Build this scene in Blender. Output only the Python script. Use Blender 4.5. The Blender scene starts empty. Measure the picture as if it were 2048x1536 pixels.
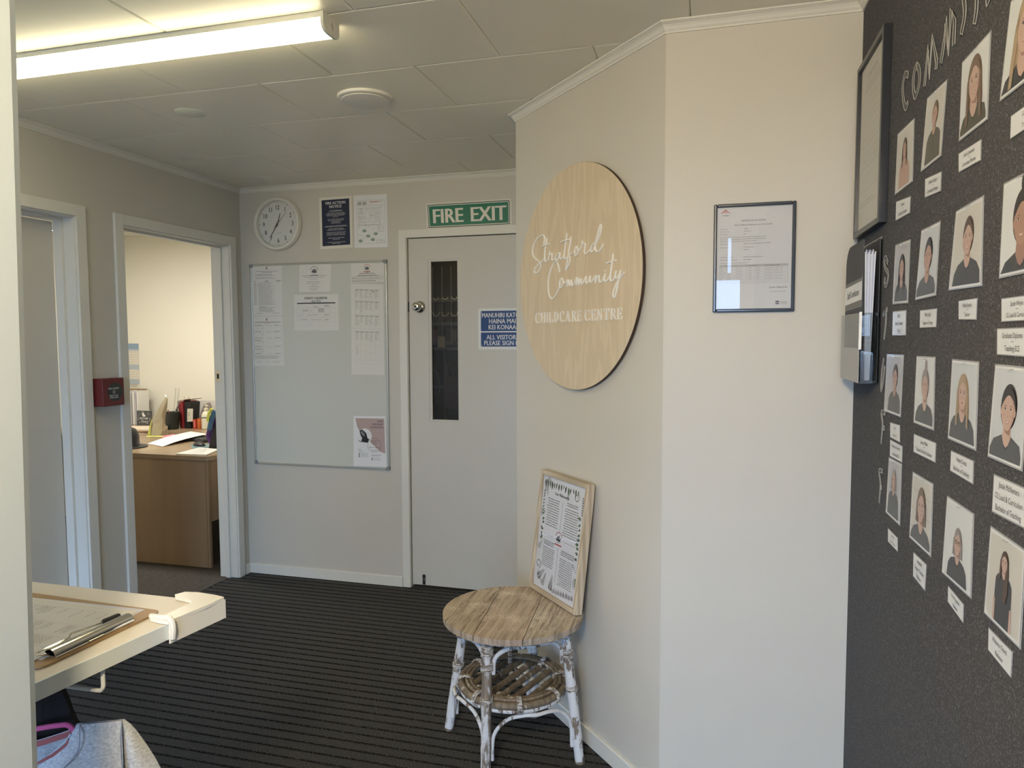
import bpy, bmesh, math, random, json
from mathutils import Vector, Matrix
random.seed(7)
SC = bpy.context.scene
COL = SC.collection

# ------------------------------------------------------------------ camera
CAM = Vector((0.0, 0.0, 1.4635))
YAW, PITCH, ROLL = 0.268, 0.065, -0.0041
fw = Vector((-math.sin(YAW)*math.cos(PITCH), math.cos(YAW)*math.cos(PITCH), -math.sin(PITCH)))
r0 = Vector((math.cos(YAW), math.sin(YAW), 0)); u0 = r0.cross(fw)
rr = r0*math.cos(ROLL)+u0*math.sin(ROLL); uu = -r0*math.sin(ROLL)+u0*math.cos(ROLL)
cam = bpy.data.objects.new('camera', bpy.data.cameras.new('camera'))
cam.data.sensor_width = 36; cam.data.sensor_fit = 'HORIZONTAL'
cam.data.lens = 1420/2048*36
cam.data.clip_start = 0.02
cam.matrix_world = Matrix(((rr.x, uu.x, -fw.x, CAM.x), (rr.y, uu.y, -fw.y, CAM.y), (rr.z, uu.z, -fw.z, CAM.z), (0, 0, 0, 1)))
COL.objects.link(cam); SC.camera = cam

# ------------------------------------------------------------------ world, lights, exposure
SKY_STRENGTH = 18.5
TUBE_EMIT = 13.5
OFFICE_POWER = 38.0
FILL_GLOBE_EMIT = 190.0
SC.view_settings.view_transform = 'Standard'; SC.view_settings.look = 'None'
SC.view_settings.exposure = 0.10; SC.view_settings.gamma = 1.0; SC.view_settings.use_curve_mapping = False
w = bpy.data.worlds.new('sky'); SC.world = w; w.use_nodes = True
bgn = w.node_tree.nodes['Background']
bgn.inputs[0].default_value = (0.42, 0.635, 1.0, 1); bgn.inputs[1].default_value = SKY_STRENGTH
def area(name, loc, rot, sx, sy, power, color, portal=False):
    l = bpy.data.lights.new(name, 'AREA'); l.shape = 'RECTANGLE'; l.size = sx; l.size_y = sy
    l.energy = power; l.color = color; l.cycles.is_portal = portal
    o = bpy.data.objects.new(name, l); o.location = loc; o.rotation_euler = rot; COL.objects.link(o)
    return o
area('entry_portal', (-0.215, -2.39, 1.12), (math.radians(90), 0, 0), 1.15, 2.2, 1, (1, 1, 1), True)
area('office_ceiling_lamp_light', (-4.0, 3.9, 2.31), (0, 0, 0), 1.1, 0.28, OFFICE_POWER, (1.0, 0.95, 0.85))
area('added_window_portal', (-1.52, -2.39, 1.3), (math.radians(90), 0, 0), 0.84, 1.36, 1, (1, 1, 1), True)  # daylight through the added side window
area('store_room_fill_light', (-1.2, 4.25, 2.3), (0, 0, 0), 0.4, 0.2, 3.0, (1.0, 0.88, 0.66))  # fill light added to lift the dim rack, no fixture

D = json.loads(r'''{"photos":{"A1":[[1.7599,1.9064],[1.6275,1.9029],[1.6255,1.7765],[1.7693,1.7761]],"A2":[[1.5433,1.9149],[1.4258,1.9105],[1.4449,1.7833],[1.5711,1.7824]],"A3":[[1.3506,1.9115],[1.2269,1.9134],[1.2274,1.7844],[1.3526,1.7841]],"A4":[[1.1575,1.9235],[1.1082,1.928],[1.0946,1.7919],[1.1843,1.7959]],"B1":[[1.7501,1.6652],[1.6285,1.6608],[1.6321,1.5312],[1.7596,1.5339]],"B2":[[1.5528,1.6682],[1.4355,1.6685],[1.4473,1.5365],[1.5801,1.5339]],"B3":[[1.3539,1.671],[1.2305,1.6743],[1.2246,1.5383],[1.3785,1.5412]],"B4":[[1.1567,1.6762],[1.0832,1.6774],[1.0703,1.5472],[1.1603,1.544]],"C1":[[1.7965,1.4227],[1.6509,1.4248],[1.6602,1.2918],[1.8094,1.2905]],"C2":[[1.5569,1.4248],[1.4382,1.4263],[1.4323,1.2927],[1.5636,1.2919]],"C3":[[1.3468,1.4252],[1.2244,1.4247],[1.2223,1.2882],[1.3544,1.2891]],"C4":[[1.1611,1.4237],[1.0578,1.4225],[1.0442,1.2859],[1.1757,1.2872]],"D1":[[1.7493,1.1928],[1.6394,1.1964],[1.6393,1.064],[1.764,1.0629]],"D2":[[1.5573,1.1954],[1.4248,1.1973],[1.4233,1.062],[1.5669,1.0597]],"D3":[[1.347,1.1926],[1.2207,1.1921],[1.2184,1.0589],[1.3611,1.0545]],"D4":[[1.1542,1.1907],[1.0358,1.1892],[1.0396,1.0564],[1.1664,1.0573]]},"tags":{"A1":[[1.7559,1.7594],[1.6371,1.7494],[1.6392,1.7159],[1.7551,1.7174]],"A2":[[1.5396,1.7633],[1.4393,1.7555],[1.4399,1.7209],[1.5377,1.727]],"A3":[[1.352,1.7649],[1.25,1.7619],[1.2488,1.73],[1.3485,1.7331]],"A4":[[1.1414,1.764],[1.0919,1.7646],[1.089,1.7351],[1.1409,1.7326]],"B1":[[1.7546,1.5187],[1.6435,1.5177],[1.6408,1.465],[1.7534,1.4652]],"B2":[[1.5445,1.5136],[1.4377,1.5135],[1.4394,1.4793],[1.5429,1.4791]],"B3":[[1.3256,1.5209],[1.2412,1.5215],[1.2417,1.488],[1.3223,1.4903]],"B4":[[1.1488,1.5158],[1.0671,1.5159],[1.0639,1.4832],[1.1454,1.4828]],"B5":[[1.1598,1.474],[1.0632,1.476],[1.059,1.4344],[1.1567,1.4365]],"C1":[[1.7485,1.2715],[1.6647,1.2751],[1.6602,1.238],[1.7444,1.2378]],"C5":[[1.7438,1.2335],[1.6391,1.2339],[1.6377,1.1987],[1.7424,1.1958]],"C2":[[1.5594,1.2708],[1.4163,1.2728],[1.4169,1.2367],[1.5576,1.2341]],"C3":[[1.3362,1.2719],[1.23,1.2719],[1.2291,1.2353],[1.3372,1.2369]],"C4":[[1.1501,1.2669],[1.0425,1.268],[1.0403,1.2151],[1.1521,1.2111]],"D1":[[1.7393,1.0336],[1.6538,1.0344],[1.6502,1.0049],[1.7355,1.0034]],"D2":[[1.5344,1.0394],[1.4474,1.0412],[1.4516,0.9892],[1.5323,0.991]],"D3":[[1.3264,1.0434],[1.2495,1.0392],[1.2492,1.0087],[1.3246,1.0159]],"D4":[[1.1473,1.0434],[1.0629,1.0436],[1.0643,1.0069],[1.1454,1.0104]]},"cut":{"c":[[[1.6843,2.0067],[1.7094,2.0166],[1.7252,2.0015],[1.72,1.974],[1.7033,1.9495],[1.691,1.9432],[1.6804,1.9501]]],"o":[[[1.6208,2.0047],[1.6399,1.995],[1.6425,1.9714],[1.6271,1.9457],[1.6085,1.9505],[1.597,1.9682],[1.6028,1.9892],[1.6208,2.0047]]],"m":[[[1.562,1.9435],[1.5451,2.0099],[1.5331,1.9521],[1.5201,2.0194],[1.489,1.9644],[1.4918,1.9511]]],"m2":[[[1.4629,1.9512],[1.4493,1.9793],[1.4435,2.0175],[1.423,1.9545],[1.4154,2.0248],[1.3944,1.9941],[1.3953,1.9562]]],"i":[[[1.3553,2.0213],[1.3444,1.9878],[1.3577,1.9597]]],"t":[[[1.2904,1.9922],[1.291,1.9677],[1.2978,1.9516]]],"t2":[[[1.2372,1.9683],[1.243,1.963],[1.2492,1.961]]],"s":[[[1.8115,1.6311],[1.8322,1.6455],[1.8466,1.6395],[1.834,1.6218],[1.8052,1.6069],[1.8114,1.5871],[1.8269,1.5808],[1.8391,1.5908],[1.8309,1.5968]]],"t3":[[[1.8413,1.5135],[1.8052,1.5255]],[[1.8148,1.5217],[1.8134,1.4937],[1.8253,1.4574]]],"a":[[[1.8222,1.411],[1.8376,1.3789],[1.8405,1.3373],[1.8233,1.3564],[1.811,1.3938]]],"f":[[[1.7957,1.2866],[1.8296,1.2844],[1.8146,1.2572],[1.8241,1.2131]],[[1.8173,1.2513],[1.797,1.2517]]],"f2":[[[1.8047,1.15],[1.8354,1.1444],[1.8177,1.1157],[1.8262,1.0719]],[[1.8192,1.1098],[1.8089,1.1105]]]},"script":[[[-0.2032,0.1413],[-0.198,0.156],[-0.198,0.1688],[-0.211,0.1777],[-0.2346,0.176],[-0.2614,0.1664],[-0.2805,0.1503],[-0.2916,0.1305],[-0.2889,0.1117],[-0.2726,0.0969],[-0.2456,0.085],[-0.2307,0.0719],[-0.2297,0.0588],[-0.2431,0.0443],[-0.2592,0.0391],[-0.2728,0.0416],[-0.2771,0.0512],[-0.2646,0.0619],[-0.2403,0.0728],[-0.2138,0.0806],[-0.2008,0.0897]],[[-0.1774,0.1637],[-0.1851,0.1468],[-0.1919,0.1246],[-0.1966,0.0995],[-0.1956,0.0814],[-0.1853,0.0748],[-0.1735,0.0793],[-0.1648,0.0911],[-0.1597,0.1058],[-0.1572,0.1119],[-0.1597,0.1008],[-0.1522,0.0987],[-0.1411,0.1013],[-0.1421,0.0888],[-0.1431,0.0801],[-0.1347,0.0755],[-0.1223,0.0793],[-0.1124,0.0858]],[[-0.2179,0.1353],[-0.1877,0.1395],[-0.1582,0.139]],[[-0.0881,0.0982],[-0.1027,0.0948],[-0.1149,0.0848],[-0.1149,0.0761],[-0.1027,0.0749],[-0.0905,0.086],[-0.0857,0.0979],[-0.0881,0.0833],[-0.0809,0.0747],[-0.069,0.0765],[-0.0571,0.0851]],[[-0.0371,0.1631],[-0.0431,0.142],[-0.0501,0.1136],[-0.0548,0.0897],[-0.0548,0.0775],[-0.0477,0.0719],[-0.036,0.0744],[-0.0268,0.0819],[-0.0084,0.086],[0.0075,0.0915]],[[-0.0786,0.1353],[-0.0525,0.1383],[-0.0232,0.1383]],[[-0.0108,0.1464],[-0.0154,0.1241],[-0.0245,0.0962],[-0.0314,0.0727],[-0.0383,0.0515],[-0.0444,0.0313],[-0.0313,0.0411],[-0.0184,0.0569],[-0.0152,0.0711],[-0.0268,0.0831]],[[0.0298,0.1069],[0.0186,0.1034],[0.0142,0.0896],[0.0165,0.0798],[0.0254,0.0765],[0.0343,0.0851],[0.0342,0.0993],[0.0276,0.1067],[0.0409,0.0938],[0.0583,0.1013],[0.067,0.112]],[[0.0678,0.1236],[0.0604,0.1186],[0.0691,0.1118],[0.082,0.1102],[0.0799,0.0965],[0.0779,0.0828],[0.0843,0.0762],[0.0971,0.0784],[0.1117,0.086],[0.118,0.0934]],[[0.1426,0.1077],[0.1283,0.1025],[0.1171,0.0923],[0.1172,0.082],[0.1264,0.0787],[0.1366,0.0856],[0.1447,0.1051],[0.1567,0.1309],[0.1686,0.1563],[0.1754,0.1621],[0.1786,0.1527],[0.1708,0.1313],[0.1548,0.1107],[0.1447,0.0983],[0.1448,0.0846],[0.1551,0.0756],[0.1692,0.0774],[0.183,0.0871],[0.1909,0.0985]],[[-0.0905,0.0278],[-0.092,0.044],[-0.1027,0.0624],[-0.1173,0.0683],[-0.1372,0.0581],[-0.1573,0.0346],[-0.17,0.005],[-0.1701,-0.0257],[-0.165,-0.049],[-0.1473,-0.0652],[-0.1298,-0.0636],[-0.1075,-0.0472],[-0.0905,-0.0282],[-0.0833,-0.0138]],[[-0.0689,0.005],[-0.0833,-0.0014],[-0.0881,-0.0184],[-0.0808,-0.0276],[-0.0689,-0.0234],[-0.0632,-0.0078],[-0.0699,0.0038],[-0.0546,-0.0133],[-0.0405,-0.0106],[-0.0336,-0.003]],[[-0.0358,-0.028],[-0.0321,-0.0124],[-0.0266,-0.0055],[-0.0182,-0.026],[-0.0128,-0.0114],[-0.0059,-0.0082],[-0.0013,-0.0262],[0.0123,-0.0204],[0.0301,-0.0001],[0.0258,-0.0273],[0.0412,-0.0069],[0.0435,-0.0261],[0.0566,-0.0069],[0.061,-0.0261],[0.074,-0.0176],[0.0889,-0.0011],[0.0869,-0.0162],[0.0933,-0.026],[0.106,-0.0176],[0.1143,-0.0008],[0.1123,-0.0157],[0.1186,-0.0236],[0.1331,-0.0149],[0.1474,-0.0023],[0.1435,-0.0271],[0.1556,-0.0097],[0.1669,-0.0049],[0.1678,-0.022],[0.1759,-0.0276],[0.1898,-0.0191],[0.2015,-0.0021],[0.1965,-0.0174],[0.2036,-0.0269],[0.2192,-0.0213],[0.2306,-0.0089]],[[0.1994,0.0075],[0.2033,0.0085]],[[0.2472,0.0601],[0.2417,0.0365],[0.2362,0.0106],[0.2314,-0.0111],[0.2327,-0.0245],[0.2423,-0.0279],[0.2536,-0.0195],[0.2628,-0.0005],[0.2646,0.0038],[0.2591,-0.0089],[0.263,-0.0202],[0.2723,-0.0187],[0.2815,-0.0085]],[[0.209,0.0319],[0.2379,0.0358],[0.2636,0.0366]],[[0.2876,0.004],[0.2797,-0.0193],[0.2725,-0.0427],[0.2634,-0.0684],[0.256,-0.0812],[0.2484,-0.0786],[0.2483,-0.0653],[0.2576,-0.0483],[0.2706,-0.0338],[0.2871,-0.0198],[0.3081,-0.0053]]],"caps":[[-0.2731,-0.2315,-0.155,-0.1154],[-0.2292,-0.1887,-0.155,-0.1155],[-0.1865,-0.1697,-0.1548,-0.1155],[-0.1675,-0.1342,-0.1547,-0.1156],[-0.1299,-0.094,-0.1547,-0.1156],[-0.0898,-0.0529,-0.1545,-0.1157],[-0.0501,-0.0109,-0.1545,-0.1157],[-0.007,0.0298,-0.1542,-0.1158],[0.0317,0.0601,-0.1542,-0.1159],[0.0787,0.1152,-0.154,-0.1159],[0.1188,0.1507,-0.154,-0.1159],[0.1524,0.1887,-0.1538,-0.116],[0.1904,0.229,-0.1537,-0.1161],[0.2306,0.2671,-0.1535,-0.1161],[0.2681,0.2998,-0.1535,-0.1162]],"papers":{"procedure":[[-2.6801,1.9087],[-2.4684,1.9052],[-2.4699,1.6033],[-2.6791,1.6028]],"flow":[[-2.6803,1.5992],[-2.47,1.5997],[-2.4689,1.3],[-2.6839,1.2965]],"logo":[[-2.3498,1.9039],[-2.1382,1.9009],[-2.1488,1.7404],[-2.3565,1.7403]],"calendar":[[-2.3924,1.7256],[-2.0954,1.7247],[-2.0975,1.5112],[-2.3948,1.5126]],"fees":[[-2.0111,1.9013],[-1.7996,1.8955],[-1.8014,1.7898],[-2.0134,1.7898]],"roster":[[-2.0135,1.784],[-1.8064,1.7745],[-1.8082,1.2487],[-2.0197,1.2513]],"poster":[[-2.0127,1.0064],[-1.8079,1.0087],[-1.8031,0.7108],[-2.0179,0.7066]],"board":[[-2.6869,1.918],[-1.7805,1.9097],[-1.7882,0.699],[-2.6945,0.6861]],"notice":[[-2.2151,2.2895],[-2.0035,2.2921],[-2.0016,1.9931],[-2.2141,1.9892]],"plan":[[-1.9907,2.2914],[-1.782,2.2881],[-1.7792,1.9876],[-1.9904,1.9898]],"fire":[[-1.5428,2.2202],[-1.0395,2.2217],[-1.0373,2.0762],[-1.5356,2.0763]],"visitor":[[-1.2361,1.6274],[-1.0107,1.6268],[-1.0116,1.3961],[-1.2378,1.4016]]},"shirtN":[-1.0353,0.93,0.8075],"shirt":{"hanger":[[-0.0468,0.8126],[-0.008,0.8084],[-0.0018,0.799]],"body":[[-0.0007,0.8076],[0.0037,0.8075],[0.0111,0.8077],[0.0727,0.8005],[0.0766,0.8014],[0.0878,0.7899],[0.0974,0.775],[0.1122,0.7461],[0.1232,0.7204],[0.1343,0.6899]],"neck":[[-0.0013,0.7936],[-0.0074,0.7871],[-0.0137,0.7753],[-0.0271,0.7661],[-0.0492,0.753]],"seam":[[0.0711,0.799],[0.0672,0.7746],[0.0647,0.748],[0.0651,0.7153]],"dark":[[-0.0444,0.8736],[-0.0162,0.8609],[-0.0099,0.836],[-0.0036,0.8083]],"placket":[[0.011,0.8059],[0.0114,0.7783],[0.0077,0.7588],[-0.006,0.747],[-0.0167,0.7354]]},"frame":[[2.1424,2.1697],[1.8425,2.1834],[1.8326,1.7294],[2.137,1.7275]]}''')
XL, YB, XW = -2.759, 3.7939, 0.3988
A1 = Vector((-0.7682, 2.8709)); A2 = Vector((-0.1271, 2.1757))
AD = (A2-A1).normalized(); AN = Vector((AD.y, -AD.x))
if AN.y > 0: AN = -AN
ZC = 2.375

# ------------------------------------------------------------------ materials
MATS = {}
def mat(name, color, rough=0.6, spec=0.4, metal=0.0, emit=None, estr=0.0, coat=0.0, sheen=0.0):
    if name in MATS: return MATS[name]
    m = bpy.data.materials.new(name); m.use_nodes = True
    p = m.node_tree.nodes['Principled BSDF']
    p.inputs['Base Color'].default_value = (*color, 1); p.inputs['Roughness'].default_value = rough
    p.inputs['Specular IOR Level'].default_value = spec; p.inputs['Metallic'].default_value = metal
    p.inputs['Coat Weight'].default_value = coat; p.inputs['Coat Roughness'].default_value = 0.06
    p.inputs['Sheen Weight'].default_value = sheen
    if emit:
        p.inputs['Emission Color'].default_value = (*emit, 1); p.inputs['Emission Strength'].default_value = estr
    MATS[name] = m; return m
def nodes(m): return m.node_tree.nodes, m.node_tree.links, m.node_tree.nodes['Principled BSDF']
def coords(m, scale=(1, 1, 1), rot=(0, 0, 0)):
    N, L, P = nodes(m)
    tc = N.new('ShaderNodeTexCoord'); mp = N.new('ShaderNodeMapping')
    mp.inputs['Scale'].default_value = scale; mp.inputs['Rotation'].default_value = rot
    L.new(tc.outputs['Object'], mp.inputs[0]); return mp.outputs[0]
def noise(m, vec, scale, detail=4, rough=0.5):
    N, L, P = nodes(m); n = N.new('ShaderNodeTexNoise'); L.new(vec, n.inputs['Vector'])
    n.inputs['Scale'].default_value = scale; n.inputs['Detail'].default_value = detail; n.inputs['Roughness'].default_value = rough
    return n.outputs['Fac']
def ramp(m, fac, stops):
    N, L, P = nodes(m); r = N.new('ShaderNodeValToRGB'); L.new(fac, r.inputs[0])
    e = r.color_ramp.elements
    while len(e) < len(stops): e.new(0.5)
    for i, (p, c) in enumerate(stops):
        e[i].position = p; e[i].color = (*c, 1)
    return r.outputs[0]
def bump(m, h, strength, dist=0.002):
    N, L, P = nodes(m); b = N.new('ShaderNodeBump'); L.new(h, b.inputs['Height'])
    b.inputs['Strength'].default_value = strength; b.inputs['Distance'].default_value = dist
    L.new(b.outputs[0], P.inputs['Normal'])
def mixc(m, fac, a, b):
    N, L, P = nodes(m); x = N.new('ShaderNodeMix'); x.data_type = 'RGBA'
    if hasattr(fac, 'is_output'): L.new(fac, x.inputs[0])
    else: x.inputs[0].default_value = fac
    for v, s in ((a, 6), (b, 7)):
        if hasattr(v, 'is_output'): L.new(v, x.inputs[s])
        else: x.inputs[s].default_value = (*v, 1)
    return x.outputs[2]
def base(m, out):
    N, L, P = nodes(m); L.new(out, P.inputs['Base Color'])

def paint(name, col, rough=0.55, sc=260, st=0.06):
    m = mat(name, col, rough, 0.35); v = coords(m)
    big = noise(m, v, 1.7, 2)
    base(m, mixc(m, big, tuple(c*0.96 for c in col), tuple(min(1, c*1.03) for c in col)))
    bump(m, noise(m, v, sc, 2), st, 0.001); return m
M_WALL = paint('wall_paint', (0.60, 0.57, 0.50), 0.5)
M_TRIM = paint('trim_gloss_paint', (0.74, 0.72, 0.65), 0.32, 40, 0.03)
M_DOOR = paint('door_paint', (0.60, 0.575, 0.51), 0.4, 60, 0.04)
M_CEIL = paint('ceiling_tile_paint', (0.84, 0.80, 0.68), 0.36, 55, 0.10)
M_OFFW = paint('office_wall_paint', (0.80, 0.77, 0.67), 0.6)
M_POST = paint('entry_post_daylight_tint', (0.66, 0.76, 0.85), 0.3, 30, 0.03)  # white post; the cool cast of daylight is put into its colour
M_GROOVE = mat('dark_gap', (0.05, 0.048, 0.04), 0.8)

def m_carpet(name, a, b, c, scale=420):
    m = mat(name, b, 0.95, 0.1, sheen=0.15); v = coords(m)
    f = noise(m, v, scale, 3, 0.75); base(m, ramp(m, f, [(0.36, a), (0.55, b), (0.70, c)]))
    bump(m, f, 0.6, 0.004); return m
M_RIB = m_carpet('ribbed_carpet', (0.004, 0.004, 0.004), (0.014, 0.0135, 0.013), (0.17, 0.165, 0.15), 260)
M_FELT = m_carpet('charcoal_felt', (0.004, 0.004, 0.006), (0.0135, 0.014, 0.020), (0.17, 0.172, 0.195), 300)
m = mat('office_carpet', (0.07, 0.065, 0.06), 0.95, 0.1); v = coords(m, (14, 160, 1)); f = noise(m, v, 2.2, 3, .6)
base(m, ramp(m, f, [(0.3, (0.035, 0.033, 0.032)), (0.7, (0.12, 0.11, 0.10))])); M_OCARP = m

def m_wood(name, dark, light, scale=(2, 30, 2), rough=0.5, dist=6.0, rot=(0, 0, 0), bs=0.15):
    m = mat(name, light, rough, 0.35); v = coords(m, scale, rot)
    N, L, P = nodes(m)
    f1 = noise(m, v, 1.3, 5, 0.6); wv = N.new('ShaderNodeTexWave'); wv.wave_type = 'BANDS'; wv.bands_direction = 'Y'
    L.new(v, wv.inputs['Vector']); wv.inputs['Scale'].default_value = 0.35; wv.inputs['Distortion'].default_value = dist
    wv.inputs['Detail'].default_value = 3; wv.inputs['Detail Scale'].default_value = 1.2
    mx = N.new('ShaderNodeMath'); mx.operation = 'ADD'; L.new(f1, mx.inputs[0]); L.new(wv.outputs['Fac'], mx.inputs[1])
    m2 = N.new('ShaderNodeMath'); m2.operation = 'MULTIPLY'; L.new(mx.outputs[0], m2.inputs[0]); m2.inputs[1].default_value = 0.5
    base(m, ramp(m, m2.outputs[0], [(0.2, dark), (0.75, light)])); bump(m, m2.outputs[0], bs, 0.002)
    return m
m = mat('birch_plywood', (0.72, 0.605, 0.435), 0.45, 0.35); v = coords(m, (9, 9, 1.1)); N, L, P = nodes(m)
f1 = noise(m, v, 1.0, 3, 0.5); vd = N.new('ShaderNodeVectorMath'); vd.operation = 'SCALE'; L.new(f1, vd.inputs[0]); vd.inputs['Scale'].default_value = 9.0
f2 = noise(m, coords(m, (55, 55, 3.0)), 1.0, 4, 0.6)
sn = N.new('ShaderNodeMath'); sn.operation = 'SINE'; ml = N.new('ShaderNodeMath'); ml.operation = 'MULTIPLY'; ml.inputs[1].default_value = 60.0; L.new(f1, ml.inputs[0]); L.new(ml.outputs[0], sn.inputs[0])
ga = ramp(m, sn.outputs[0], [(0.0, (0.64, 0.53, 0.375)), (0.55, (0.72, 0.605, 0.435)), (1.0, (0.735, 0.62, 0.45))])
base(m, mixc(m, f2, (0.64, 0.525, 0.365), ga)); M_PLY = m
M_OAKF = m_wood('pale_oak_frame', (0.40, 0.32, 0.22), (0.60, 0.52, 0.40), (60, 60, 3), 0.5, 3.0, (0, 0, 0), 0.1)
M_OAKH = m_wood('pale_oak_frame_cross_rail', (0.40, 0.32, 0.22), (0.60, 0.52, 0.40), (2, 2, 70), 0.5, 1.0, (0, 0, 0), 0.1)
M_DESK = m_wood('oak_laminate', (0.24, 0.165, 0.10), (0.34, 0.24, 0.15), (9, 9, 1.0), 0.35, 4.0, (0, 0, 0), 0.02)
M_DTOP = m_wood('oak_laminate_top', (0.24, 0.17, 0.105), (0.34, 0.25, 0.155), (9, 1.2, 9), 0.25, 4.0, (0, 0, 0), 0.02)

def m_plank(name, dark, light, seed):
    m = mat(name, light, 0.75, 0.2)
    v = coords(m, (70+seed*12, 4.5, 5), (0, 0, math.radians(6))); N, L, P = nodes(m)
    f = noise(m, v, 1.0, 6, 0.72); wood = ramp(m, f, [(0.33, dark), (0.56, light)])
    v2 = coords(m, (1, 1, 1)); sp = noise(m, v2, 210, 2, 0.6); patch = noise(m, v2, 9+seed, 3, 0.5)
    mu = N.new('ShaderNodeMath'); mu.operation = 'MULTIPLY'; L.new(sp, mu.inputs[0]); L.new(patch, mu.inputs[1])
    mk = ramp(m, mu.outputs[0], [(0.325, (0, 0, 0)), (0.345, (1, 1, 1))])
    base(m, mixc(m, mk, wood, (0.66, 0.60, 0.50))); bump(m, f, 0.35, 0.003); return m
M_PLANKS = [m_plank('weathered_plank_grain_%s' % n, d, l, i) for i, (n, d, l) in enumerate(
    (('golden', (0.13, 0.10, 0.075), (0.47, 0.385, 0.295)), ('tan', (0.23, 0.175, 0.135), (0.47, 0.38, 0.30)), ('grey', (0.16, 0.13, 0.105), (0.48, 0.415, 0.34))))]
def m_worn(name, white, wood, lo, hi, sc=(1, 1, 0.35), ns=26):
    m = mat(name, white, 0.55, 0.3); v = coords(m, sc); N, L, P = nodes(m)
    f = noise(m, v, ns, 5, 0.7); g = noise(m, coords(m, (60, 60, 5)), 1.2, 3, 0.6)
    wd = ramp(m, g, [(0.3, tuple(c*0.45 for c in wood)), (0.7, wood)])
    mk = ramp(m, f, [(lo, (0, 0, 0)), (hi, (1, 1, 1))])
    base(m, mixc(m, mk, white, wd)); bump(m, mk, -0.3, 0.001) if False else bump(m, f, 0.2, 0.002); return m
M_CANEW = m_worn('chipped_white_cane', (0.70, 0.71, 0.72), (0.25, 0.20, 0.16), 0.53, 0.57)
M_CANEB = m_worn('worn_brown_cane', (0.62, 0.60, 0.56), (0.27, 0.215, 0.15), 0.33, 0.42)
M_BIND = m_worn('painted_cane_binding', (0.62, 0.61, 0.59), (0.27, 0.22, 0.175), 0.48, 0.54, (1, 1, 3), 60)

WHITE = mat('white_print', (0.78, 0.77, 0.74), 0.5); PAPER = mat('office_paper', (0.72, 0.71, 0.67), 0.7, 0.2)
PAPERS = mat('laminated_paper', (0.78, 0.79, 0.80), 0.22, 0.5)
INK = mat('black_ink', (0.025, 0.025, 0.03), 0.6); GREY = mat('grey_ink', (0.22, 0.22, 0.22), 0.7); LGREY = mat('pale_grey_ink', (0.42, 0.42, 0.41), 0.7)
NAVY = mat('navy_ink', (0.022, 0.030, 0.06), 0.35); BLUE = mat('sign_blue', (0.018, 0.06, 0.19), 0.3)
GREEN = mat('sign_green', (0.0, 0.155, 0.09), 0.28); DGREEN = mat('dark_green_rule', (0.0, 0.05, 0.035), 0.3)
SIGNW = mat('sign_white_plastic', (0.74, 0.72, 0.64), 0.3); LEAF = mat('leaf_green_ink', (0.10, 0.15, 0.09), 0.7); LEAF2 = mat('tree_green_ink', (0.28, 0.36, 0.27), 0.7)
REDI = mat('red_ink', (0.45, 0.08, 0.07), 0.6); PINKP = mat('dusty_pink_print', (0.46, 0.35, 0.33), 0.5)
LETW = mat('white_acrylic_letter', (0.86, 0.84, 0.78), 0.35)
FRB = mat('black_satin_frame', (0.022, 0.025, 0.032), 0.3, 0.5); FRG = mat('slate_blue_frame', (0.035, 0.045, 0.065), 0.18, 0.6)
CHROME = mat('chrome', (0.75, 0.73, 0.68), 0.12, 0.5, 1.0); STEEL = mat('brushed_steel', (0.6, 0.57, 0.5), 0.22, 0.5, 1.0)
ALU = mat('aluminium_rail', (0.48, 0.49, 0.46), 0.35, 0.5, 0.8); GREYPL = mat('grey_plastic_corner', (0.25, 0.26, 0.26), 0.4)
WB = mat('whiteboard_enamel', (0.60, 0.61, 0.56), 0.2, 0.5); CLOCKP = mat('clock_case_plastic', (0.72, 0.70, 0.62), 0.35); FACE = mat('clock_dial', (0.70, 0.70, 0.66), 0.5)
REDPL = mat('red_call_point_plastic', (0.14, 0.018, 0.018), 0.3, 0.5); DKG = mat('dark_grey_disc', (0.045, 0.047, 0.045), 0.25)
BLACK = mat('black_plastic', (0.018, 0.018, 0.02), 0.4); SHELF = mat('shelf_laminate', (0.72, 0.68, 0.61), 0.35); SHELFE = mat('white_edge_daylight_tint', (0.80, 0.88, 0.93), 0.35)  # shelf edge: cool daylight cast mixed into the white
WPL = mat('white_glossy_plastic', (0.88, 0.88, 0.84), 0.25); WROD = mat('white_coated_wire', (0.78, 0.80, 0.80), 0.3)
HARDB = m_wood('hardboard', (0.30, 0.19, 0.09), (0.38, 0.25, 0.13), (3, 3, 3), 0.4, 2.0, (0, 0, 0), 0.01)
PINK = mat('pink_plastic', (0.72, 0.13, 0.32), 0.35); LAM = mat('laminate_border', (0.36, 0.36, 0.37), 0.12, 0.6)
m = mat('grey_marl_jersey', (0.42, 0.45, 0.50), 0.9, 0.1, sheen=0.2); v = coords(m, (1, 1, 1.6), (0.5, 0.3, 0.6)); f = noise(m, v, 190, 3, 0.7)
base(m, ramp(m, f, [(0.3, (0.38, 0.415, 0.46)), (0.7, (0.72, 0.75, 0.79))])); bump(m, f, 0.25, 0.001); MARL = m
TAPE = mat('coral_neck_tape', (0.42, 0.13, 0.13), 0.8); DARKC = mat('black_fleece', (0.030, 0.027, 0.026), 0.95, 0.05)
DIFF = mat('lamp_diffuser', (0.9, 0.88, 0.75), 0.3, 0.3, 0, (1.0, 0.90, 0.58), TUBE_EMIT); LAMPB = mat('lamp_body_white', (0.66, 0.67, 0.62), 0.35)
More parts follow.
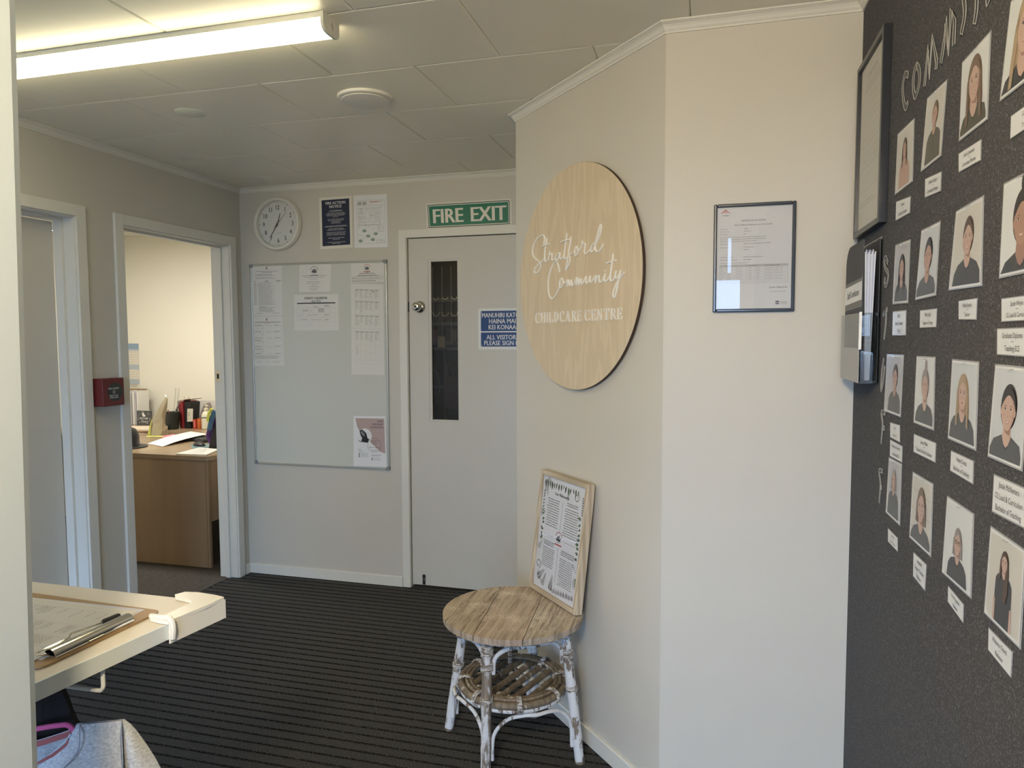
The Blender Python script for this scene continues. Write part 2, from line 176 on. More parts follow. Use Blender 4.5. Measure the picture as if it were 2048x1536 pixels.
def glassy(name, tint=(1, 1, 1), ior=1.5, rough=0.01, extra=0.0):
    m = bpy.data.materials.new(name); m.use_nodes = True; N = m.node_tree.nodes; L = m.node_tree.links; N.clear()
    o = N.new('ShaderNodeOutputMaterial'); t = N.new('ShaderNodeBsdfTransparent'); g = N.new('ShaderNodeBsdfGlossy')
    t.inputs[0].default_value = (*tint, 1); g.inputs['Roughness'].default_value = rough; fr = N.new('ShaderNodeFresnel'); fr.inputs[0].default_value = ior
    a0 = N.new('ShaderNodeMath'); a0.operation = 'ADD'; a0.inputs[1].default_value = extra; L.new(fr.outputs[0], a0.inputs[0])
    ge = N.new('ShaderNodeNewGeometry'); iv = N.new('ShaderNodeMath'); iv.operation = 'SUBTRACT'; iv.inputs[0].default_value = 1.0; L.new(ge.outputs['Backfacing'], iv.inputs[1])
    ad = N.new('ShaderNodeMath'); ad.operation = 'MULTIPLY'; L.new(a0.outputs[0], ad.inputs[0]); L.new(iv.outputs[0], ad.inputs[1])
    mx = N.new('ShaderNodeMixShader'); L.new(ad.outputs[0], mx.inputs[0]); L.new(t.outputs[0], mx.inputs[1]); L.new(g.outputs[0], mx.inputs[2])
    L.new(mx.outputs[0], o.inputs[0]); MATS[name] = m; return m
GLASS = glassy('clear_glass'); DGLASS = glassy('door_glass', (0.80, 0.82, 0.80)); ACRYL = glassy('clear_acrylic', (0.86, 0.88, 0.88), 1.5, 0.03, 0.05)

# ------------------------------------------------------------------ mesh helpers
def wloc(o):
    v = Vector((0, 0, 0))
    while o is not None:
        v += o.location; o = o.parent
    return v
class MB:
    def __init__(s): s.v = []; s.f = []; s.m = []; s.sm = []
    def add(s, vs, fs, mi=0, smooth=False):
        b = len(s.v); s.v += [Vector(p) for p in vs]
        for f in fs: s.f.append([b+i for i in f]); s.m.append(mi); s.sm.append(smooth)
        return s
    def box(s, a, b, mi=0):
        x0, y0, z0 = [min(p, q) for p, q in zip(a, b)]; x1, y1, z1 = [max(p, q) for p, q in zip(a, b)]
        vs = [(x0, y0, z0), (x1, y0, z0), (x1, y1, z0), (x0, y1, z0), (x0, y0, z1), (x1, y0, z1), (x1, y1, z1), (x0, y1, z1)]
        return s.add(vs, [(3, 2, 1, 0), (4, 5, 6, 7), (0, 1, 5, 4), (1, 2, 6, 5), (2, 3, 7, 6), (3, 0, 4, 7)], mi)
    def obox(s, O, U, V, W, mi=0, bev=0.0):
        O, U, V, W = Vector(O), Vector(U), Vector(V), Vector(W)
        vs = [O, O+U, O+U+V, O+V, O+W, O+U+W, O+U+V+W, O+V+W]
        fs = [(3, 2, 1, 0), (4, 5, 6, 7), (0, 1, 5, 4), (1, 2, 6, 5), (2, 3, 7, 6), (3, 0, 4, 7)]
        if U.cross(V).dot(W) < 0: fs = [tuple(reversed(f)) for f in fs]
        return s.add(vs, fs, mi)
    def prism(s, pts, ext, mi=0, mside=None):
        ext = Vector(ext); pts = [Vector(p) for p in pts]; n = len(pts)
        nrm = Vector((0, 0, 0))
        for i in range(n): nrm += pts[i].cross(pts[(i+1) % n])
        if nrm.dot(ext) > 0: pts.reverse()
        vs = pts+[p+ext for p in pts]
        s.add(vs, [tuple(range(n)), tuple(reversed(range(n, 2*n)))], mi)
        s.add(vs, [(i, i+n, (i+1) % n+n, (i+1) % n) for i in range(n)], mi if mside is None else mside)
        return s
    def tube(s, path, r, seg=8, mi=0, closed=False, flat=1.0, up=None, smooth=True):
        path = [Vector(p) for p in path]; n = len(path); rs = r if isinstance(r, (list, tuple)) else [r]*n
        rings = []; prev = None
        for i, p in enumerate(path):
            a = path[(i-1) % n] if (closed or i > 0) else p; b = path[(i+1) % n] if (closed or i < n-1) else p
            t = (b-a).normalized() if (b-a).length > 1e-9 else Vector((0, 0, 1))
            if up is not None: s1 = t.cross(Vector(up)); s1 = s1.normalized() if s1.length > 1e-6 else t.orthogonal().normalized()
            elif prev is None: s1 = t.orthogonal().normalized()
            else:
                s1 = prev-t*prev.dot(t); s1 = s1.normalized() if s1.length > 1e-6 else t.orthogonal().normalized()
            prev = s1; s2 = t.cross(s1)
            rings.append([p+s1*math.cos(2*math.pi*k/seg)*rs[i]+s2*math.sin(2*math.pi*k/seg)*rs[i]*flat for k in range(seg)])
        vs = [q for rg in rings for q in rg]; fs = []
        for i in range(n if closed else n-1):
            j = (i+1) % n
            for k in range(seg): fs.append((i*seg+k, i*seg+(k+1) % seg, j*seg+(k+1) % seg, j*seg+k))
        s.add(vs, fs, mi, smooth)
        if not closed: s.add(rings[0]+rings[-1], [tuple(reversed(range(seg))), tuple(range(seg, 2*seg))], mi)
        return s
    def lathe(s, O, axis, prof, seg=32, mi=0, smooth=True, ref=None, caps=True):
        O = Vector(O); ax = Vector(axis).normalized(); a = Vector(ref).normalized() if ref else ax.orthogonal().normalized(); b = ax.cross(a)
        vs = []; n = len(prof)
        for r, h in prof:
            for k in range(seg):
                t = 2*math.pi*k/seg; vs.append(O+ax*h+(a*math.cos(t)+b*math.sin(t))*r)
        fs = [(i*seg+k, i*seg+(k+1) % seg, (i+1)*seg+(k+1) % seg, (i+1)*seg+k) for i in range(n-1) for k in range(seg)]
        s.add(vs, fs, mi, smooth)
        if caps: s.add(vs[:seg]+vs[-seg:], [tuple(reversed(range(seg))), tuple(range(seg, 2*seg))], mi)
        return s
    def build(s, name, mats, parent=None, bevel=0.0, fixn=False):
        if not isinstance(mats, (list, tuple)): mats = [mats]
        o0 = wloc(parent) if parent is not None else Vector((0, 0, 0))
        me = bpy.data.meshes.new(name)
        me.from_pydata([tuple(p-o0) for p in s.v], [], s.f)
        for mm in mats: me.materials.append(mm)
        me.polygons.foreach_set('material_index', s.m); me.polygons.foreach_set('use_smooth', s.sm)
        me.update()
        if fixn:
            bm = bmesh.new(); bm.from_mesh(me); bmesh.ops.recalc_face_normals(bm, faces=bm.faces); bm.to_mesh(me); bm.free()
        if any(s.sm): me.set_sharp_from_angle(angle=math.radians(38))
        o = bpy.data.objects.new(name, me); COL.objects.link(o)
        if parent is not None: o.parent = parent
        if bevel:
            b = o.modifiers.new('edge', 'BEVEL'); b.width = bevel; b.segments = 2; b.limit_method = 'ANGLE'; b.angle_limit = math.radians(40)
        return o
def struct(o, label=None):
    o['kind'] = 'structure'
    if label: o['label'] = label
    return o
def tag(o, label, cat, group=None):
    o['label'] = label; o['category'] = cat
    if group: o['group'] = group
    return o
def thing(name, loc, label, cat, group=None):
    o = bpy.data.objects.new(name, None); o.location = loc; o.empty_display_size = 0.05; COL.objects.link(o)
    return tag(o, label, cat, group)
def lab(o, l): o['label'] = l; return o
def spline(pts, n=6, closed=False):
    out = []; P = [Vector(p) for p in pts]; m = len(P)
    for i in range(m if closed else m-1):
        a = P[(i-1) % m] if (closed or i > 0) else P[i]*2-P[i+1]; b = P[i]; c = P[(i+1) % m]
        d = P[(i+2) % m] if (closed or i+2 < m) else P[(i+1) % m]*2-P[i]
        for k in range(n):
            t = k/n; out.append(0.5*((2*b)+(c-a)*t+(2*a-5*b+4*c-d)*t*t+(-a+3*b-3*c+d)*t**3))
    if not closed: out.append(P[-1])
    return out

# text: every string is turned into a flat mesh once
TCACHE = {}
def text2d(s, bold=0.0, shear=0.0):
    key = (s, bold, shear)
    if key in TCACHE: return TCACHE[key]
    cu = bpy.data.curves.new('t', 'FONT'); cu.body = s; cu.size = 1.0; cu.resolution_u = 2; cu.offset = bold; cu.shear = shear; cu.fill_mode = 'FRONT'
    ob = bpy.data.objects.new('t', cu); COL.objects.link(ob)
    dg = bpy.context.evaluated_depsgraph_get(); me = bpy.data.meshes.new_from_object(ob.evaluated_get(dg))
    vs = [(p.co.x, p.co.y) for p in me.vertices]; fs = [tuple(p.vertices) for p in me.polygons]
    bpy.data.objects.remove(ob); bpy.data.curves.remove(cu); bpy.data.meshes.remove(me)
    x0 = min([p[0] for p in vs] or [0]); x1 = max([p[0] for p in vs] or [1])
    TCACHE[key] = (vs, fs, x0, x1); return TCACHE[key]

class Sheet:
    """flat print area: corners TL TR BR BL, n = towards the viewer; prints use x,y in 0..1 (y down)"""
    def __init__(s, TL, TR, BR, BL, n, lift=0.0006):
        s.c = [Vector(p) for p in (TL, TR, BR, BL)]; s.n = Vector(n).normalized(); s.lift = lift
        s.W = ((s.c[1]-s.c[0]).length+(s.c[2]-s.c[3]).length)/2; s.H = ((s.c[3]-s.c[0]).length+(s.c[2]-s.c[1]).length)/2
        s.mb = MB(); s.mats = []
    def P(s, x, y, l=0):
        a, b, c, d = s.c; return a*(1-x)*(1-y)+b*x*(1-y)+c*x*y+d*(1-x)*y+s.n*(s.lift+0.00012*l)
    def mi(s, m):
        if m not in s.mats: s.mats.append(m)
        return s.mats.index(m)
    def poly(s, pts, m, l=1):
        q = [s.P(x, y, l) for x, y in pts]; nr = Vector((0, 0, 0))
        for i in range(len(q)): nr += (q[i]-q[0]).cross(q[(i+1) % len(q)]-q[0])
        if nr.dot(s.n) < 0: q.reverse()
        s.mb.add(q, [tuple(range(len(q)))], s.mi(m)); return s
    def rect(s, x0, y0, x1, y1, m, l=1): return s.poly([(x0, y0), (x1, y0), (x1, y1), (x0, y1)], m, l)
    def frame(s, x0, y0, x1, y1, wd, m, l=1):
        wx, wy = wd/s.W, wd/s.H
        s.rect(x0, y0, x1, y0+wy, m, l); s.rect(x0, y1-wy, x1, y1, m, l); s.rect(x0, y0, x0+wx, y1, m, l); s.rect(x1-wx, y0, x1, y1, m, l); return s
    def line(s, a, b, wd, m, l=1):
        ax, ay = a[0]*s.W, a[1]*s.H; bx, by = b[0]*s.W, b[1]*s.H; L = math.hypot(bx-ax, by-ay) or 1e-9
        nx, ny = -(by-ay)/L*wd/2, (bx-ax)/L*wd/2
        return s.poly([((ax+nx)/s.W, (ay+ny)/s.H), ((bx+nx)/s.W, (by+ny)/s.H), ((bx-nx)/s.W, (by-ny)/s.H), ((ax-nx)/s.W, (ay-ny)/s.H)], m, l)
    def pline(s, pts, wd, m, l=1):
        for a, b in zip(pts[:-1], pts[1:]): s.line(a, b, wd, m, l)
        return s
    def ell(s, cx, cy, rx, ry, m, l=1, a0=0, a1=360, n=24):
        return s.poly([(cx+rx*math.cos(math.radians(a0+(a1-a0)*k/n)), cy+ry*math.sin(math.radians(a0+(a1-a0)*k/n))) for k in range(n)], m, l)
    def arc(s, cx, cy, rx, ry, wd, m, l=1, a0=0, a1=360, n=24):
        return s.pline([(cx+rx*math.cos(math.radians(a0+(a1-a0)*k/n)), cy+ry*math.sin(math.radians(a0+(a1-a0)*k/n))) for k in range(n+1)], wd, m, l)
    def text(s, t, cx, cy, h, m, al='c', bold=0.0, l=2, maxw=None, sq=1.0, shear=0.0):
        """h = cap height in metres, cx,cy = centre (or left end) of the line"""
        vs, fs, x0, x1 = text2d(t, 0.0, shear)
        k = h/0.70; wd = (x1-x0)*k*sq
        kx = k*sq
        if maxw and wd > maxw: kx *= maxw/wd; wd = maxw
        ox = cx*s.W-(wd/2 if al == 'c' else (wd if al == 'r' else 0))
        for sh in ((-1, 0, 1) if bold > 0.005 else (0,)):
            pts = [s.P((ox+(x-x0+sh*bold)*kx)/s.W, cy-(y-0.35)*k/s.H, l+0.1*sh) for x, y in vs]; f2 = fs
            if fs:
                a, b, c = [pts[i] for i in fs[0][:3]]
                if (b-a).cross(c-a).dot(s.n) < 0: f2 = [tuple(reversed(f)) for f in fs]
            s.mb.add(pts, f2, s.mi(m))
        return s
    def words(s, x0, y0, x1, y1, n, m, h=0.5, fill=0.95, center=False, l=1, rag=0.25):
        dy = (y1-y0)/n
        for i in range(n):
            y = y0+dy*i; e = x0+(x1-x0)*(fill-(random.random()*rag)); x = x0
            if center: sft = (x1-e)/2; x += sft; e += sft
            while x < e:
                ww = (0.008+random.random()*0.022)*0.21/s.W*0.6; xe = min(e, x+ww)
                s.rect(x, y, xe, y+dy*h, m, l); x = xe+0.0022/s.W
        return s
    def done(s, name, parent):
        return s.mb.build(name, s.mats, parent)
def card(corners, n, th=0.0008, back=0.0):
    mb = MB(); n = Vector(n).normalized(); c = [Vector(p)+n*back for p in corners]
    mb.prism(c, n*th); return mb
# ================================================================== STRUCTURE
def S1(name, mats, build, bevel=0, label=None):
    mb = MB(); build(mb); return struct(mb.build(name, mats, None, bevel), label)
# corridor floor: ribs and grooves are real relief
mb = MB(); pitch, gw, gd = 0.04919, 0.0085, 0.005
FX0, FX1 = -2.815, 0.40
g = 3.626+pitch*3; y = 3.80; prof = []
while g > -2.5:
    if g < 3.79:
        prof += [(g+gw/2+0.0015, 0.0), (g+gw/2-0.001, -gd), (g-gw/2+0.001, -gd), (g-gw/2-0.0015, 0.0)]
    g -= pitch
prof = [(3.81, 0.0)]+prof+[(-2.45, 0.0)]
vs = []
for yy, zz in prof: vs += [(FX0, yy, zz), (FX1, yy, zz)]
mb.add(vs, [(2*i, 2*i+2, 2*i+3, 2*i+1) for i in range(len(prof)-1)], 0)
mb.box((FX0, -2.45, -0.05), (FX1, 3.81, -0.012), 0)
struct(mb.build('floor', M_RIB), 'dark charcoal ribbed entrance carpet with grooves running across the corridor')
S1('floor', M_OCARP, lambda b: (b.box((-5.3, 2.3, -0.05), (FX0-0.004, 5.3, -0.001)),), 0, 'thin-striped dark carpet inside the office')
S1('trim_1', BLACK, lambda b: b.box((FX0-0.004, 2.86, -0.02), (FX0, 3.68, 0.0012)))
S1('floor', M_OCARP, lambda b: b.box((-2.6, 3.812, -0.05), (-0.4, 4.7, -0.001)))
# ceiling backing and staggered tiles
ceil = S1('ceiling', M_CEIL, lambda b: b.box((-2.9, -2.5, ZC+0.013), (0.5, 3.92, ZC+0.08)), 0, 'off-white tiled ceiling with pale staggered joints')
def tile_mesh(x0, x1, y0, y1):
    mb = MB(); gp, bv, dz = 0.0008, 0.0050, 0.0034; t = 0.0125
    x0 += gp; x1 -= gp; y0 += gp; y1 -= gp
    lo = [(x0+bv, y0+bv, ZC), (x1-bv, y0+bv, ZC), (x1-bv, y1-bv, ZC), (x0+bv, y1-bv, ZC)]
    mi = [(x0, y0, ZC+dz), (x1, y0, ZC+dz), (x1, y1, ZC+dz), (x0, y1, ZC+dz)]
    hi = [(p[0], p[1], ZC+t) for p in mi]
    mb.add(lo+mi+hi, [(3, 2, 1, 0)]+[(i, (i+1) % 4, (i+1) % 4+4, i+4) for i in range(4)]+[(i+4, (i+1) % 4+4, (i+1) % 4+8, i+8) for i in range(4)]+[(8, 9, 10, 11)])
    return mb
row = 0; TX, TY = 0.6034, 0.4250; y0 = 2.2775+TY*3
while y0+TY > -2.45:
    ph = -0.9626 if (row % 2 == 1) else -0.6609
    x = ph-TX*6
    while x < XW:
        a, b = max(x, XL-0.02), min(x+TX, XW+0.02); c, d = max(y0, -2.45), min(y0+TY, YB+0.02)
        if b-a > 0.02 and d-c > 0.02: tile_mesh(a, b, c, d).build('ceiling_tile', M_CEIL, ceil)
        x += TX
    y0 -= TY; row += 1
S1('ceiling', M_OFFW, lambda b: b.box((-5.3, 2.3, ZC+0.002), (-2.9, 5.3, ZC+0.08)))
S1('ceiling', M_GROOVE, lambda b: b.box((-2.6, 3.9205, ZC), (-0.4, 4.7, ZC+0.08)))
# walls
T = 0.11
def wl(b):
    x0, x1 = XL-T, XL
    b.box((x0, -2.5, 0), (x1, 1.80, ZC)); b.box((x0, 1.80, 2.03), (x1, 2.61, ZC)); b.box((x0, 2.61, 0), (x1, 2.865, ZC))
    b.box((x0, 2.865, 2.03), (x1, 3.685, ZC)); b.box((x0, 3.685, 0), (x1, YB+T, ZC))
S1('wall_left', M_WALL, wl, 0, 'beige corridor wall with the two doorways')
def wb(b):
    b.box((XL, YB, 0), (-1.675, YB+T, ZC)); b.box((-1.675, YB, 2.045), (-0.835, YB+T, ZC)); b.box((-0.835, YB, 0), (0.5, YB+T, ZC))
S1('wall_back', M_WALL, wb, 0, 'beige end wall with clock, whiteboard and fire exit door')
# boxed-out alcove: return, diagonal wall, certificate wall
a3 = Vector((XW, A2.y))
def wprism(b, pts): b.prism([(p[0], p[1], 0) for p in pts], (0, 0, ZC))
S1('wall_diagonal', M_WALL, lambda b: wprism(b, [A1, A2, A2+Vector((0.06, 0.1)), A1+Vector((0.1, 0.06))]), 0, 'diagonal wall carrying the round plywood sign')
S1('wall_return', M_WALL, lambda b: wprism(b, [A1, A1+Vector((0.1, 0.062)), Vector((A1.x+0.1, YB)), Vector((A1.x, YB))]))
S1('wall_front', M_WALL, lambda b: wprism(b, [A2, a3+Vector((0.1, 0)), a3+Vector((0.1, 0.1)), A2+Vector((0.061, 0.1))]), 0, 'pale wall carrying the licence certificate')
def wr(b):
    n = 60; pts = [(XW+0.1, A2.y-0.0005), (XW+0.1, -2.45), (XW, -2.45), (XW, A2.y-0.0005)]
    b.prism([(p[0], p[1], 0) for p in pts], (0, 0, ZC))
S1('wall_right', M_FELT, wr, 0, 'charcoal felt pinboard wall covered in staff photos')
# entry lobby, behind and beside the camera
def px_(z): return -0.837+(z-0.903)*0.0244
def wpost(b):
    x0, x1 = px_(0), px_(ZC); W2 = 0.10; yb = 0.690
    for (m, pts) in ((0, None),):
        lo = [(x0, 0.30, 0), (x0, yb, 0), (x0-0.004, yb+0.0105, 0), (x0-W2, yb+0.0105, 0), (x0-W2, 0.30, 0)]
        hi = [(p[0]+(x1-x0), p[1], ZC) for p in lo]
        n = 5; b.add(lo+hi, [tuple(range(n)), tuple(reversed(range(n, 2*n)))]+[(i, i+n, (i+1) % n+n, (i+1) % n) for i in range(n)])
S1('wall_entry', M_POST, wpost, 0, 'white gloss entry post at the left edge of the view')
S1('wall_rear', M_WALL, lambda b: (b.box((XL-T, -2.5, 0), (-1.94, -2.4, ZC)), b.box((-1.94, -2.5, 0), (-1.10, -2.4, 0.62)), b.box((-1.94, -2.5, 1.98), (-1.10, -2.4, ZC)), b.box((-1.10, -2.5, 0), (-0.95, -2.4, ZC))))
S1('added_window', M_TRIM, lambda b: (b.box((-1.94, -2.47, 0.62), (-1.89, -2.43, 1.98)), b.box((-1.55, -2.47, 0.62), (-1.50, -2.43, 1.98)), b.box((-1.15, -2.47, 0.62), (-1.10, -2.43, 1.98))))  # unseen side window, added to bring daylight to the left side
def wre(b):
    y0, y1 = -2.5, -2.4; X0, X1 = -0.95, 0.5
    b.box((X0, y0, 0), (-0.78, y1, ZC)); b.box((0.34, y0, 0), (X1, y1, ZC)); b.box((-0.78, y0, 1.98), (0.34, y1, 2.04)); b.box((-0.78, y0, 0), (0.34, y1, 0.10))
    b.box((-0.78, y0, 2.36), (0.34, y1, ZC))
S1('wall_rear', M_TRIM, wre, 0, 'glazed entry wall behind the camera')
def mull(b):
    for x in (-0.78, -0.25, 0.28): b.box((x, -2.47, 0.10), (x+0.06, -2.43, 1.98))
    for x0, x1 in ((-0.78, 0.0), (0.03, 0.17), (0.20, 0.34)): b.box((x0, -2.47, 2.04), (x1, -2.43, 2.36))
S1('window_1', M_TRIM, mull)
S1('ground', mat('outdoor_paving', (0.20, 0.19, 0.17), 0.9), lambda b: b.box((-30, -40, -0.30), (30, -2.5, -0.10)), 0, 'paved ground outside the entry')
# office and store room shells
S1('wall_office', M_OFFW, lambda b: (b.box((-5.4, 5.25, 0), (-2.87, 5.36, ZC)), b.box((-5.4, 2.2, 0), (-5.3, 5.25, ZC)), b.box((-5.3, 2.2, 0), (-2.87, 2.3, ZC)), b.box((-2.97, YB+T, 0), (-2.87, 5.25, ZC))), 0, 'bright cream walls of the office')
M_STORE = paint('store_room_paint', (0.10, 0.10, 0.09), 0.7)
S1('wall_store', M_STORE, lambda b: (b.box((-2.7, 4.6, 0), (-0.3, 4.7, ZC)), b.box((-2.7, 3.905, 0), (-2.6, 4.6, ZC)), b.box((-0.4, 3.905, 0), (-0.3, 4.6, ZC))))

# swept trims
def sweep(path, prof, side, closed=False):
    """path: 2D wall line, prof: (distance from wall, z); side=+1 offsets to the left of travel"""
    mb = MB(); P = [Vector((p[0], p[1])) for p in path]; n = len(P); off = []
    for i in range(n):
        d1 = (P[i]-P[i-1]).normalized() if i > 0 else None; d2 = (P[i+1]-P[i]).normalized() if i < n-1 else None
        nn = lambda d: Vector((-d.y, d.x))*side
        if d1 is None: m = nn(d2)
        elif d2 is None: m = nn(d1)
        else:
            a, b = nn(d1), nn(d2); m = (a+b)/(1+a.dot(b))
        off.append(m)
    k = len(prof); vs = []
    for i in range(n):
        for d, z in prof: q = P[i]+off[i]*d; vs.append((q.x, q.y, z))
    fs = []
    for i in range(n-1):
        for j in range(k-1): fs.append((i*k+j, (i+1)*k+j, (i+1)*k+j+1, i*k+j+1) if side > 0 else (i*k+j, i*k+j+1, (i+1)*k+j+1, (i+1)*k+j))
    fs += [tuple(range(k)), tuple(range((n-1)*k, n*k))]
    mb.add(vs, fs); return mb
CP = [(0.0, 2.345), (0.007, 2.345), (0.0085, 2.347), (0.0085, 2.354), (0.012, 2.357), (0.017, 2.362), (0.024, 2.374), (0.034, 2.384), (0.042, 2.387), (0.045, 2.390), (0.052, 2.390), (0.054, 2.393), (0.054, 2.3995), (0, 2.3995)]
CP = [(d*.56, 2.345+(z-2.345)*.54) for d, z in CP]
room = [(XL, -2.39), (XL, YB), (A1.x, YB), (A1.x, A1.y), (A2.x, A2.y), (XW, A2.y), (XW, -2.4)]
struct(sweep(room, CP, -1).build('trim_2', M_TRIM, None, 0, True), 'scotia cornice running round the top of the walls')
def BP(h=0.06, t=0.012): return [(0, 0.0), (t, 0.0), (t, h-0.004), (t-0.004, h), (0, h)]
struct(sweep([(XL, 3.74), (XL, YB), (-1.712, YB)], BP(), -1).build('baseboard_back', M_TRIM, None, 0, True))
struct(sweep([(A1.x, YB-0.02), (A1.x, A1.y), (A2.x, A2.y), (XW-0.001, A2.y)], BP(), -1).build('baseboard_diagonal', M_TRIM, None, 0, True))
struct(sweep([(XL, 2.657), (XL, 2.820)], BP(), -1).build('baseboard_left', M_TRIM, None, 0, True))

# ---- door_1 (left, closed)
def casing(b, ax, pos, a0, a1, top, wd, th, sgn=1):
    """three boards: ax='x' wall plane x=pos, runs along y"""
    def bx(u0, u1, z0, z1):
        if ax == 'x': b.box((pos, u0, z0), (pos+th, u1, z1))
        else: b.box((u0, pos-th, z0), (u1, pos, z1))
    bx(a0-wd, a0, 0, top+wd); bx(a1, a1+wd, 0, top+wd); bx(a0, a1, top, top+wd)
o = S1('trim_3', M_TRIM, lambda b: casing(b, 'x', XL, 1.805, 2.603, 2.018, 0.052, 0.015), 0.002)
def jam1(b):
    for y0, y1 in ((1.80, 1.812), (2.597, 2.61)): b.box((XL-T, y0, 0), (XL+0.004, y1, 2.03))
    b.box((XL-T, 1.812, 2.012), (XL+0.004, 2.597, 2.03))
    b.box((XL-0.10, 2.583, 0), (XL-0.055, 2.597, 2.012)); b.box((XL-0.10, 1.812, 0), (XL-0.055, 1.826, 2.012)); b.box((XL-0.10, 1.826, 1.998), (XL-0.055, 2.583, 2.012))
d1 = S1('door_1', M_TRIM, jam1, 0.0015, 'closed painted door at the far left')
mb = MB(); mb.box((XL-0.14, 1.829, 0.012), (XL-0.101, 2.582, 1.995)); mb.build('door_leaf', M_DOOR, d1, 0.002)
# ---- door_2 (office doorway, open)
S1('trim_4', M_TRIM, lambda b: casing(b, 'x', XL, 2.873, 3.677, 2.02, 0.052, 0.015), 0.002)
def jam2(b):
    for y0, y1 in ((2.865, 2.878), (3.672, 3.685)): b.box((XL-T-0.012, y0, 0), (XL+0.004, y1, 2.03))
    b.box((XL-T-0.012, 2.878, 2.014), (XL+0.004, 3.672, 2.03))
    b.box((XL-0.075, 3.660, 0), (XL-0.045, 3.672, 2.014)); b.box((XL-0.075, 2.878, 0), (XL-0.045, 2.890, 2.014)); b.box((XL-0.075, 2.890, 2.002), (XL-0.045, 3.660, 2.014))
d2 = S1('door_2', M_TRIM, jam2, 0.0015, 'open doorway into the office')
mb = MB(); mb.box((XL-0.112, 3.6700, 1.205), (XL-0.080, 3.6722, 1.27)); sp = mb.build('strike_plate', STEEL, d2, 0)
mb = MB(); mb.box((XL-0.103, 3.6692, 1.222), (XL-0.089, 3.6701, 1.253)); mb.build('latch_hole', BLACK, sp)
# ---- door_3 (fire exit)
S1('trim_5', M_TRIM, lambda b: casing(b, 'y', YB, -1.663, -0.84, 2.033, 0.046, 0.012), 0.002)
def jam3(b):
    b.box((-1.675, YB-0.002, 0), (-1.661, YB+T, 2.045)); b.box((-0.847, YB-0.002, 0), (-0.835, YB+T, 2.045)); b.box((-1.661, YB-0.002, 2.036), (-0.847, YB+T, 2.045))
d3 = S1('door_3', M_TRIM, jam3, 0.001, 'fire exit door with a narrow glass panel')
DY = YB+0.005
def leaf(b):
    x0, x1, z0, z1 = -1.654, -0.852, 0.018, 2.029; a0, a1, b0, b1 = -1.536, -1.351, 0.986, 1.909; y0, y1 = DY, DY+0.038
    b.box((x0, y0, z0), (a0, y1, z1)); b.box((a1, y0, z0), (x1, y1, z1)); b.box((a0, y0, z0), (a1, y1, b0)); b.box((a0, y0, b1), (a1, y1, z1))
mb = MB(); leaf(mb); lf = mb.build('door_leaf', M_DOOR, d3)
mb = MB()
for q in (((-1.536, DY+0.001, 0.986), (-1.519, DY+0.012, 1.909)), ((-1.3605, DY+0.001, 0.986), (-1.351, DY+0.012, 1.909)), ((-1.519, DY+0.001, 0.986), (-1.3605, DY+0.012, 0.996)), ((-1.519, DY+0.001, 1.896), (-1.3605, DY+0.012, 1.909))): mb.box(*q)
mb.build('glazing_bead', M_DOOR, d3, 0.002)
mb = MB(); mb.box((-1.525, DY+0.014, 0.990), (-1.355, DY+0.019, 1.904)); mb.build('glass_pane', DGLASS, d3)
mb = MB(); K = Vector((-1.588, DY, 1.642)); mb.lathe(K, (0, -1, 0), [(0.034, 0), (0.034, 0.004), (0.031, 0.008), (0.020, 0.012), (0.012, 0.016), (0.012, 0.028)], 32); rose = mb.build('knob_rose', STEEL, d3)
mb = MB(); mb.lathe(K, (0, -1, 0), [(0.012, 0.026), (0.018, 0.030), (0.025, 0.037), (0.0275, 0.046), (0.026, 0.056), (0.021, 0.063), (0.012, 0.067), (0.007, 0.0675), (0.006, 0.066), (0.001, 0.066)], 32); kn = mb.build('door_knob', CHROME, d3)
mb = MB(); mb.lathe(K, (0, -1, 0), [(0.0055, 0.066), (0.0055, 0.0672), (0.0005, 0.0673)], 16); mb.build('keyhole', BLACK, kn)
mb = MB(); mb.box((-1.6605, DY-0.004, 1.615), (-1.653, DY+0.004, 1.672)); mb.build('latch_plate', BLACK, d3)
mb = MB(); mb.box((-1.590, DY-0.006, 0.022), (-1.574, DY, 0.080)); mb.lathe((-1.582, DY-0.003, 0.072), (0, -1, 0), [(0.010, -0.003), (0.010, 0.004), (0.008, 0.006)], 14); fb = mb.build('floor_bolt', BLACK, d3, 0.001)
mb = MB(); mb.tube([(-1.580, DY-0.009, 0.045), (-1.580, DY-0.009, 0.066)], 0.003, 8); mb.build('bolt_pin', CHROME, fb)
# ================================================================== CEILING THINGS
LX0, LX1, LY0, LY1 = -2.50, -1.043, 1.828, 1.915
t = thing('ceiling_light', ((LX0+LX1)/2, (LY0+LY1)/2, ZC), 'long slim fluorescent batten light glowing warm on the tiled ceiling', 'ceiling light')
mb = MB(); mb.box((LX0, LY0, ZC-0.016), (LX1, LY1, ZC-0.0003)); mb.build('lamp_tray', LAMPB, t)
prof = [(LY0+0.001, ZC-0.016), (LY0+0.001, ZC-0.029), (LY0+0.004, ZC-0.039), (LY0+0.012, ZC-0.0462), (LY0+0.026, ZC-0.0490), (LY1-0.026, ZC-0.0490), (LY1-0.012, ZC-0.0462), (LY1-0.003, ZC-0.039), (LY1-0.001, ZC-0.029), (LY1-0.001, ZC-0.016)]
mb = MB(); mb.prism([(LX0+0.008, y, z) for y, z in prof], (LX1-LX0-0.016, 0, 0)); mb.build('diffuser', DIFF, t)
profc = [(LY0-0.002, ZC-0.0003), (LY0-0.002, ZC-0.030), (LY0+0.003, ZC-0.042), (LY0+0.012, ZC-0.0495), (LY0+0.026, ZC-0.0520), (LY1-0.026, ZC-0.0520), (LY1-0.010, ZC-0.0495), (LY1-0.001, ZC-0.042), (LY1+0.002, ZC-0.030), (LY1+0.002, ZC-0.0003)]
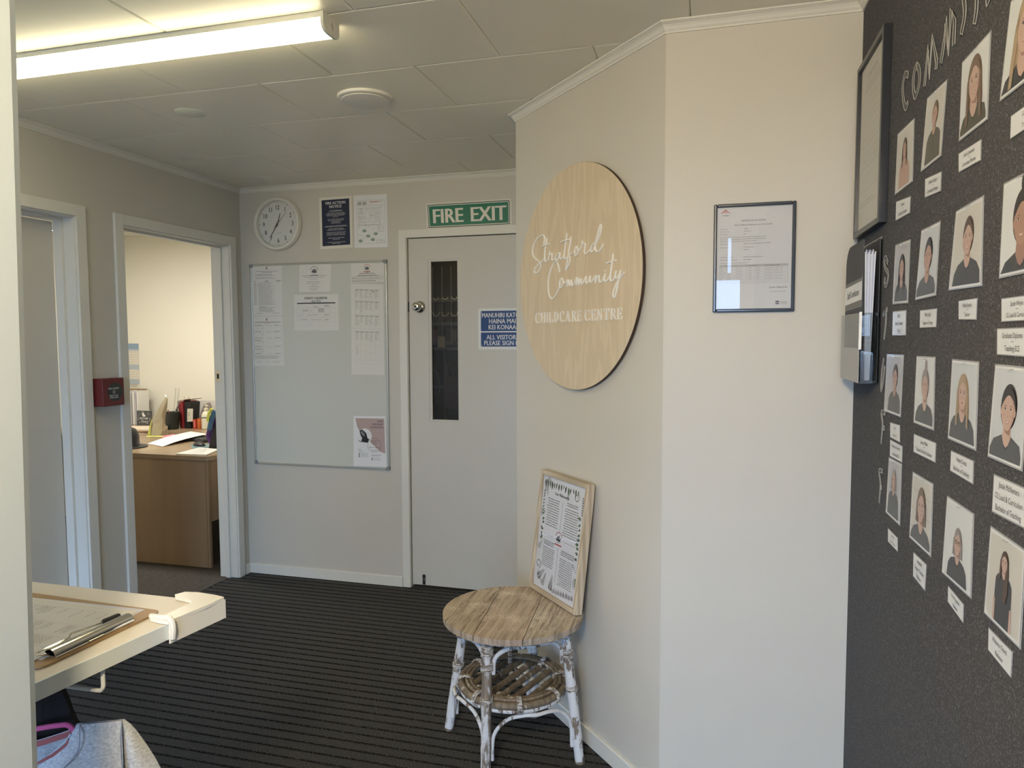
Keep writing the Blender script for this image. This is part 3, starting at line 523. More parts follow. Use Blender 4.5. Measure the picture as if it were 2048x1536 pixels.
for x in (LX1-0.008, LX0-0.001):
    mb = MB(); mb.prism([(x, y, z) for y, z in profc], (0.009, 0, 0)); mb.build('end_cap', LAMPB, t, 0.0008)
mb = MB(); mb.lathe((LX1+0.0008, (LY0+LY1)/2+0.006, ZC-0.025), (1, 0, 0), [(0.0135, 0), (0.0135, 0.0012), (0.0115, 0.0012), (0.0113, 0.0002)], 24); mb.build('cable_knockout', LAMPB, t)
t = thing('added_fill_globe', (-0.25, -0.35, ZC), 'added fill globe hanging unseen over the entry behind the camera', 'ceiling light')  # added out of view to brighten the near walls and ceiling
mb = MB(); mb.lathe((-0.25, -0.35, ZC-.0005), (0, 0, -1), [(.05, 0), (.05, .02), (.008, .03), (.008, .27)], 24); mb.build('fill_stem', LAMPB, t)
mb = MB(); mb.lathe((-0.25, -0.35, 2.02), (0, 0, 1), [(.115*math.cos(math.radians(a))+.0005, .115*math.sin(math.radians(a))) for a in range(-90, 91, 10)], 32); mb.build('fill_globe', mat('fill_globe_glow', (.9, .88, .8), .3, .3, 0, (1.0, .80, .50), FILL_GLOBE_EMIT), t)
t = thing('ceiling_vent', (-1.261, 2.511, ZC), 'round white ceiling extractor vent with a raised central plate', 'vent')
C0 = (-1.261, 2.511, ZC-0.0003)
mb = MB(); mb.lathe(C0, (0, 0, -1), [(0.105, 0), (0.105, 0.003), (0.102, 0.009), (0.092, 0.012), (0.084, 0.011), (0.080, 0.006), (0.078, 0.001)], 48); mb.build('outer_ring', M_TRIM, t)
mb = MB(); mb.lathe(C0, (0, 0, -1), [(0.030, 0.001), (0.030, 0.012), (0.087, 0.012), (0.090, 0.0135), (0.089, 0.016), (0.080, 0.0175), (0.001, 0.018)], 48); mb.build('vent_plate', M_TRIM, t)
mb = MB(); mb.lathe((-2.021, 2.483, ZC-0.0003), (0, 0, -1), [(0.060, 0), (0.060, 0.001), (0.057, 0.0028), (0.001, 0.003)], 40); tag(mb.build('ceiling_cover', mat('pale_green_cover', (0.80, 0.80, 0.68), 0.4)), 'flat round blanking plate on the ceiling left of the vent', 'cover plate')

# ================================================================== BACK WALL THINGS
ny = Vector((0, -1, 0))
def bwc(k, y): return [Vector((x, y, z)) for x, z in D['papers'][k]]
# clock
CX, CZ, CY = -2.487, 2.150, YB
t = thing('wall_clock', (CX, CY, CZ), 'round white quartz wall clock above the whiteboard', 'clock')
ax = (0, -1, 0)
mb = MB(); mb.lathe((CX, CY-0.0005, CZ), ax, [(0.158, 0), (0.160, 0.010), (0.159, 0.024), (0.152, 0.035), (0.143, 0.037), (0.136, 0.032), (0.134, 0.011)], 64, caps=False); mb.build('case', CLOCKP, t)
mb = MB(); mb.lathe((CX, CY, CZ), ax, [(0.133, 0.011), (0.133, 0.0125), (0.001, 0.0125)], 64); dial = mb.build('dial', FACE, t)
s = Sheet((CX-0.16, CY-0.0125, CZ+0.16), (CX+0.16, CY-0.0125, CZ+0.16), (CX+0.16, CY-0.0125, CZ-0.16), (CX-0.16, CY-0.0125, CZ-0.16), ny, 0.0002)
for k in range(12):
    a = math.radians(30*k); r = 0.098; s_ = Sheet(*s.c, ny, 0.0002)
    s_.text(str(k if k else 12), 0.5+r*math.sin(a)/0.32, 0.5-r*math.cos(a)/0.32, 0.027, INK, 'c', 0.014, 1, None, 0.8); s_.done('numeral', dial)
    s.ell(0.5+0.125*math.sin(a)/0.32, 0.5-0.125*math.cos(a)/0.32, 0.0095, 0.0095, INK, 1, 0, 360, 12)
for k in range(60):
    a = math.radians(6*k); s.line((0.5+0.127*math.sin(a)/0.32, 0.5-0.127*math.cos(a)/0.32), (0.5+0.1225*math.sin(a)/0.32, 0.5-0.1225*math.cos(a)/0.32), 0.0012, GREY)
s.text('QUARTZ', 0.515, 0.5+0.055/0.32, 0.0055, GREY)
s.done('minute_track', dial)
def hand(name, deg, L, tail, w0, w1, d, m=INK):
    a = math.radians(deg); dr = Vector((math.sin(a), 0, math.cos(a))); sd = Vector((math.cos(a), 0, -math.sin(a))); c = Vector((CX, CY-d, CZ))
    mb = MB(); mb.prism([c-dr*tail-sd*w0, c-dr*tail+sd*w0, c+dr*L+sd*w1, c+dr*L-sd*w1], (0, -0.0008, 0)); return mb.build(name, m, t)
hand('hour_hand', 18, 0.062, 0.018, 0.0030, 0.0016, 0.018); hand('minute_hand', 213, 0.098, 0.020, 0.0026, 0.0013, 0.020); hand('second_hand', 45, 0.092, 0.034, 0.0010, 0.0005, 0.022)
mb = MB(); mb.lathe((CX, CY, CZ), ax, [(0.004, 0.0125), (0.006, 0.024), (0.004, 0.026), (0.0005, 0.0262)], 16); mb.build('hub_cap', STEEL, t)
mb = MB(); mb.lathe((CX, CY, CZ), ax, [(0.1345, 0.027), (0.1345, 0.0284), (0.001, 0.0284)], 64); mb.build('glass_cover', GLASS, t)

# fire action notice
c = bwc('notice', YB-0.0005); t = thing('fire_notice', c[3], 'navy fire action notice laminated in white, right of the clock', 'notice')
card(c, ny, 0.001).build('laminate_sheet', SIGNW, t); s = Sheet(*c, ny, 0.0011)
s.rect(0.075, 0.05, 0.925, 0.94, NAVY); s.text('FIRE ACTION', 0.5, 0.115, 0.0155, WHITE, 'c', 0.02, 2, 0.135); s.text('NOTICE', 0.5, 0.185, 0.0155, WHITE, 'c', 0.02)
def tl(s, y, h, tx, mw, m, b=0.01, x=0.5, al='c'): s.text(tx, x, y, h, m, al, b, 2, mw)
tl(s, .265, .005, 'IF YOU DISCOVER A FIRE', .09, WHITE); s.rect(.29, .276, .71, .279, WHITE, 2)
for i, (q, mw) in enumerate((('1. SHOUT "FIRE, FIRE, FIRE" AND ACTIVATE', .148), ('THE FIRE ALARM CALL POINT FOUND IN FRONT', .15), ('RECEPTION, TO WARN OTHER BUILDING', .14), ('OCCUPANTS.', .045))): tl(s, .31+i*.024, .0042, q, mw, WHITE)
for i, (q, mw) in enumerate((('2. DIAL 111 FROM A SAFE PLACE. ASK FOR', .145), ('FIRE. GIVE THE FOLLOWING DETAILS', .13), ('ST, STRATFORD AND', .08), ('OPPOSITE NEW WORLD', .09))): tl(s, .43+i*.025, .0042, q, mw, WHITE)
tl(s, .562, .0046, 'WHEN WARNED OF A FIRE IN THE BUILDING', .155, WHITE); s.rect(.14, .572, .86, .575, WHITE, 2)
for i, (q, mw) in enumerate((('EVACUATE / LEAVE THE BUILDING', .12), ('IMMEDIATELY USING THE NEAREST EXIT', .145))): tl(s, .612+i*.026, .0044, q, mw, WHITE)
for i, (q, mw) in enumerate((('THE FRONT EXIT IS THE FRONT DOOR OF THE', .15), ('BUILDING, BOTH REAR EXITS ARE AT THE', .15), ('BACK DOOR AT THE REAR OF THE BUILDING', .15))): tl(s, .685+i*.025, .0042, q, mw, WHITE)
for i, (q, mw) in enumerate((('ASSEMBLE ON REGAN STREET OUTSIDE', .14), ('ON GRASS VERGE', .06))): tl(s, .792+i*.025, .0042, q, mw, WHITE)
for i, (q, mw) in enumerate((('IF YOU REQUIRE ASSISTANCE TO EVACUATE', .15), ('INFORM A TEACHER', .07))): tl(s, .875+i*.025, .0042, q, mw, WHITE)
s.done('printed_text', t)
# evacuation plan
c = bwc('plan', YB-0.0005); t = thing('evacuation_plan', c[3], 'white evacuation floor plan sheet with green trees, left of the fire exit door', 'notice')
card(c, ny, 0.001).build('laminate_sheet', PAPERS, t); s = Sheet(*c, ny, 0.0011)
s.frame(.09, .10, .94, .92, .0008, GREY); s.rect(.48, .125, .86, .132, REDI); s.rect(.5, .14, .72, .147, REDI)
for x in (.12, .27): s.rect(x, .125, x+.12, .19, LGREY)
s.line((.09, .20), (.94, .20), .0008, GREY); s.frame(.14, .25, .78, .575, .001, INK)
for q in (((.14, .345), (.35, .345)), ((.35, .345), (.35, .575)), ((.14, .44), (.35, .44)), ((.14, .51), (.35, .51)), ((.35, .345), (.43, .27)), ((.43, .27), (.43, .25)), ((.60, .25), (.60, .42)), ((.60, .33), (.78, .33)), ((.60, .38), (.78, .38)), ((.60, .42), (.78, .42)), ((.35, .51), (.78, .51)), ((.56, .51), (.56, .575)), ((.35, .43), (.50, .49)), ((.22, .25), (.22, .345)), ((.50, .27), (.58, .30)), ((.84, .20), (.84, .45)), ((.84, .45), (.94, .45)), ((.09, .56), (.94, .56)), ((.72, .44), (.72, .51)), ((.66, .51), (.66, .575))): s.line(q[0], q[1], .0007, GREY, 2)
s.frame(.72, .60, .88, .70, .0009, INK); s.frame(.66, .85, .92, .91, .0009, GREY); s.frame(.10, .58, .17, .63, .0007, GREY)
s.pline([(.09, .76), (.26, .76), (.30, .83), (.09, .83)], .0008, GREY)
for q in ((.31, .68), (.42, .78), (.65, .74), (.56, .85), (.19, .87)): s.ell(q[0], q[1], .065, .03, LEAF2, 2, 0, 360, 11)
for i in range(14): s.rect(.15+random.random()*.65, .24+random.random()*.5, 0, 0, INK) if False else s.ell(.15+random.random()*.68, .22+random.random()*.45, .010, .007, INK, 3, 0, 360, 6)
s.words(.16, .28, .34, .56, 7, LGREY, .3); s.words(.45, .30, .58, .48, 4, LGREY, .25); s.words(.62, .27, .76, .5, 7, LGREY, .3); s.words(.73, .63, .87, .67, 2, LGREY, .4); s.words(.68, .87, .90, .895, 1, GREY, .4)
s.done('printed_plan', t)
# FIRE EXIT sign
c = bwc('fire', YB-0.0005); t = thing('fire_exit_sign', c[3], 'green FIRE EXIT sign above the vision-panel door', 'sign')
card(c, ny, 0.0025).build('sign_plate', SIGNW, t, 0.0006); s = Sheet(*c, ny, 0.0026)
def rrect(s, x0, y0, x1, y1, r, m, l):
    rx, ry = r/s.W, r/s.H; pts = []
    for cx, cy, a in ((x1-rx, y0+ry, -90), (x1-rx, y1-ry, 0), (x0+rx, y1-ry, 90), (x0+rx, y0+ry, 180)):
        for k in range(6): th = math.radians(a+18*k); pts.append((cx+rx*math.cos(th), cy+ry*math.sin(th)))
    s.poly(pts, m, l)
rrect(s, .022, .055, .978, .945, .010, DGREEN, 1); rrect(s, .030, .085, .970, .915, .009, SIGNW, 2); rrect(s, .038, .115, .962, .885, .007, GREEN, 3)
s.text('FIRE', .262, .5, .079, SIGNW, 'c', .035, 4, .200, .9); s.text('EXIT', .735, .5, .079, SIGNW, 'c', .035, 4, .205, .9)
s.done('printed_legend', t)
for x, y in ((.012, .06), (.988, .06), (.012, .94), (.988, .94)):
    mb = MB(); mb.lathe(s.P(x, y), ny, [(.0022, 0), (.0022, .0012), (.0005, .0018)], 10); mb.build('fixing_pin', INK, t)
# visitors sign on the door
x0, x1, z1, z0 = -1.2368, -0.957, 1.6272, 1.399
c = [Vector((x0, DY-0.0004, z1)), Vector((x1, DY-0.0004, z1)), Vector((x1, DY-0.0004, z0)), Vector((x0, DY-0.0004, z0))]
t = thing('visitor_sign', c[3], 'blue and white visitors please sign in sign on the fire exit door', 'sign')
def rcard(c, r, th):
    pts = []; a_, b_, d_ = c[0], (c[1]-c[0]).normalized(), (c[3]-c[0]).normalized(); W_, H_ = (c[1]-c[0]).length, (c[3]-c[0]).length
    for cx, cy, a0 in ((W_-r, r, -90), (W_-r, H_-r, 0), (r, H_-r, 90), (r, r, 180)):
        for k in range(6): q = math.radians(a0+18*k); pts.append(a_+b_*(cx+r*math.cos(q))+d_*(cy+r*math.sin(q)))
    mb = MB(); mb.prism(pts, ny*th); return mb
rcard(c, .010, .0025).build('sign_plate', mat('sign_white_edge', (0.76, 0.76, 0.72), .3), t, 0.0006); s = Sheet(*c, ny, 0.0026)
rrect(s, .055, .06, .945, .555, .004, BLUE, 1); rrect(s, .055, .585, .945, .93, .004, BLUE, 1)
for tx, y, mw in (('MANUHIRI KATOA', .165, .236), ('HAINA MAI', .31, .155), ('KEI KONAA', .455, .158)): s.text(tx, .5, y, .0255, WHITE, 'c', .018, 2, mw, .85)
for tx, y, mw in (('ALL VISITORS', .70, .195), ('PLEASE SIGN IN', .84, .222)): s.text(tx, .5, y, .0255, WHITE, 'c', .018, 2, mw, .85)
s.done('printed_legend', t)
for x, y in ((.075, .09), (.925, .09), (.075, .90), (.925, .90)):
    mb = MB(); mb.lathe(s.P(x, y), ny, [(.0018, 0), (.0018, .001), (.0005, .0015)], 8); mb.build('fixing_pin', WHITE, t)
# whiteboard
c = bwc('board', YB-0.0005); t = thing('whiteboard', c[3], 'large magnetic whiteboard with an aluminium rim between office doorway and fire exit door', 'whiteboard')
bx0, bx1, bz1, bz0 = (c[0].x+c[3].x)/2, (c[1].x+c[2].x)/2, (c[0].z+c[1].z)/2, (c[2].z+c[3].z)/2
mb = MB(); mb.box((bx0+.004, YB-.0003, bz0+.004), (bx1-.004, YB-.010, bz1-.004)); mb.build('board_panel', WB, t)
rails = [((bx0, bz0+.018), (bx0+.011, bz1-.018)), ((bx1-.011, bz0+.018), (bx1, bz1-.018)), ((bx0+.018, bz1-.011), (bx1-.018, bz1)), ((bx0+.018, bz0), (bx1-.018, bz0+.011))]
for a, b in rails:
    mb = MB(); mb.box((a[0], YB-.0003, a[1]), (b[0], YB-.016, b[1])); mb.build('rim_rail', ALU, t, 0.002)
for sx, sz in ((0, 0), (1, 0), (0, 1), (1, 1)):
    X0 = bx0 if sx == 0 else bx1; Z0 = bz0 if sz == 0 else bz1; dx = 1 if sx == 0 else -1; dz = 1 if sz == 0 else -1
    mb = MB(); mb.prism([(X0-dx*.001, 0, Z0-dz*.001), (X0+dx*.022, 0, Z0-dz*.001), (X0+dx*.022, 0, Z0+dz*.011), (X0+dx*.011, 0, Z0+dz*.022), (X0-dx*.001, 0, Z0+dz*.022)], (0, -.0175, 0))
    for v in mb.v: v.y += YB-.0003
    mb.build('corner_cap', GREYPL, t, 0.002)
def logo(s, cx, cy, r, l=2, red=False):
    """small mountain emblem in an arch of lettering"""
    rx, ry = r/s.W, r/s.H; mA = REDI if red else GREY
    for k in range(13):
        a = math.radians(200+11.6*k); s.ell(cx+rx*math.cos(a), cy+ry*math.sin(a), rx*.09, ry*.11, mA, l, 0, 360, 5)
    for i, q in enumerate(((-.75, .25, -.15, -.5, .1, .2), (-.2, .2, .15, -.62, .35, .15), (.1, .25, .5, -.35, .85, .3))):
        s.poly([(cx+rx*q[0], cy+ry*q[1]), (cx+rx*q[2], cy+ry*q[3]), (cx+rx*(q[2]+.12), cy+ry*(q[3]+.25)), (cx+rx*(q[0]+.3), cy+ry*q[1]), ], INK, l)
    s.poly([(cx-rx*.8, cy+ry*.28), (cx-rx*.2, cy+ry*.1), (cx+rx*.9, cy+ry*.32), (cx+rx*.2, cy+ry*.38)], INK, l)
    for k in (-.35, -.1, .15, .4): s.line((cx+rx*k, cy+ry*.3), (cx+rx*(k-.06), cy+ry*.68), .0009*r/.016, INK, l)
    s.rect(cx-rx, cy+ry*.86, cx+rx, cy+ry*1.06, mA, l)
PY = YB-0.0106
def paper(k, label, m=PAPER, name='paper_notice', y=PY, th=.0004, grp=None):
    c = bwc(k, y); t = thing(name, c[3], label, 'paper', grp); card(c, ny, th).build('paper_sheet', m, t); return t, Sheet(*c, ny, th+.0001)
t, s = paper('procedure', 'typed procedure sheet with dense rows of text, top left on the whiteboard')
logo(s, .5, .055, .009, 2, True); s.text('STRATFORD COMMUNITY CHILDCARE CENTRE EVACUATION', .5, .118, .0038, INK, 'c', .02, 2, .155); s.text('EVACUATION PROCEDURES', .5, .142, .0038, INK, 'c', .02, 2, .08)
s.words(.12, .175, .9, .215, 3, GREY, .6); s.words(.12, .24, .88, .27, 2, GREY, .6); s.rect(.06, .315, .13, .322, INK); s.rect(.43, .311, .55, .32, INK); s.rect(.78, .30, .96, .309, INK); s.rect(.84, .325, .9, .332, INK)
s.line((.21, .33), (.21, .90), .0006, GREY); s.line((.77, .33), (.77, .93), .0005, LGREY); s.words(.06, .35, .17, .79, 22, GREY, .5, .98); s.words(.22, .335, .77, .80, 44, GREY, .45, .99, False, 1, .3); s.words(.22, .83, .77, .93, 9, GREY, .5, .99); s.text('GENERAL REMINDERS', .34, .822, .004, INK, 'c', .02, 2, .045)
s.words(.12, .945, .36, .965, 2, GREY, .5); s.words(.42, .94, .62, .95, 1, GREY, .5); s.words(.66, .94, .92, .965, 2, GREY, .5); s.done('printed_text', t)
t, s = paper('flow', 'flow chart sheet with arrows and boxes, below the typed procedure sheet')
logo(s, .46, .06, .009, 2, True); s.rect(.06, .115, .92, .122, INK); s.rect(.40, .138, .56, .144, REDI); s.frame(.03, .105, .95, .89, .0007, LGREY)
for i, y in enumerate((.185, .31, .44, .61, .755)):
    s.frame(.06, y-.018, .34, y+(.05 if i in (2, 3) else .012), .0006, GREY); s.words(.08, y-.010, .33, y+.006, 1, INK, .6)
    s.pline([(.44, y-.012), (.58, y-.012), (.58, y-.02), (.64, y), (.58, y+.02), (.58, y+.012), (.44, y+.012), (.44, y-.012)], .0006, GREY); s.frame(.70, y-.018, .92, y+(.05 if i == 2 else .014), .0006, GREY); s.words(.72, y-.008, .90, y+.006, 1, INK, .6)
for y in (.245, .37, .53, .71): s.arc(.17, y, .035, .012, .0006, GREY, 1, 0, 360, 10); s.frame(.26, y-.02, .36, y+.012, .0005, LGREY); s.words(.28, y-.012, .35, y+.006, 2, GREY, .5)
s.words(.06, .47, .33, .50, 2, INK, .5); s.words(.08, .64, .33, .68, 3, GREY, .5); s.words(.05, .79, .93, .86, 5, GREY, .5); s.words(.10, .915, .32, .935, 2, GREY, .5); s.words(.38, .915, .58, .925, 1, GREY, .5); s.words(.64, .915, .9, .935, 2, GREY, .5); s.done('printed_text', t)
t, s = paper('logo', 'landscape notice with a mountain emblem, top middle of the whiteboard')
logo(s, .475, .24, .0265, 2, False)
for y, a, b in ((.40, .08, .88), (.455, .15, .79), (.525, .34, .60), (.62, .26, .66), (.68, .22, .70), (.745, .39, .56), (.805, .30, .65), (.87, .35, .60), (.93, .38, .58)): s.words(a, y, b, y+.035, 1, INK, .42, 1.0, False, 1, 0)
s.done('printed_text', t)
t, s = paper('calendar', 'events calendar sheet for April 2025, below the emblem notice')
s.text('EVENTS CALENDAR', .5, .10, .0135, INK, 'c', .026, 2, .150, .9); s.text('April 2025', .5, .185, .0115, INK, 'c', .02, 2, .075, .9); s.rect(.07, .225, .93, .255, INK)
for y in (.255, .375, .515, .64, .76, .88): s.line((.07, y), (.93, y), .0006, LGREY)
for k in range(8): s.line((.07+k*.1229, .255), (.07+k*.1229, .88), .0005, LGREY)
for a, b, c_, d, n in ((.45, .33, .54, .36, 2), (.69, .30, .80, .345, 3), (.20, .43, .32, .47, 2), (.35, .45, .41, .465, 1), (.55, .39, .68, .50, 6), (.09, .57, .19, .585, 1), (.32, .565, .56, .58, 1), (.69, .56, .80, .59, 2), (.09, .70, .19, .715, 1), (.20, .69, .31, .715, 2), (.38, .70, .62, .715, 1), (.69, .69, .79, .72, 2), (.36, .825, .41, .84, 1)): s.words(a, b, c_, d, n, INK, .6, 1.0, False, 1, .1)
s.done('printed_text', t)
t, s = paper('fees', 'landscape sheet with emblem and price table, top right of the whiteboard')
logo(s, .49, .26, .021, 2, True); s.rect(.46, .475, .53, .49, REDI); s.rect(.26, .52, .72, .54, INK); s.rect(.22, .62, .78, .64, INK)
for y in (.66, .72, .78, .855): s.line((.03 if y > .7 else .16, y), (.96, y), .0007, INK)
for x in (.03, .16, .39, .60, .80, .96): s.line((x, .66 if x > .1 else .73), (x, .855), .0006, INK)
s.words(.18, .675, .95, .71, 1, GREY, .5); s.words(.05, .76, .14, .84, 2, INK, .4); s.words(.18, .80, .95, .84, 1, GREY, .5); s.rect(.03, .925, .76, .945, INK); s.done('printed_text', t)
t, s = paper('roster', 'long handwritten roster grid hanging down the right side of the whiteboard')
for k in range(6): s.line((.125+.148*k, .07), (.145+.148*k, .885), .0005, LGREY)
for y in (.195, .34, .495, .67, .755, .845, .885): s.line((.13, y-.01), (.88, y), .0005, LGREY)
for i, y in enumerate((.07, .20, .355, .53)):
    for k in range(5): s.words(.135+.15*k, y, .135+.15*k+(.12 if k % 2 == 0 else .09), y+(.07+.05*random.random()), 11, GREY, .35, 1.0, False, 1, .5); s.rect(.135+.15*k, y-.006, .255+.15*k, y-.002, INK)
s.words(.15, .68, .24, .78, 14, GREY, .3, 1, False, 1, .5); s.ell(.69, .085, .022, .006, INK, 2, 0, 360, 8); s.done('handwriting', t)
t, s = paper('poster', 'pink and white child restraint technicians poster, bottom right of the whiteboard', PAPERS, 'poster')
s.poly([(.06, .045), (.97, .045), (.97, .74), (.80, .70), (.66, .60), (.50, .50), (.30, .40), (.12, .22)], PINKP, 1); s.ell(.36, .40, .21, .155, PAPERS, 2, 0, 360, 28)
s.poly([(.19, .29), (.28, .27), (.40, .34), (.44, .44), (.49, .46), (.44, .53), (.30, .52), (.24, .50), (.27, .44), (.22, .38)], BLACK, 3); s.poly([(.22, .31), (.29, .30), (.36, .37), (.34, .41), (.26, .37)], GREY, 4); s.poly([(.14, .48), (.24, .50), (.30, .53), (.18, .51)], GREY, 3)
s.text('CHILD', .93, .10, .0105, INK, 'r', .01, 3, .062, .9); s.text('RESTRAINT', .93, .16, .0105, INK, 'r', .01, 3, .105, .9); s.text('TECHNICIANS', .93, .22, .0105, INK, 'r', .01, 3, .128, .9)
s.arc(.64, .575, .205, .14, .0013, INK, 4, 0, 360, 36); s.text('Little Travellers', .64, .62, .0075, INK, 'c', 0, 4, .070, 1, .2); s.text('Taranaki', .64, .675, .0075, INK, 'c', 0, 4, .042, 1, .2)
s.pline([(.50, .47), (.60, .52), (.64, .56), (.68, .52), (.78, .47)], .0012, INK, 4); s.pline([(.52, .53), (.60, .56), (.64, .58), (.69, .56), (.77, .53)], .001, INK, 4); s.arc(.61, .50, .03, .025, .001, INK, 4, 0, 360, 12); s.arc(.67, .50, .03, .025, .001, INK, 4, 0, 360, 12)
s.text('Clea', .16, .665, .0055, INK, 'l', .01, 3); s.text('Rae-Anne', .16, .69, .0045, INK, 'l', .01, 3); s.words(.16, .715, .44, .725, 1, GREY, .6)
for x, ys in ((.16, (.75, .78, .808)), (.55, (.835, .865))):
    for y in ys: s.ell(x+.02, y, .018, .012, INK, 3, 0, 360, 8); s.words(x+.06, y-.006, x+.34, y+.008, 1, INK, .6)
s.words(.55, .765, .88, .805, 2, INK, .4); s.done('printed_text', t)
# fire alarm call point on left wall
t = thing('fire_alarm_call_point', (XL, 2.729, 1.215), 'red manual fire alarm call point box between the two doorways', 'fire alarm')
ya, yb, za, zb, xf = 2.664, 2.790, 1.150, 1.281, XL+.060
mb = MB(); mb.box((XL-.0, ya, za), (XL+.034, yb, zb)); mb.box((XL+.034, ya, za), (xf, yb, zb)); hb = MB(); hb.box((XL+.0004, ya, za), (xf, yb, zb)); hb.build('housing', REDPL, t, 0.004)
Cc = Vector((xf, 2.735, 1.216))
mb = MB(); mb.lathe(Cc, (1, 0, 0), [(.044, -.0005), (.044, .0008), (.040, .0012), (.0005, .0012)], 40); mb.build('break_glass_disc', DKG, t)
s = Sheet((xf+.0012, Cc.y+.05, Cc.z+.05), (xf+.0012, Cc.y-.05, Cc.z+.05), (xf+.0012, Cc.y-.05, Cc.z-.05), (xf+.0012, Cc.y+.05, Cc.z-.05), (1, 0, 0), .0002)
s.c = [Vector((xf+.0012, Cc.y-.05, Cc.z+.05)), Vector((xf+.0012, Cc.y+.05, Cc.z+.05)), Vector((xf+.0012, Cc.y+.05, Cc.z-.05)), Vector((xf+.0012, Cc.y-.05, Cc.z-.05))]
s.text('FIRE ALARM', .40, .33, .0085, WHITE, 'c', .01, 1, .060); s.ell(.42, .5, .09, .09, GREY, 1); s.text('BREAK GLASS', .40, .66, .0065, WHITE, 'c', .01, 1, .050); s.text('PRESS HERE', .42, .76, .0065, WHITE, 'c', .01, 1, .048)
s.done('printed_legend', t)
for y, z in ((Cc.y, Cc.z+.055), (Cc.y, Cc.z-.055)):
    mb = MB(); mb.lathe((xf-.0005, y, z), (1, 0, 0), [(.0035, 0), (.0035, .0015), (.001, .0018)], 10); mb.build('cover_screw', REDPL, t)
# ================================================================== DIAGONAL WALL
AD3 = Vector((AD.x, AD.y, 0)); AN3 = Vector((AN.x, AN.y, 0)); UP = Vector((0, 0, 1))
def AW(s, z, d=0.0): return Vector((A1.x, A1.y, 0))+AD3*s+UP*z+AN3*d
S0, Z0, RD = 0.4723, 1.6744, 0.3977
t = thing('round_wall_sign', AW(S0, Z0), 'large round birch plywood sign with raised white lettering on the diagonal wall', 'sign')
mb = MB(); mb.lathe(AW(S0, Z0, .009), AN3, [(RD-.03, 0), (RD-.002, 0), (RD-.0003, .0008), (RD-.0003, .0105), (RD-.0008, .0115), (.001, .0115)], 128); mb.build('plywood_disc', [M_PLY], t)
mb = MB(); mb.lathe(AW(S0, Z0, .0092), AN3, [(RD-.0001, 0), (RD+.0002, .0004), (RD+.0002, .0098), (RD-.0002, .0104)], 128, caps=False); lab(mb.build('burnt_edge', mat('laser_burnt_edge', (.05, .03, .02), .7), t), 'dark laser-cut edge of the disc')
mb = MB(); mb.lathe(AW(S0, Z0, .0003), AN3, [(.30, 0), (.30, .0087), (.001, .0087)], 40); mb.build('standoff_backing', BLACK, t)
for part_ in (D['script'][:10], D['script'][10:13]+D['script'][14:], D['script'][13:14]):
    mb = MB()
    for st in part_:
        pts = spline([AW(S0+a, Z0+b, .0222) for a, b in st], 6) if len(st) > 2 else [AW(S0+a, Z0+b, .0222) for a, b in st]
        mb.tube(pts, .0034, 8, 0, False, 1.0)
    mb.build('script_word' if len(part_) > 1 else 'script_dot', LETW, t)
# serif capitals, drawn in a unit box
def arcband(cx, cy, ro, rix, a0, a1, n=18, ry=None, riy=None):
    ry = ry or ro; riy = riy or rix; out = []
    o = [(cx+ro*math.cos(math.radians(a0+(a1-a0)*k/n)), cy+ry*math.sin(math.radians(a0+(a1-a0)*k/n))) for k in range(n+1)]
    i = [(cx+rix*math.cos(math.radians(a0+(a1-a0)*k/n)), cy+riy*math.sin(math.radians(a0+(a1-a0)*k/n))) for k in range(n+1)]
    return [[o[k], o[k+1], i[k+1], i[k]] for k in range(n)]
R_ = lambda a, b, c, d: [(a, b), (c, b), (c, d), (a, d)]
SE = .05
GL = {
 'I': [R_(.32, 0, .68, 1), R_(.05, 0, .95, SE), R_(.05, 1-SE, .95, 1)],
 'H': [R_(.12, 0, .28, 1), R_(.72, 0, .88, 1), R_(.28, .47, .72, .53), R_(0, 0, .40, SE), R_(.6, 0, 1, SE), R_(0, 1-SE, .40, 1), R_(.6, 1-SE, 1, 1)],
 'L': [R_(.14, 0, .34, 1), R_(0, 1-SE, .50, 1), R_(0, 0, .95, SE), [(.80, SE), (.97, SE), (1, .30), (.94, .30)]],
 'E': [R_(.12, 0, .31, 1), R_(0, 1-SE, .92, 1), R_(0, 0, .97, SE), R_(.3, .48, .72, .53), [(.78, SE), (.96, SE), (1, .28), (.94, .28)], [(.86, .76), (.92, .76), (.92, .96), (.74, .96)], R_(.69, .38, .74, .63)],
 'T': [R_(.41, 0, .59, 1), R_(.02, 1-SE, .98, 1), R_(.24, 0, .76, SE), [(0, .74), (.05, .74), (.18, .96), (.02, .96)], [(.95, .74), (1, .74), (.98, .96), (.82, .96)]],
 'N': [R_(.12, 0, .18, 1), R_(.80, 0, .86, 1), [(.12, 1), (.30, 1), (.86, 0), (.76, 0)], R_(0, 0, .32, SE), R_(.66, 1-SE, 1, 1), R_(0, 1-SE, .25, 1)],
 'A': [[(.46, 1), (.52, 1), (.20, 0), (.13, 0)], [(.44, 1), (.56, 1), (.90, 0), (.70, 0)], R_(.26, .30, .70, .35), R_(0, 0, .32, SE), R_(.60, 0, 1, SE)],
 'D': [R_(.12, 0, .30, 1), R_(0, 0, .5, SE), R_(0, 1-SE, .5, 1)]+arcband(.42, .5, .56, .37, -90, 90, 18, .5, .45),
 'C': arcband(.56, .5, .54, .35, 42, 318, 26, .52, .46)+[R_(.90, .68, .96, .98), R_(.90, .04, .96, .24)],
 'R': [R_(.12, 0, .30, 1), R_(0, 0, .44, SE), R_(0, 1-SE, .45, 1), R_(.28, .46, .45, .51)]+arcband(.44, .735, .38, .20, -90, 90, 14, .265, .215)+[[(.42, .49), (.58, .50), (1, .02), (.80, 0)], R_(.78, 0, 1.02, SE)]}
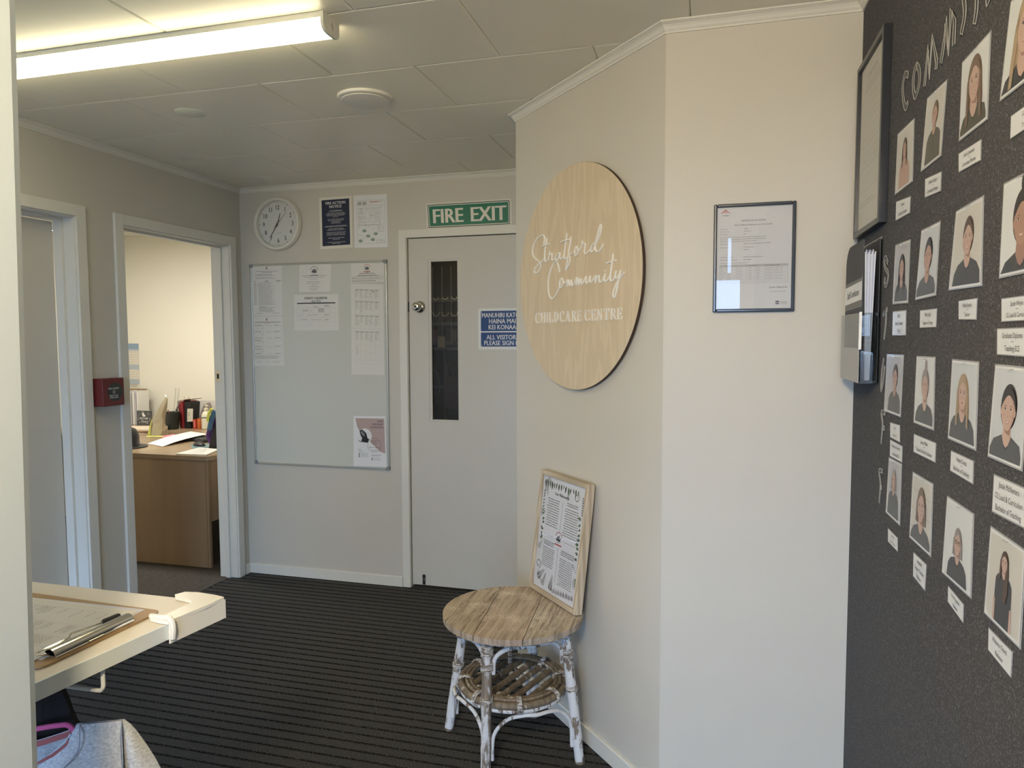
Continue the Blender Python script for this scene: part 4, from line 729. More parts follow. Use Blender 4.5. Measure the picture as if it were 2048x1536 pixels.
for ch, (s_a, s_b, z_b, z_a) in zip('CHILDCARECENTRE', D['caps']):
    lo, hi = min(z_a, z_b), max(z_a, z_b); g = (s_b-s_a)*.06
    mb = MB()
    for pl in GL[ch]: mb.prism([AW(S0+s_a+g+(s_b-s_a-2*g)*x, Z0+lo+(hi-lo)*y, .0207) for x, y in pl], AN3*.003)
    mb.build('capital_letter', LETW, t)

# ---- certificate on the front wall
CY0 = A2.y
fx0, fx1, fz0, fz1 = 0.0140, 0.2370, 1.5350, 1.8450
t = thing('certificate_frame', (fx0, CY0, fz0), 'slate framed licence certificate on the pale wall beside the pinboard', 'picture frame')
def rail_frame(x0, x1, z0, z1, y, w_, dep, mt, nm, parent, bev=.003):
    for a, b in (((x0, z0), (x0+w_, z1)), ((x1-w_, z0), (x1, z1)), ((x0+w_, z0), (x1-w_, z0+w_)), ((x0+w_, z1-w_), (x1-w_, z1))):
        mb = MB(); mb.box((a[0], y, a[1]), (b[0], y-dep, b[1])); mb.build(nm, mt, parent, bev)
rail_frame(fx0, fx1, fz0, fz1, CY0-.0003, .0095, .016, FRG, 'frame_rail', t)
c = [Vector((fx0+.009, CY0-.006, fz1-.009)), Vector((fx1-.009, CY0-.006, fz1-.009)), Vector((fx1-.009, CY0-.006, fz0+.009)), Vector((fx0+.009, CY0-.006, fz0+.009))]
card(c, ny, .0006).build('certificate_paper', mat('certificate_paper_white', (.58, .585, .59), .6), t); s = Sheet(*c, ny, .0007)
for k in range(5): s.line((.07+.012*k, .055), (.115, .022+.006*k), .0007, REDI); s.line((.165-.012*k, .055), (.115, .022+.006*k), .0007, REDI)
s.line((.055, .06), (.115, .018), .0012, REDI); s.line((.175, .06), (.115, .018), .0012, REDI)
s.text('Te Mahau', .115, .078, .0034, INK, 'c', .02, 2, .027)
s.text('CERTIFICATE OF LICENCE', .49, .135, .0040, INK, 'c', .012, 2, .074); s.text('Early Childhood Education and Care Centre', .49, .175, .0040, INK, 'c', .008, 2, .118)
for a, b, y in (('Licence Class', 'All Day', .212), ('Service Provision', 'Teacher Led', .237), ('Licence Status', 'Full', .263)):
    s.text(a, .045, y, .0026, INK, 'l', 0, 2); s.text(b, .365, y, .0026, INK, 'l', .008, 2)
for i, q in enumerate(('This named Service Provider is licensed to operate an Early Childhood Education and Care', 'Centre at the premises specified subject to sustained compliance with the Education (Early', 'Childhood Services) Regulations 2008 and with the following conditions:')): s.text(q, .045, .293+i*.02, .0024, INK, 'l', 0, 2, .185 if i < 2 else .14)
for a, b, y in (('Name of Centre', 'Stratford Community Childcare Centre (30195)', .358), ('Address of Centre', '36 Orlando Street', .392), ('', 'Stratford', .416), ('Name of Service Provider', 'Stratford Community Childcare Inc', .488), ('Service Provider Contact Person', 'Hannah Sallyar', .515), ('Conditions under which the centre must operate are:', '', .545)):
    if a: s.text(a, .045, y, .0026, INK, 'l', 0, 2)
    if b: s.text(b, .365, y, .0026, INK, 'l', .008, 2)
s.rect(.045, .565, .955, .585, LGREY, 1)
for y in (.565, .585, .612, .638, .664, .690, .714, .730, .745): s.line((.045, y), (.955, y), .0004, GREY, 2)
for x in (.045, .14, .27, .41, .65, .955): s.line((x, .565), (x, .745), .0004, GREY, 2)
for i, d in enumerate(('Monday', 'Tuesday', 'Wednesday', 'Thursday', 'Friday')):
    y = .598+i*.026; s.text(d, .05, y, .0021, INK, 'l', 0, 3); s.text('All Day', .15, y, .0021, INK, 'l', 0, 3); s.text('Teacher Led', .28, y, .0021, INK, 'l', 0, 3); s.text('7:30 AM     to     5:30 PM', .43, y, .0021, INK, 'l', 0, 3); s.text('50 including up to 15 children under 2', .665, y, .0021, INK, 'l', 0, 3, .058)
s.text('Days', .15, .575, .0021, INK, 'l', .01, 3); s.text('Hours of Operation', .43, .575, .0021, INK, 'l', .01, 3); s.text('Maximum Children Attending', .665, .575, .0021, INK, 'l', .01, 3)
s.text('Lynne Heyworth', .83, .79, .0052, INK, 'c', -.004, 2, .048, 1, .35); s.text('For Secretary for Education', .83, .832, .0026, INK, 'c', 0, 2)
s.rect(.80, .925, .845, .957, NAVY, 2)
for k in range(3): s.arc(.81+k*.0125, .942, .005, .006, .0005, WHITE, 3, 0, 360, 8)
s.text('Te Tahuhu o', .858, .931, .0024, INK, 'l', .01, 2, .021); s.text('te Matauranga', .858, .943, .0024, INK, 'l', .01, 2, .024); s.text('Ministry of Education', .858, .954, .0016, INK, 'l', 0, 2)
s.done('printed_text', t)
mb = MB(); mb.box((fx0+.0085, CY0-.0085, fz0+.0085), (fx1-.0085, CY0-.0100, fz1-.0085)); mb.build('glass_pane', GLASS, t)

# ================================================================== STOOL
SCX, SCY, SZ, SR = -0.650, 2.368, 0.500, 0.2475
t = thing('round_cane_stool', (SCX, SCY, 0), 'round side table of weathered planks on chipped white cane legs by the diagonal wall', 'side table')
def chord_piece(xa, xb, mi, y_bias=0):
    """plank between two slightly slanted joints, clipped to the circle"""
    pts = []; n = 26
    (p0, p1), (q0, q1) = xa, xb   # x at y=-R , x at y=+R
    for k in range(120):
        a = 2*math.pi*k/120; x, y = math.cos(a)*SR, math.sin(a)*SR
        f = (y+SR)/(2*SR); l = p0+(p1-p0)*f; r = q0+(q1-q0)*f
        if l+.0012 <= x <= r-.0012: pts.append((x, y))
        else: pts.append(None)
    out = []
    def lineint(xx):   # intersections with the circle of the slanted joint
        res = []
        for k in range(400):
            y = -SR+2*SR*k/399; x = xx[0]+(xx[1]-xx[0])*(k/399)
            if x*x+y*y <= SR*SR: res.append((x, y))
        return res[0], res[-1]
    poly = [p for p in pts if p]
    if p0 > -1: a, b = lineint((p0+.0012, p1+.0012)); poly += [a, b]
    if q0 < 1: a, b = lineint((q0-.0012, q1-.0012)); poly += [a, b]
    cx = sum(p[0] for p in poly)/len(poly); cy = sum(p[1] for p in poly)/len(poly)
    poly.sort(key=lambda p: math.atan2(p[1]-cy, p[0]-cx)); return poly
j1 = (-0.069, -0.109); j2 = (0.096, 0.062)
for k, (a, b) in enumerate((((-2, -2), j1), (j1, j2), (j2, (2, 2)))):
    pl = chord_piece(a, b, k); mb = MB(); mb.prism([(SCX+x, SCY+y, SZ-.020) for x, y in pl], (0, 0, .020)); mb.build('top_plank', M_PLANKS[k], t, .0015)
mb = MB(); mb.lathe((SCX, SCY, SZ-.0205), (0, 0, -1), [(SR-.012, 0), (SR-.010, .004), (SR-.012, .008), (SR-.05, .008), (SR-.05, .0)], 60); mb.build('rim_band', M_BIND, t)
mb = MB()
for k in range(34):
    a = 2*math.pi*k/34+.05; mb.lathe((SCX+math.cos(a)*(SR-.011), SCY+math.sin(a)*(SR-.011), SZ-.0006), (0, 0, 1), [(.0021, 0), (.0018, .0010), (.0004, .0012)], 7)
    mb.lathe((SCX+math.cos(a+.09)*(SR-.0006), SCY+math.sin(a+.09)*(SR-.0006), SZ-.010), (math.cos(a+.09), math.sin(a+.09), 0), [(.0019, 0), (.0006, .0012)], 6)
lab(mb.build('tack_head', BLACK, t), 'small dark tack heads round the plank edge')
top_c = Vector((SCX, SCY, 0))
feet = [Vector((-0.915, 2.418, 0)), Vector((-0.691, 2.165, 0)), Vector((-0.404, 2.337, 0)), Vector((-0.628, 2.588, 0))]
LEG = []
for i, ft in enumerate(feet):
    dr = Vector((ft.x-SCX, ft.y-SCY, 0)); d = dr.normalized(); tp = top_c+d*(0.190)+Vector((0, 0, SZ-.021)); LEG.append((ft, tp, d))
    n = 14; path = [ft.lerp(tp, k/n) for k in range(n+1)]; rs = []
    for k in range(n+1): rs.append(.0170+(.0012 if k in (3, 7, 8, 12) else 0)-.0005*(k > 9))
    mb = MB(); mb.tube(path, rs, 14); L_ = mb.build('leg', M_CANEW if i != 1 else m_worn('front_leg_chipped_cane', (.66, .67, .68), (.30, .25, .20), .44, .50, (1, 1, .25), 22), t)
    for f0, f1 in ((.90, .99), (.76, .83), (.52, .56)) if i != 1 else ((.86, .99), (.755, .815), (.54, .58)):
        mb = MB(); c0, c1 = ft.lerp(tp, f0), ft.lerp(tp, f1); turns = max(3, int((c1-c0).length/.0062)); P_ = []
        ax = (tp-ft).normalized(); e1 = ax.orthogonal().normalized(); e2 = ax.cross(e1)
        for q in range(turns*12+1):
            a = 2*math.pi*q/12; P_.append(c0.lerp(c1, q/(turns*12))+e1*math.cos(a)*.0192+e2*math.sin(a)*.0192)
        mb.tube(P_, .0030, 5); mb.build('cane_binding', M_BIND, L_)
    mb = MB(); mb.tube([ft+Vector((0, 0, .0005)), ft.lerp(tp, .02)], [.0175, .0177], 14); mb.build('worn_foot', M_CANEB, L_)
RZ, RR_ = 0.245, 0.200
def ring_r(k): return RR_
for r_, z_, th_, mt in ((.184, RZ+.003, .0130, M_CANEB), (.165, RZ+.013, .0075, M_CANEB), (.152, RZ+.014, .0060, M_CANEB)):
    mb = MB(); mb.tube([(SCX+math.cos(2*math.pi*k/56)*r_, SCY+math.sin(2*math.pi*k/56)*r_, z_) for k in range(56)], th_, 10, 0, True); mb.build('shelf_ring', mt, t)
mb = MB(); mb.tube([(SCX+math.cos(2*math.pi*k/56)*.184, SCY+math.sin(2*math.pi*k/56)*.184, RZ-.014) for k in range(56)], .0085, 8, 0, True); mb.build('shelf_ring', M_CANEW, t)
ds = Vector((math.cos(math.radians(72)), math.sin(math.radians(72)), 0)); dn = Vector((ds.y, -ds.x, 0))
for k in range(6):
    o_ = (-.110+.044*k); hl = math.sqrt(max(.0, .172**2-o_*o_)); p0 = top_c+dn*o_-ds*hl; p1 = top_c+dn*o_+ds*hl
    mb = MB(); mb.tube([p0+Vector((0, 0, RZ-.004)), p0.lerp(p1, .35)+Vector((0, 0, RZ-.003)), p1+Vector((0, 0, RZ-.004))], [.0115, .0105, .0115], 10); mb.build('shelf_slat', M_CANEB, t)
for sg in (-1, 1):
    p0 = top_c+ds*.075*sg-dn*.155; p1 = top_c+ds*.075*sg+dn*.155
    mb = MB(); mb.tube([p0+Vector((0, 0, RZ-.020)), p1+Vector((0, 0, RZ-.020))], .0090, 10); mb.build('cross_bar', M_CANEW, t)
for a_ in (20, 62, 110, 155, 200, 243, 292, 336):
    a = math.radians(a_); e = Vector((math.cos(a), math.sin(a), 0)); tg = Vector((-e.y, e.x, 0)); P_ = []
    for q in range(4*12+1):
        w_ = 2*math.pi*q/12; P_.append(top_c+e*(.171+.030*math.cos(w_))+Vector((0, 0, RZ-.0005+.026*math.sin(w_)))+tg*(-.008+.016*q/48))
    mb = MB(); mb.tube(P_, .0024, 5); mb.build('cane_binding', M_BIND, t)
order = [0, 1, 2, 3]
def brace(i, j, ztop, zleg, up, r_=.0065, m_=M_CANEW, inn=.0):
    """bent cane brace: rises from leg i, runs under the rim and falls to leg j"""
    (f0, t0, d0), (f1, t1, d1) = LEG[i], LEG[j]
    def onleg(L, z): f, tt, d = L; return f.lerp(tt, z/tt.z)+Vector((0, 0, 0))
    a, b = onleg(LEG[i], zleg), onleg(LEG[j], zleg); mid = ((d0+d1)/2).normalized(); sd = (b-a).normalized()
    a += sd*.022; b -= sd*.022
    pts = [a, a+Vector((0, 0, (ztop-zleg)*.55))+sd*.006, a.lerp(b, .16)+mid*.010+Vector((0, 0, (ztop-zleg)*.88)), a.lerp(b, .34)+mid*.030+Vector((0, 0, ztop-zleg)), a.lerp(b, .5)+mid*.038+Vector((0, 0, ztop-zleg)), a.lerp(b, .66)+mid*.030+Vector((0, 0, ztop-zleg)), a.lerp(b, .84)+mid*.010+Vector((0, 0, (ztop-zleg)*.88)), b+Vector((0, 0, (ztop-zleg)*.55))-sd*.006, b]
    mb = MB(); mb.tube(spline(pts, 6), r_, 9); mb.build('bent_brace', m_, t)
for i, j in ((0, 1), (1, 2), (2, 3), (3, 0)):
    brace(i, j, SZ-.058, .350, 1, .0078); brace(i, j, RZ-.032, .06, 1)

# ---- philosophy frame leaning on the stool
fs0, fs1 = .274, .604; PT = .030
b_front = .0945; H_ = .4555; lean = math.atan2(.0945-.039, H_)
upv = UP*math.cos(lean)-AN3*math.sin(lean); nv = (AN3*math.cos(lean)+UP*math.sin(lean))
O_ = AW(fs0, SZ+.0022+PT*math.sin(lean), b_front); Wd = fs1-fs0
t = thing('leaning_picture_frame', AW((fs0+fs1)/2, SZ, .08), 'pale oak framed Our Philosophy print leaning on the wall from the cane side table', 'picture frame')
fw_ = .0165
def fo(u, v, w_): return O_+AD3*u+upv*v+nv*w_
for a, b in (((0, 0), (fw_, H_)), ((Wd-fw_, 0), (Wd, H_)), ((fw_, 0), (Wd-fw_, fw_)), ((fw_, H_-fw_), (Wd-fw_, H_))):
    mb = MB(); mb.obox(fo(a[0], a[1], -PT), AD3*(b[0]-a[0]), upv*(b[1]-a[1]), nv*PT); mb.build('frame_rail', M_OAKF if a[1] == 0 and b[1] == H_ else M_OAKH, t, .0012)
c = [fo(fw_, H_-fw_, -.010), fo(Wd-fw_, H_-fw_, -.010), fo(Wd-fw_, fw_, -.010), fo(fw_, fw_, -.010)]
card(c, nv, .001, -.001).build('print_sheet', mat('philosophy_print_paper', (.64, .655, .70), .55), t); s = Sheet(*c, nv, .0002)
s.text('Our Philosophy', .47, .135, .0112, INK, 'c', .03, 2, .118)
for x, y0_, y1_ in ((.50, .19, .44), (.50, .585, .885)): s.line((x, y0_), (x, y1_), .0016, GREY)
s.line((.13, .515), (.36, .515), .0012, GREY); s.line((.62, .515), (.86, .515), .0012, GREY); logo(s, .49, .508, .0235, 2, True)
s.words(.13, .19, .45, .445, 12, INK, .42, .97, True, 1, .16)
s.words(.60, .175, .86, .212, 2, INK, .55, .98, True, 1, .1); s.words(.55, .225, .90, .475, 12, INK, .42, .97, True, 1, .16)
s.words(.13, .565, .42, .61, 3, INK, .55, .95, True, 1, .2); s.words(.13, .625, .44, .80, 10, INK, .42, .97, True, 1, .16)
s.words(.56, .59, .88, .64, 3, INK, .55, .98, True, 1, .15); s.words(.55, .66, .89, .90, 13, INK, .42, .97, True, 1, .13)
def leafp(cx, cy, L_, ang, m_, wd=.28, l=1):
    ca, sa = math.cos(ang), math.sin(ang); pts = []
    for u, v in ((0, 0), (.3, wd*.5), (.6, wd*.42), (1, 0), (.6, -wd*.42), (.3, -wd*.5)):
        pts.append((cx+(u*ca-v*sa)*L_/s.W, cy+(u*sa+v*ca)*L_/s.H))
    s.poly(pts, m_, l)
def fern(cx, cy, L_, ang, m_, n=9):
    for k in range(n):
        f = k/n; px = cx+math.cos(ang)*L_*f/s.W; py = cy+math.sin(ang)*L_*f/s.H; q = L_*.34*(1-f*.75)
        for sg in (-1, 1): leafp(px, py, q, ang+sg*1.0, m_, .22)
    s.line((cx, cy), (cx+math.cos(ang)*L_/s.W, cy+math.sin(ang)*L_/s.H), .0008, m_)
def koru(cx, cy, r, m_, n=16, a0=0, sp=1):
    P0 = []
    for k in range(n*2):
        a = a0+sp*k*.32; q = r*(1-k/(n*2.6)); P0.append((cx+math.cos(a)*q/s.W, cy+math.sin(a)*q/s.H))
    s.pline(P0, .0016, m_)
    for k in range(0, n+6): leafp(P0[k][0], P0[k][1], r*.30, a0+sp*k*.32, m_, .35)
rnd = random.Random(3)
for k in range(15): leafp(.05+k*.055, .035+.010*rnd.random(), .018+.016*rnd.random(), 1.3+.5*rnd.random(), LEAF if k % 3 else INK, .34)
fern(.06, .04, .062, 1.2, INK, 9); fern(.10, .03, .050, .35, LEAF, 7); fern(.62, .06, .045, 1.7, LEAF, 8); s.line((.07, .06), (.05, .19), .002, INK); koru(.80, .105, .016, INK, 14, -1.2)
for k in range(8): leafp(.97, .10+k*.02, .018, 3.3+.2*rnd.random(), INK, .25)
for k in range(6): leafp(.03, .15+k*.028, .016, -.9+.4*rnd.random(), INK, .3)
koru(.055, .33, .016, LEAF, 16, 2.0); s.ell(.055, .33, .03, .022, LEAF, 2); s.ell(.055, .33, .012, .009, WHITE, 3)
for k in range(7): leafp(.045+.02*rnd.random(), .40+k*.028, .014+.006*rnd.random(), rnd.random()*2-.9, LEAF, .6)
for k in range(9): leafp(.955-.02*rnd.random(), .27+k*.042, .015+.008*rnd.random(), 2.4+rnd.random()*1.6, LEAF, .6)
fern(.03, .66, .045, -.9, GREY, 8); koru(.075, .80, .017, INK, 14, 1.2, -1); fern(.08, .92, .06, -.7, INK, 9); fern(.20, .965, .055, -1.1, GREY, 8); s.line((.07, .86), (.20, .955), .002, INK); s.line((.27, .85), (.22, .95), .002, INK)
fern(.40, .975, .06, -1.4, INK, 10)
for k in range(16): leafp(.46+k*.031, .99-.002*k, .020+.008*rnd.random(), -1.9+.2*rnd.random(), INK if k % 2 else GREY, .24)
koru(.955, .80, .020, LEAF, 16, .8); s.ell(.955, .80, .035, .034, LEAF, 2); s.arc(.955, .80, .018, .018, .0016, WHITE, 3, 40, 300, 12); s.line((.86, .66), (.94, .72), .0018, INK)
s.done('printed_artwork', t)
mb = MB(); mb.prism([p+nv*.004 for p in c], nv*.0015); mb.build('glazing', GLASS, t)
c2 = [fo(.004, H_-.004, -PT+.001), fo(Wd-.004, H_-.004, -PT+.001), fo(Wd-.004, .004, -PT+.001), fo(.004, .004, -PT+.001)]
card(c2, nv, .003).build('backing_board', HARDB, t)
# ================================================================== PINBOARD WALL
nx = Vector((-1, 0, 0))
def DW(y, z, d=0.0): return Vector((XW-d, y, z))
SKINS = [mat('print_skin_%s' % k, c_, .35) for k, c_ in (('warm', (.52, .33, .26)), ('fair', (.58, .40, .33)), ('tan', (.40, .235, .17)))]
SKD = mat('print_skin_shadow', (.34, .19, .15), .35); LIPS = mat('print_lips', (.40, .12, .12), .35); TEETH = mat('print_teeth', (.75, .72, .68), .35)
HAIR = {k: mat('print_hair_'+k, c_, .35) for k, c_ in (('black', (.018, .014, .014)), ('brown', (.085, .048, .032)), ('lightbrown', (.18, .12, .085)), ('blonde', (.42, .31, .20)), ('grey', (.30, .27, .26)))}
CLO = {k: mat('print_shirt_'+k, c_, .35) for k, c_ in (('black', (.035, .037, .042)), ('charcoal', (.075, .08, .09)), ('olive', (.065, .062, .045)), ('skin', (.52, .33, .26)))}
BGS = {k: mat('print_background_'+k, c_, .35) for k, c_ in (('white', (.72, .74, .75)), ('warm', (.62, .60, .56)), ('grey', (.50, .50, .53)), ('cool', (.62, .65, .69)))}
SHD = [mat('print_cheek_shade_%s' % k, c_, .35) for k, c_ in (('warm', (.43, .255, .195)), ('fair', (.49, .32, .255)), ('tan', (.32, .18, .125)))]
BLUSH = mat('print_blush', (.55, .355, .295), .35)
HL = {k: mat('print_hair_strand_'+k, c_, .35) for k, c_ in (('black', (.05, .042, .04)), ('brown', (.14, .085, .06)), ('lightbrown', (.27, .19, .14)), ('blonde', (.52, .41, .29)), ('grey', (.42, .39, .37)))}
BR = mat('print_brow', (.07, .04, .03), .35); BLOCKL = mat('print_block_joint', (.36, .34, .30), .35)
def portrait(s, hair='brown', style='long', shirt='black', bg='white', skin=1, cx=.52, cy=.40, fh=.34, smile=True, m0=.055, extra=None):
    Xa, Xb, Ya, Yb = m0, 1-m0, m0*.8, 1-m0*.8
    s.rect(Xa, Ya, Xb, Yb, BGS[bg], 1)
    fw2 = fh*.385*s.H/s.W; fh2 = fh/2; Hm, Sm, Cm = HAIR[hair], SKINS[skin], CLO[shirt]
    cl = lambda p: (min(max(p[0], Xa), Xb), min(max(p[1], Ya), Yb))
    def pl(pts, m_, l): s.poly([cl(p) for p in pts], m_, l)
    if extra == 'blocks':
        for y in (.22, .5, .78): s.line((Xa, y), (Xb, y+.06), .0008, BLOCKL, 2)
    chin = cy+fh2; sh = chin+fh*.24
    if style in ('long', 'longside'):
        L_ = min(.92, chin+fh*.75); pts = []
        for k in range(13): a = math.pi+math.pi*k/12; pts.append((cx+fw2*1.32*math.cos(a), cy-fh*.03+fh2*1.22*math.sin(a)))
        pts += [(cx+fw2*1.50, chin), (cx+fw2*1.45, L_), (cx+fw2*.7, L_-.02), (cx-fw2*.7, L_-.02), (cx-fw2*1.5, L_), (cx-fw2*1.5, chin)]; pl(pts, Hm, 2)
    if style == 'bun': s.ell(cx+fw2*.1, cy-fh2*1.45, fw2*.42, fh2*.42, Hm, 3)
    if style in ('bun', 'tied', 'short'):
        s.ell(cx, cy-fh2*.15, fw2*1.22, fh2*1.12, Hm, 2)
        if style == 'short': pl([(cx-fw2*1.3, cy-fh2*.3), (cx+fw2*1.3, cy-fh2*.3), (cx+fw2*1.42, chin+fh*.05), (cx+fw2*.9, chin+fh*.08), (cx-fw2*.9, chin+fh*.08), (cx-fw2*1.42, chin+fh*.05)], Hm, 3)
    nw = fw2*.55
    sw = fw2*2.6
    pl([(cx-nw, sh-fh*.14), (cx+nw, sh-fh*.14), (cx+sw*.75, sh+fh*.03), (cx+sw, sh+fh*.28), (cx+sw*1.1, 1), (cx-sw*1.1, 1), (cx-sw, sh+fh*.28), (cx-sw*.75, sh+fh*.03)], Cm, 4)
    pl([(cx-nw, chin-fh*.15), (cx+nw, chin-fh*.15), (cx+nw*1.15, sh-fh*.08), (cx+nw*.6, sh+fh*.10), (cx, sh+fh*.17), (cx-nw*.6, sh+fh*.10), (cx-nw*1.15, sh-fh*.08)], SKD if skin == 2 else Sm, 5)
    pl([(cx-nw, chin-fh*.12), (cx+nw, chin-fh*.12), (cx+nw*.8, chin+fh*.10), (cx-nw*.4, chin+fh*.04)], SKD, 6)
    for sx in (-1, 1): s.ell(cx+sx*fw2*1.0, cy+fh*.04, fw2*.12, fh*.09, Sm, 6)
    face = []
    for k in range(28):
        a = 2*math.pi*k/28; jx = 1-.20*max(0, math.sin(a))**2; face.append((cx+fw2*math.cos(a)*jx, cy+fh2*math.sin(a)))
    pl(face, Sm, 7)
    s.poly([(cx+fw2*.55, cy-fh*.30), (cx+fw2*.95, cy-fh*.12), (cx+fw2*.94, cy+fh*.14), (cx+fw2*.70, cy+fh*.34), (cx+fw2*.40, cy+fh*.45), (cx+fw2*.66, cy+fh*.20), (cx+fw2*.74, cy-fh*.02)], SHD[skin], 8)
    for sx in (-1, 1): s.ell(cx+sx*fw2*.52, cy+fh*.13, fw2*.20, fh*.050, BLUSH if skin == 1 else SKINS[skin], 8, 0, 360, 12)
    cap = [(cx+fw2*1.13*math.cos(math.pi+math.pi*k/14), cy+fh2*1.10*math.sin(math.pi+math.pi*k/14)+fh*.01) for k in range(15)]
    cap += [(cx+fw2*.92, cy-fh*.13), (cx+fw2*.70, cy-fh*.25), (cx+fw2*.15, cy-fh*.36), (cx-fw2*.05, cy-fh*.38), (cx-fw2*.55, cy-fh*.27), (cx-fw2*.92, cy-fh*.10)]
    # split the cap fan-wise so it stays clean
    n = 15; inner = [(cx-fw2*.92+(fw2*1.84)*k/14, cy-fh*(.11+.25*math.sin(math.pi*k/14))) for k in range(15)]
    for k in range(14): s.poly([cap[k], cap[k+1], inner[k+1], inner[k]], Hm, 8)
    if style in ('long', 'longside', 'short'):
        for sx in (-1, 1): pl([(cx+sx*fw2*.93, cy-fh*.22), (cx+sx*fw2*1.28, cy-fh*.10), (cx+sx*fw2*1.42, chin+(fh*.55 if style != 'short' else .02)), (cx+sx*fw2*1.05, chin+(fh*.50 if style != 'short' else 0)), (cx+sx*fw2*.88, cy+fh*.22)], Hm, 8)
    if style == 'longside': pl([(cx+fw2*.6, sh-fh*.25), (cx+fw2*1.25, sh-fh*.2), (cx+fw2*1.5, sh+fh*.6), (cx+fw2*.9, sh+fh*1.35), (cx-fw2*.1, sh+fh*1.2), (cx+fw2*.2, sh+fh*.4)], Hm, 9)
    rs_ = random.Random(int(cx*100)+int(fh*77))
    for q in range(9):
        a = math.pi*(1.08+.84*q/8); x0_, y0_ = cx+fw2*1.08*math.cos(a), cy+fh2*1.05*math.sin(a)
        s.pline([(x0_, y0_), (cx+fw2*.98*math.cos(a)*(1+.02*rs_.random()), cy+fh2*(.85*math.sin(a)))], .0006, HL[hair], 9)
    if style in ('long', 'longside'):
        for sx in (-1, 1):
            for q in range(4):
                xx = cx+sx*fw2*(1.02+.10*q); s.pline([cl((xx, cy-fh*.05)), cl((xx+sx*.008, chin)), cl((xx+sx*.012, chin+fh*(.25+.08*q)))], .0007, HL[hair], 9)
    s.pline([(cx-nw*.6, sh+fh*.12), (cx, sh+fh*.20), (cx+nw*.6, sh+fh*.12)], .0006, INK, 6)
    for sx in (-1, 1):
        ex = cx+sx*fw2*.42; ey = cy-fh*.03
        s.ell(ex, ey, fw2*.17, fh*.026, TEETH, 8, 0, 360, 12); s.ell(ex, ey, fw2*.085, fh*.026, INK, 9, 0, 360, 10)
        s.pline([(ex-fw2*.2, ey-fh*.055), (ex, ey-fh*.085), (ex+fw2*.2, ey-fh*.06)], .0008, BR, 9); s.pline([(ex-fw2*.19, ey-.002), (ex, ey-fh*.03), (ex+fw2*.19, ey-.002)], .0006, BR, 10)
    s.pline([(cx-fw2*.05, cy), (cx+fw2*.13, cy+fh*.14), (cx-fw2*.10, cy+fh*.155)], .0007, SKD, 9)
    my = cy+fh*.27
    if smile:
        pl([(cx-fw2*.34, my-fh*.015), (cx, my+fh*.005), (cx+fw2*.34, my-fh*.015), (cx+fw2*.18, my+fh*.05), (cx, my+fh*.065), (cx-fw2*.18, my+fh*.05)], LIPS, 8)
        pl([(cx-fw2*.27, my-fh*.002), (cx, my+fh*.012), (cx+fw2*.27, my-fh*.002), (cx+fw2*.14, my+fh*.035), (cx, my+fh*.042), (cx-fw2*.14, my+fh*.035)], TEETH, 9)
    else: pl([(cx-fw2*.26, my), (cx, my-fh*.018), (cx+fw2*.26, my), (cx+fw2*.1, my+fh*.025), (cx-fw2*.1, my+fh*.025)], LIPS, 8)
    if extra == 'glasses':
        for sx in (-1, 1): s.arc(cx+sx*fw2*.42, cy-fh*.02, fw2*.30, fh*.075, .0006, INK, 11, 0, 360, 14)
        s.line((cx-fw2*.12, cy-fh*.03), (cx+fw2*.12, cy-fh*.03), .0006, INK, 11)
    if extra == 'arms':
        for sx in (-1, 1): pl([(cx+sx*sw*1.02, .70), (cx+sx*sw*1.12, .72), (cx+sx*sw*1.10, 1), (cx+sx*sw*.88, 1), (cx+sx*sw*.90, .72)], Sm, 6)
def corners(k, kind, full=None):
    c_ = [list(p) for p in D[kind][k]]
    if full:   # sheets cut by the picture edge continue to their real width
        for a, b in ((0, 1), (3, 2)): c_[b][0] = c_[a][0]-full; c_[b][1] = c_[a][1]+(c_[b][1]-c_[a][1])*.3
    return c_
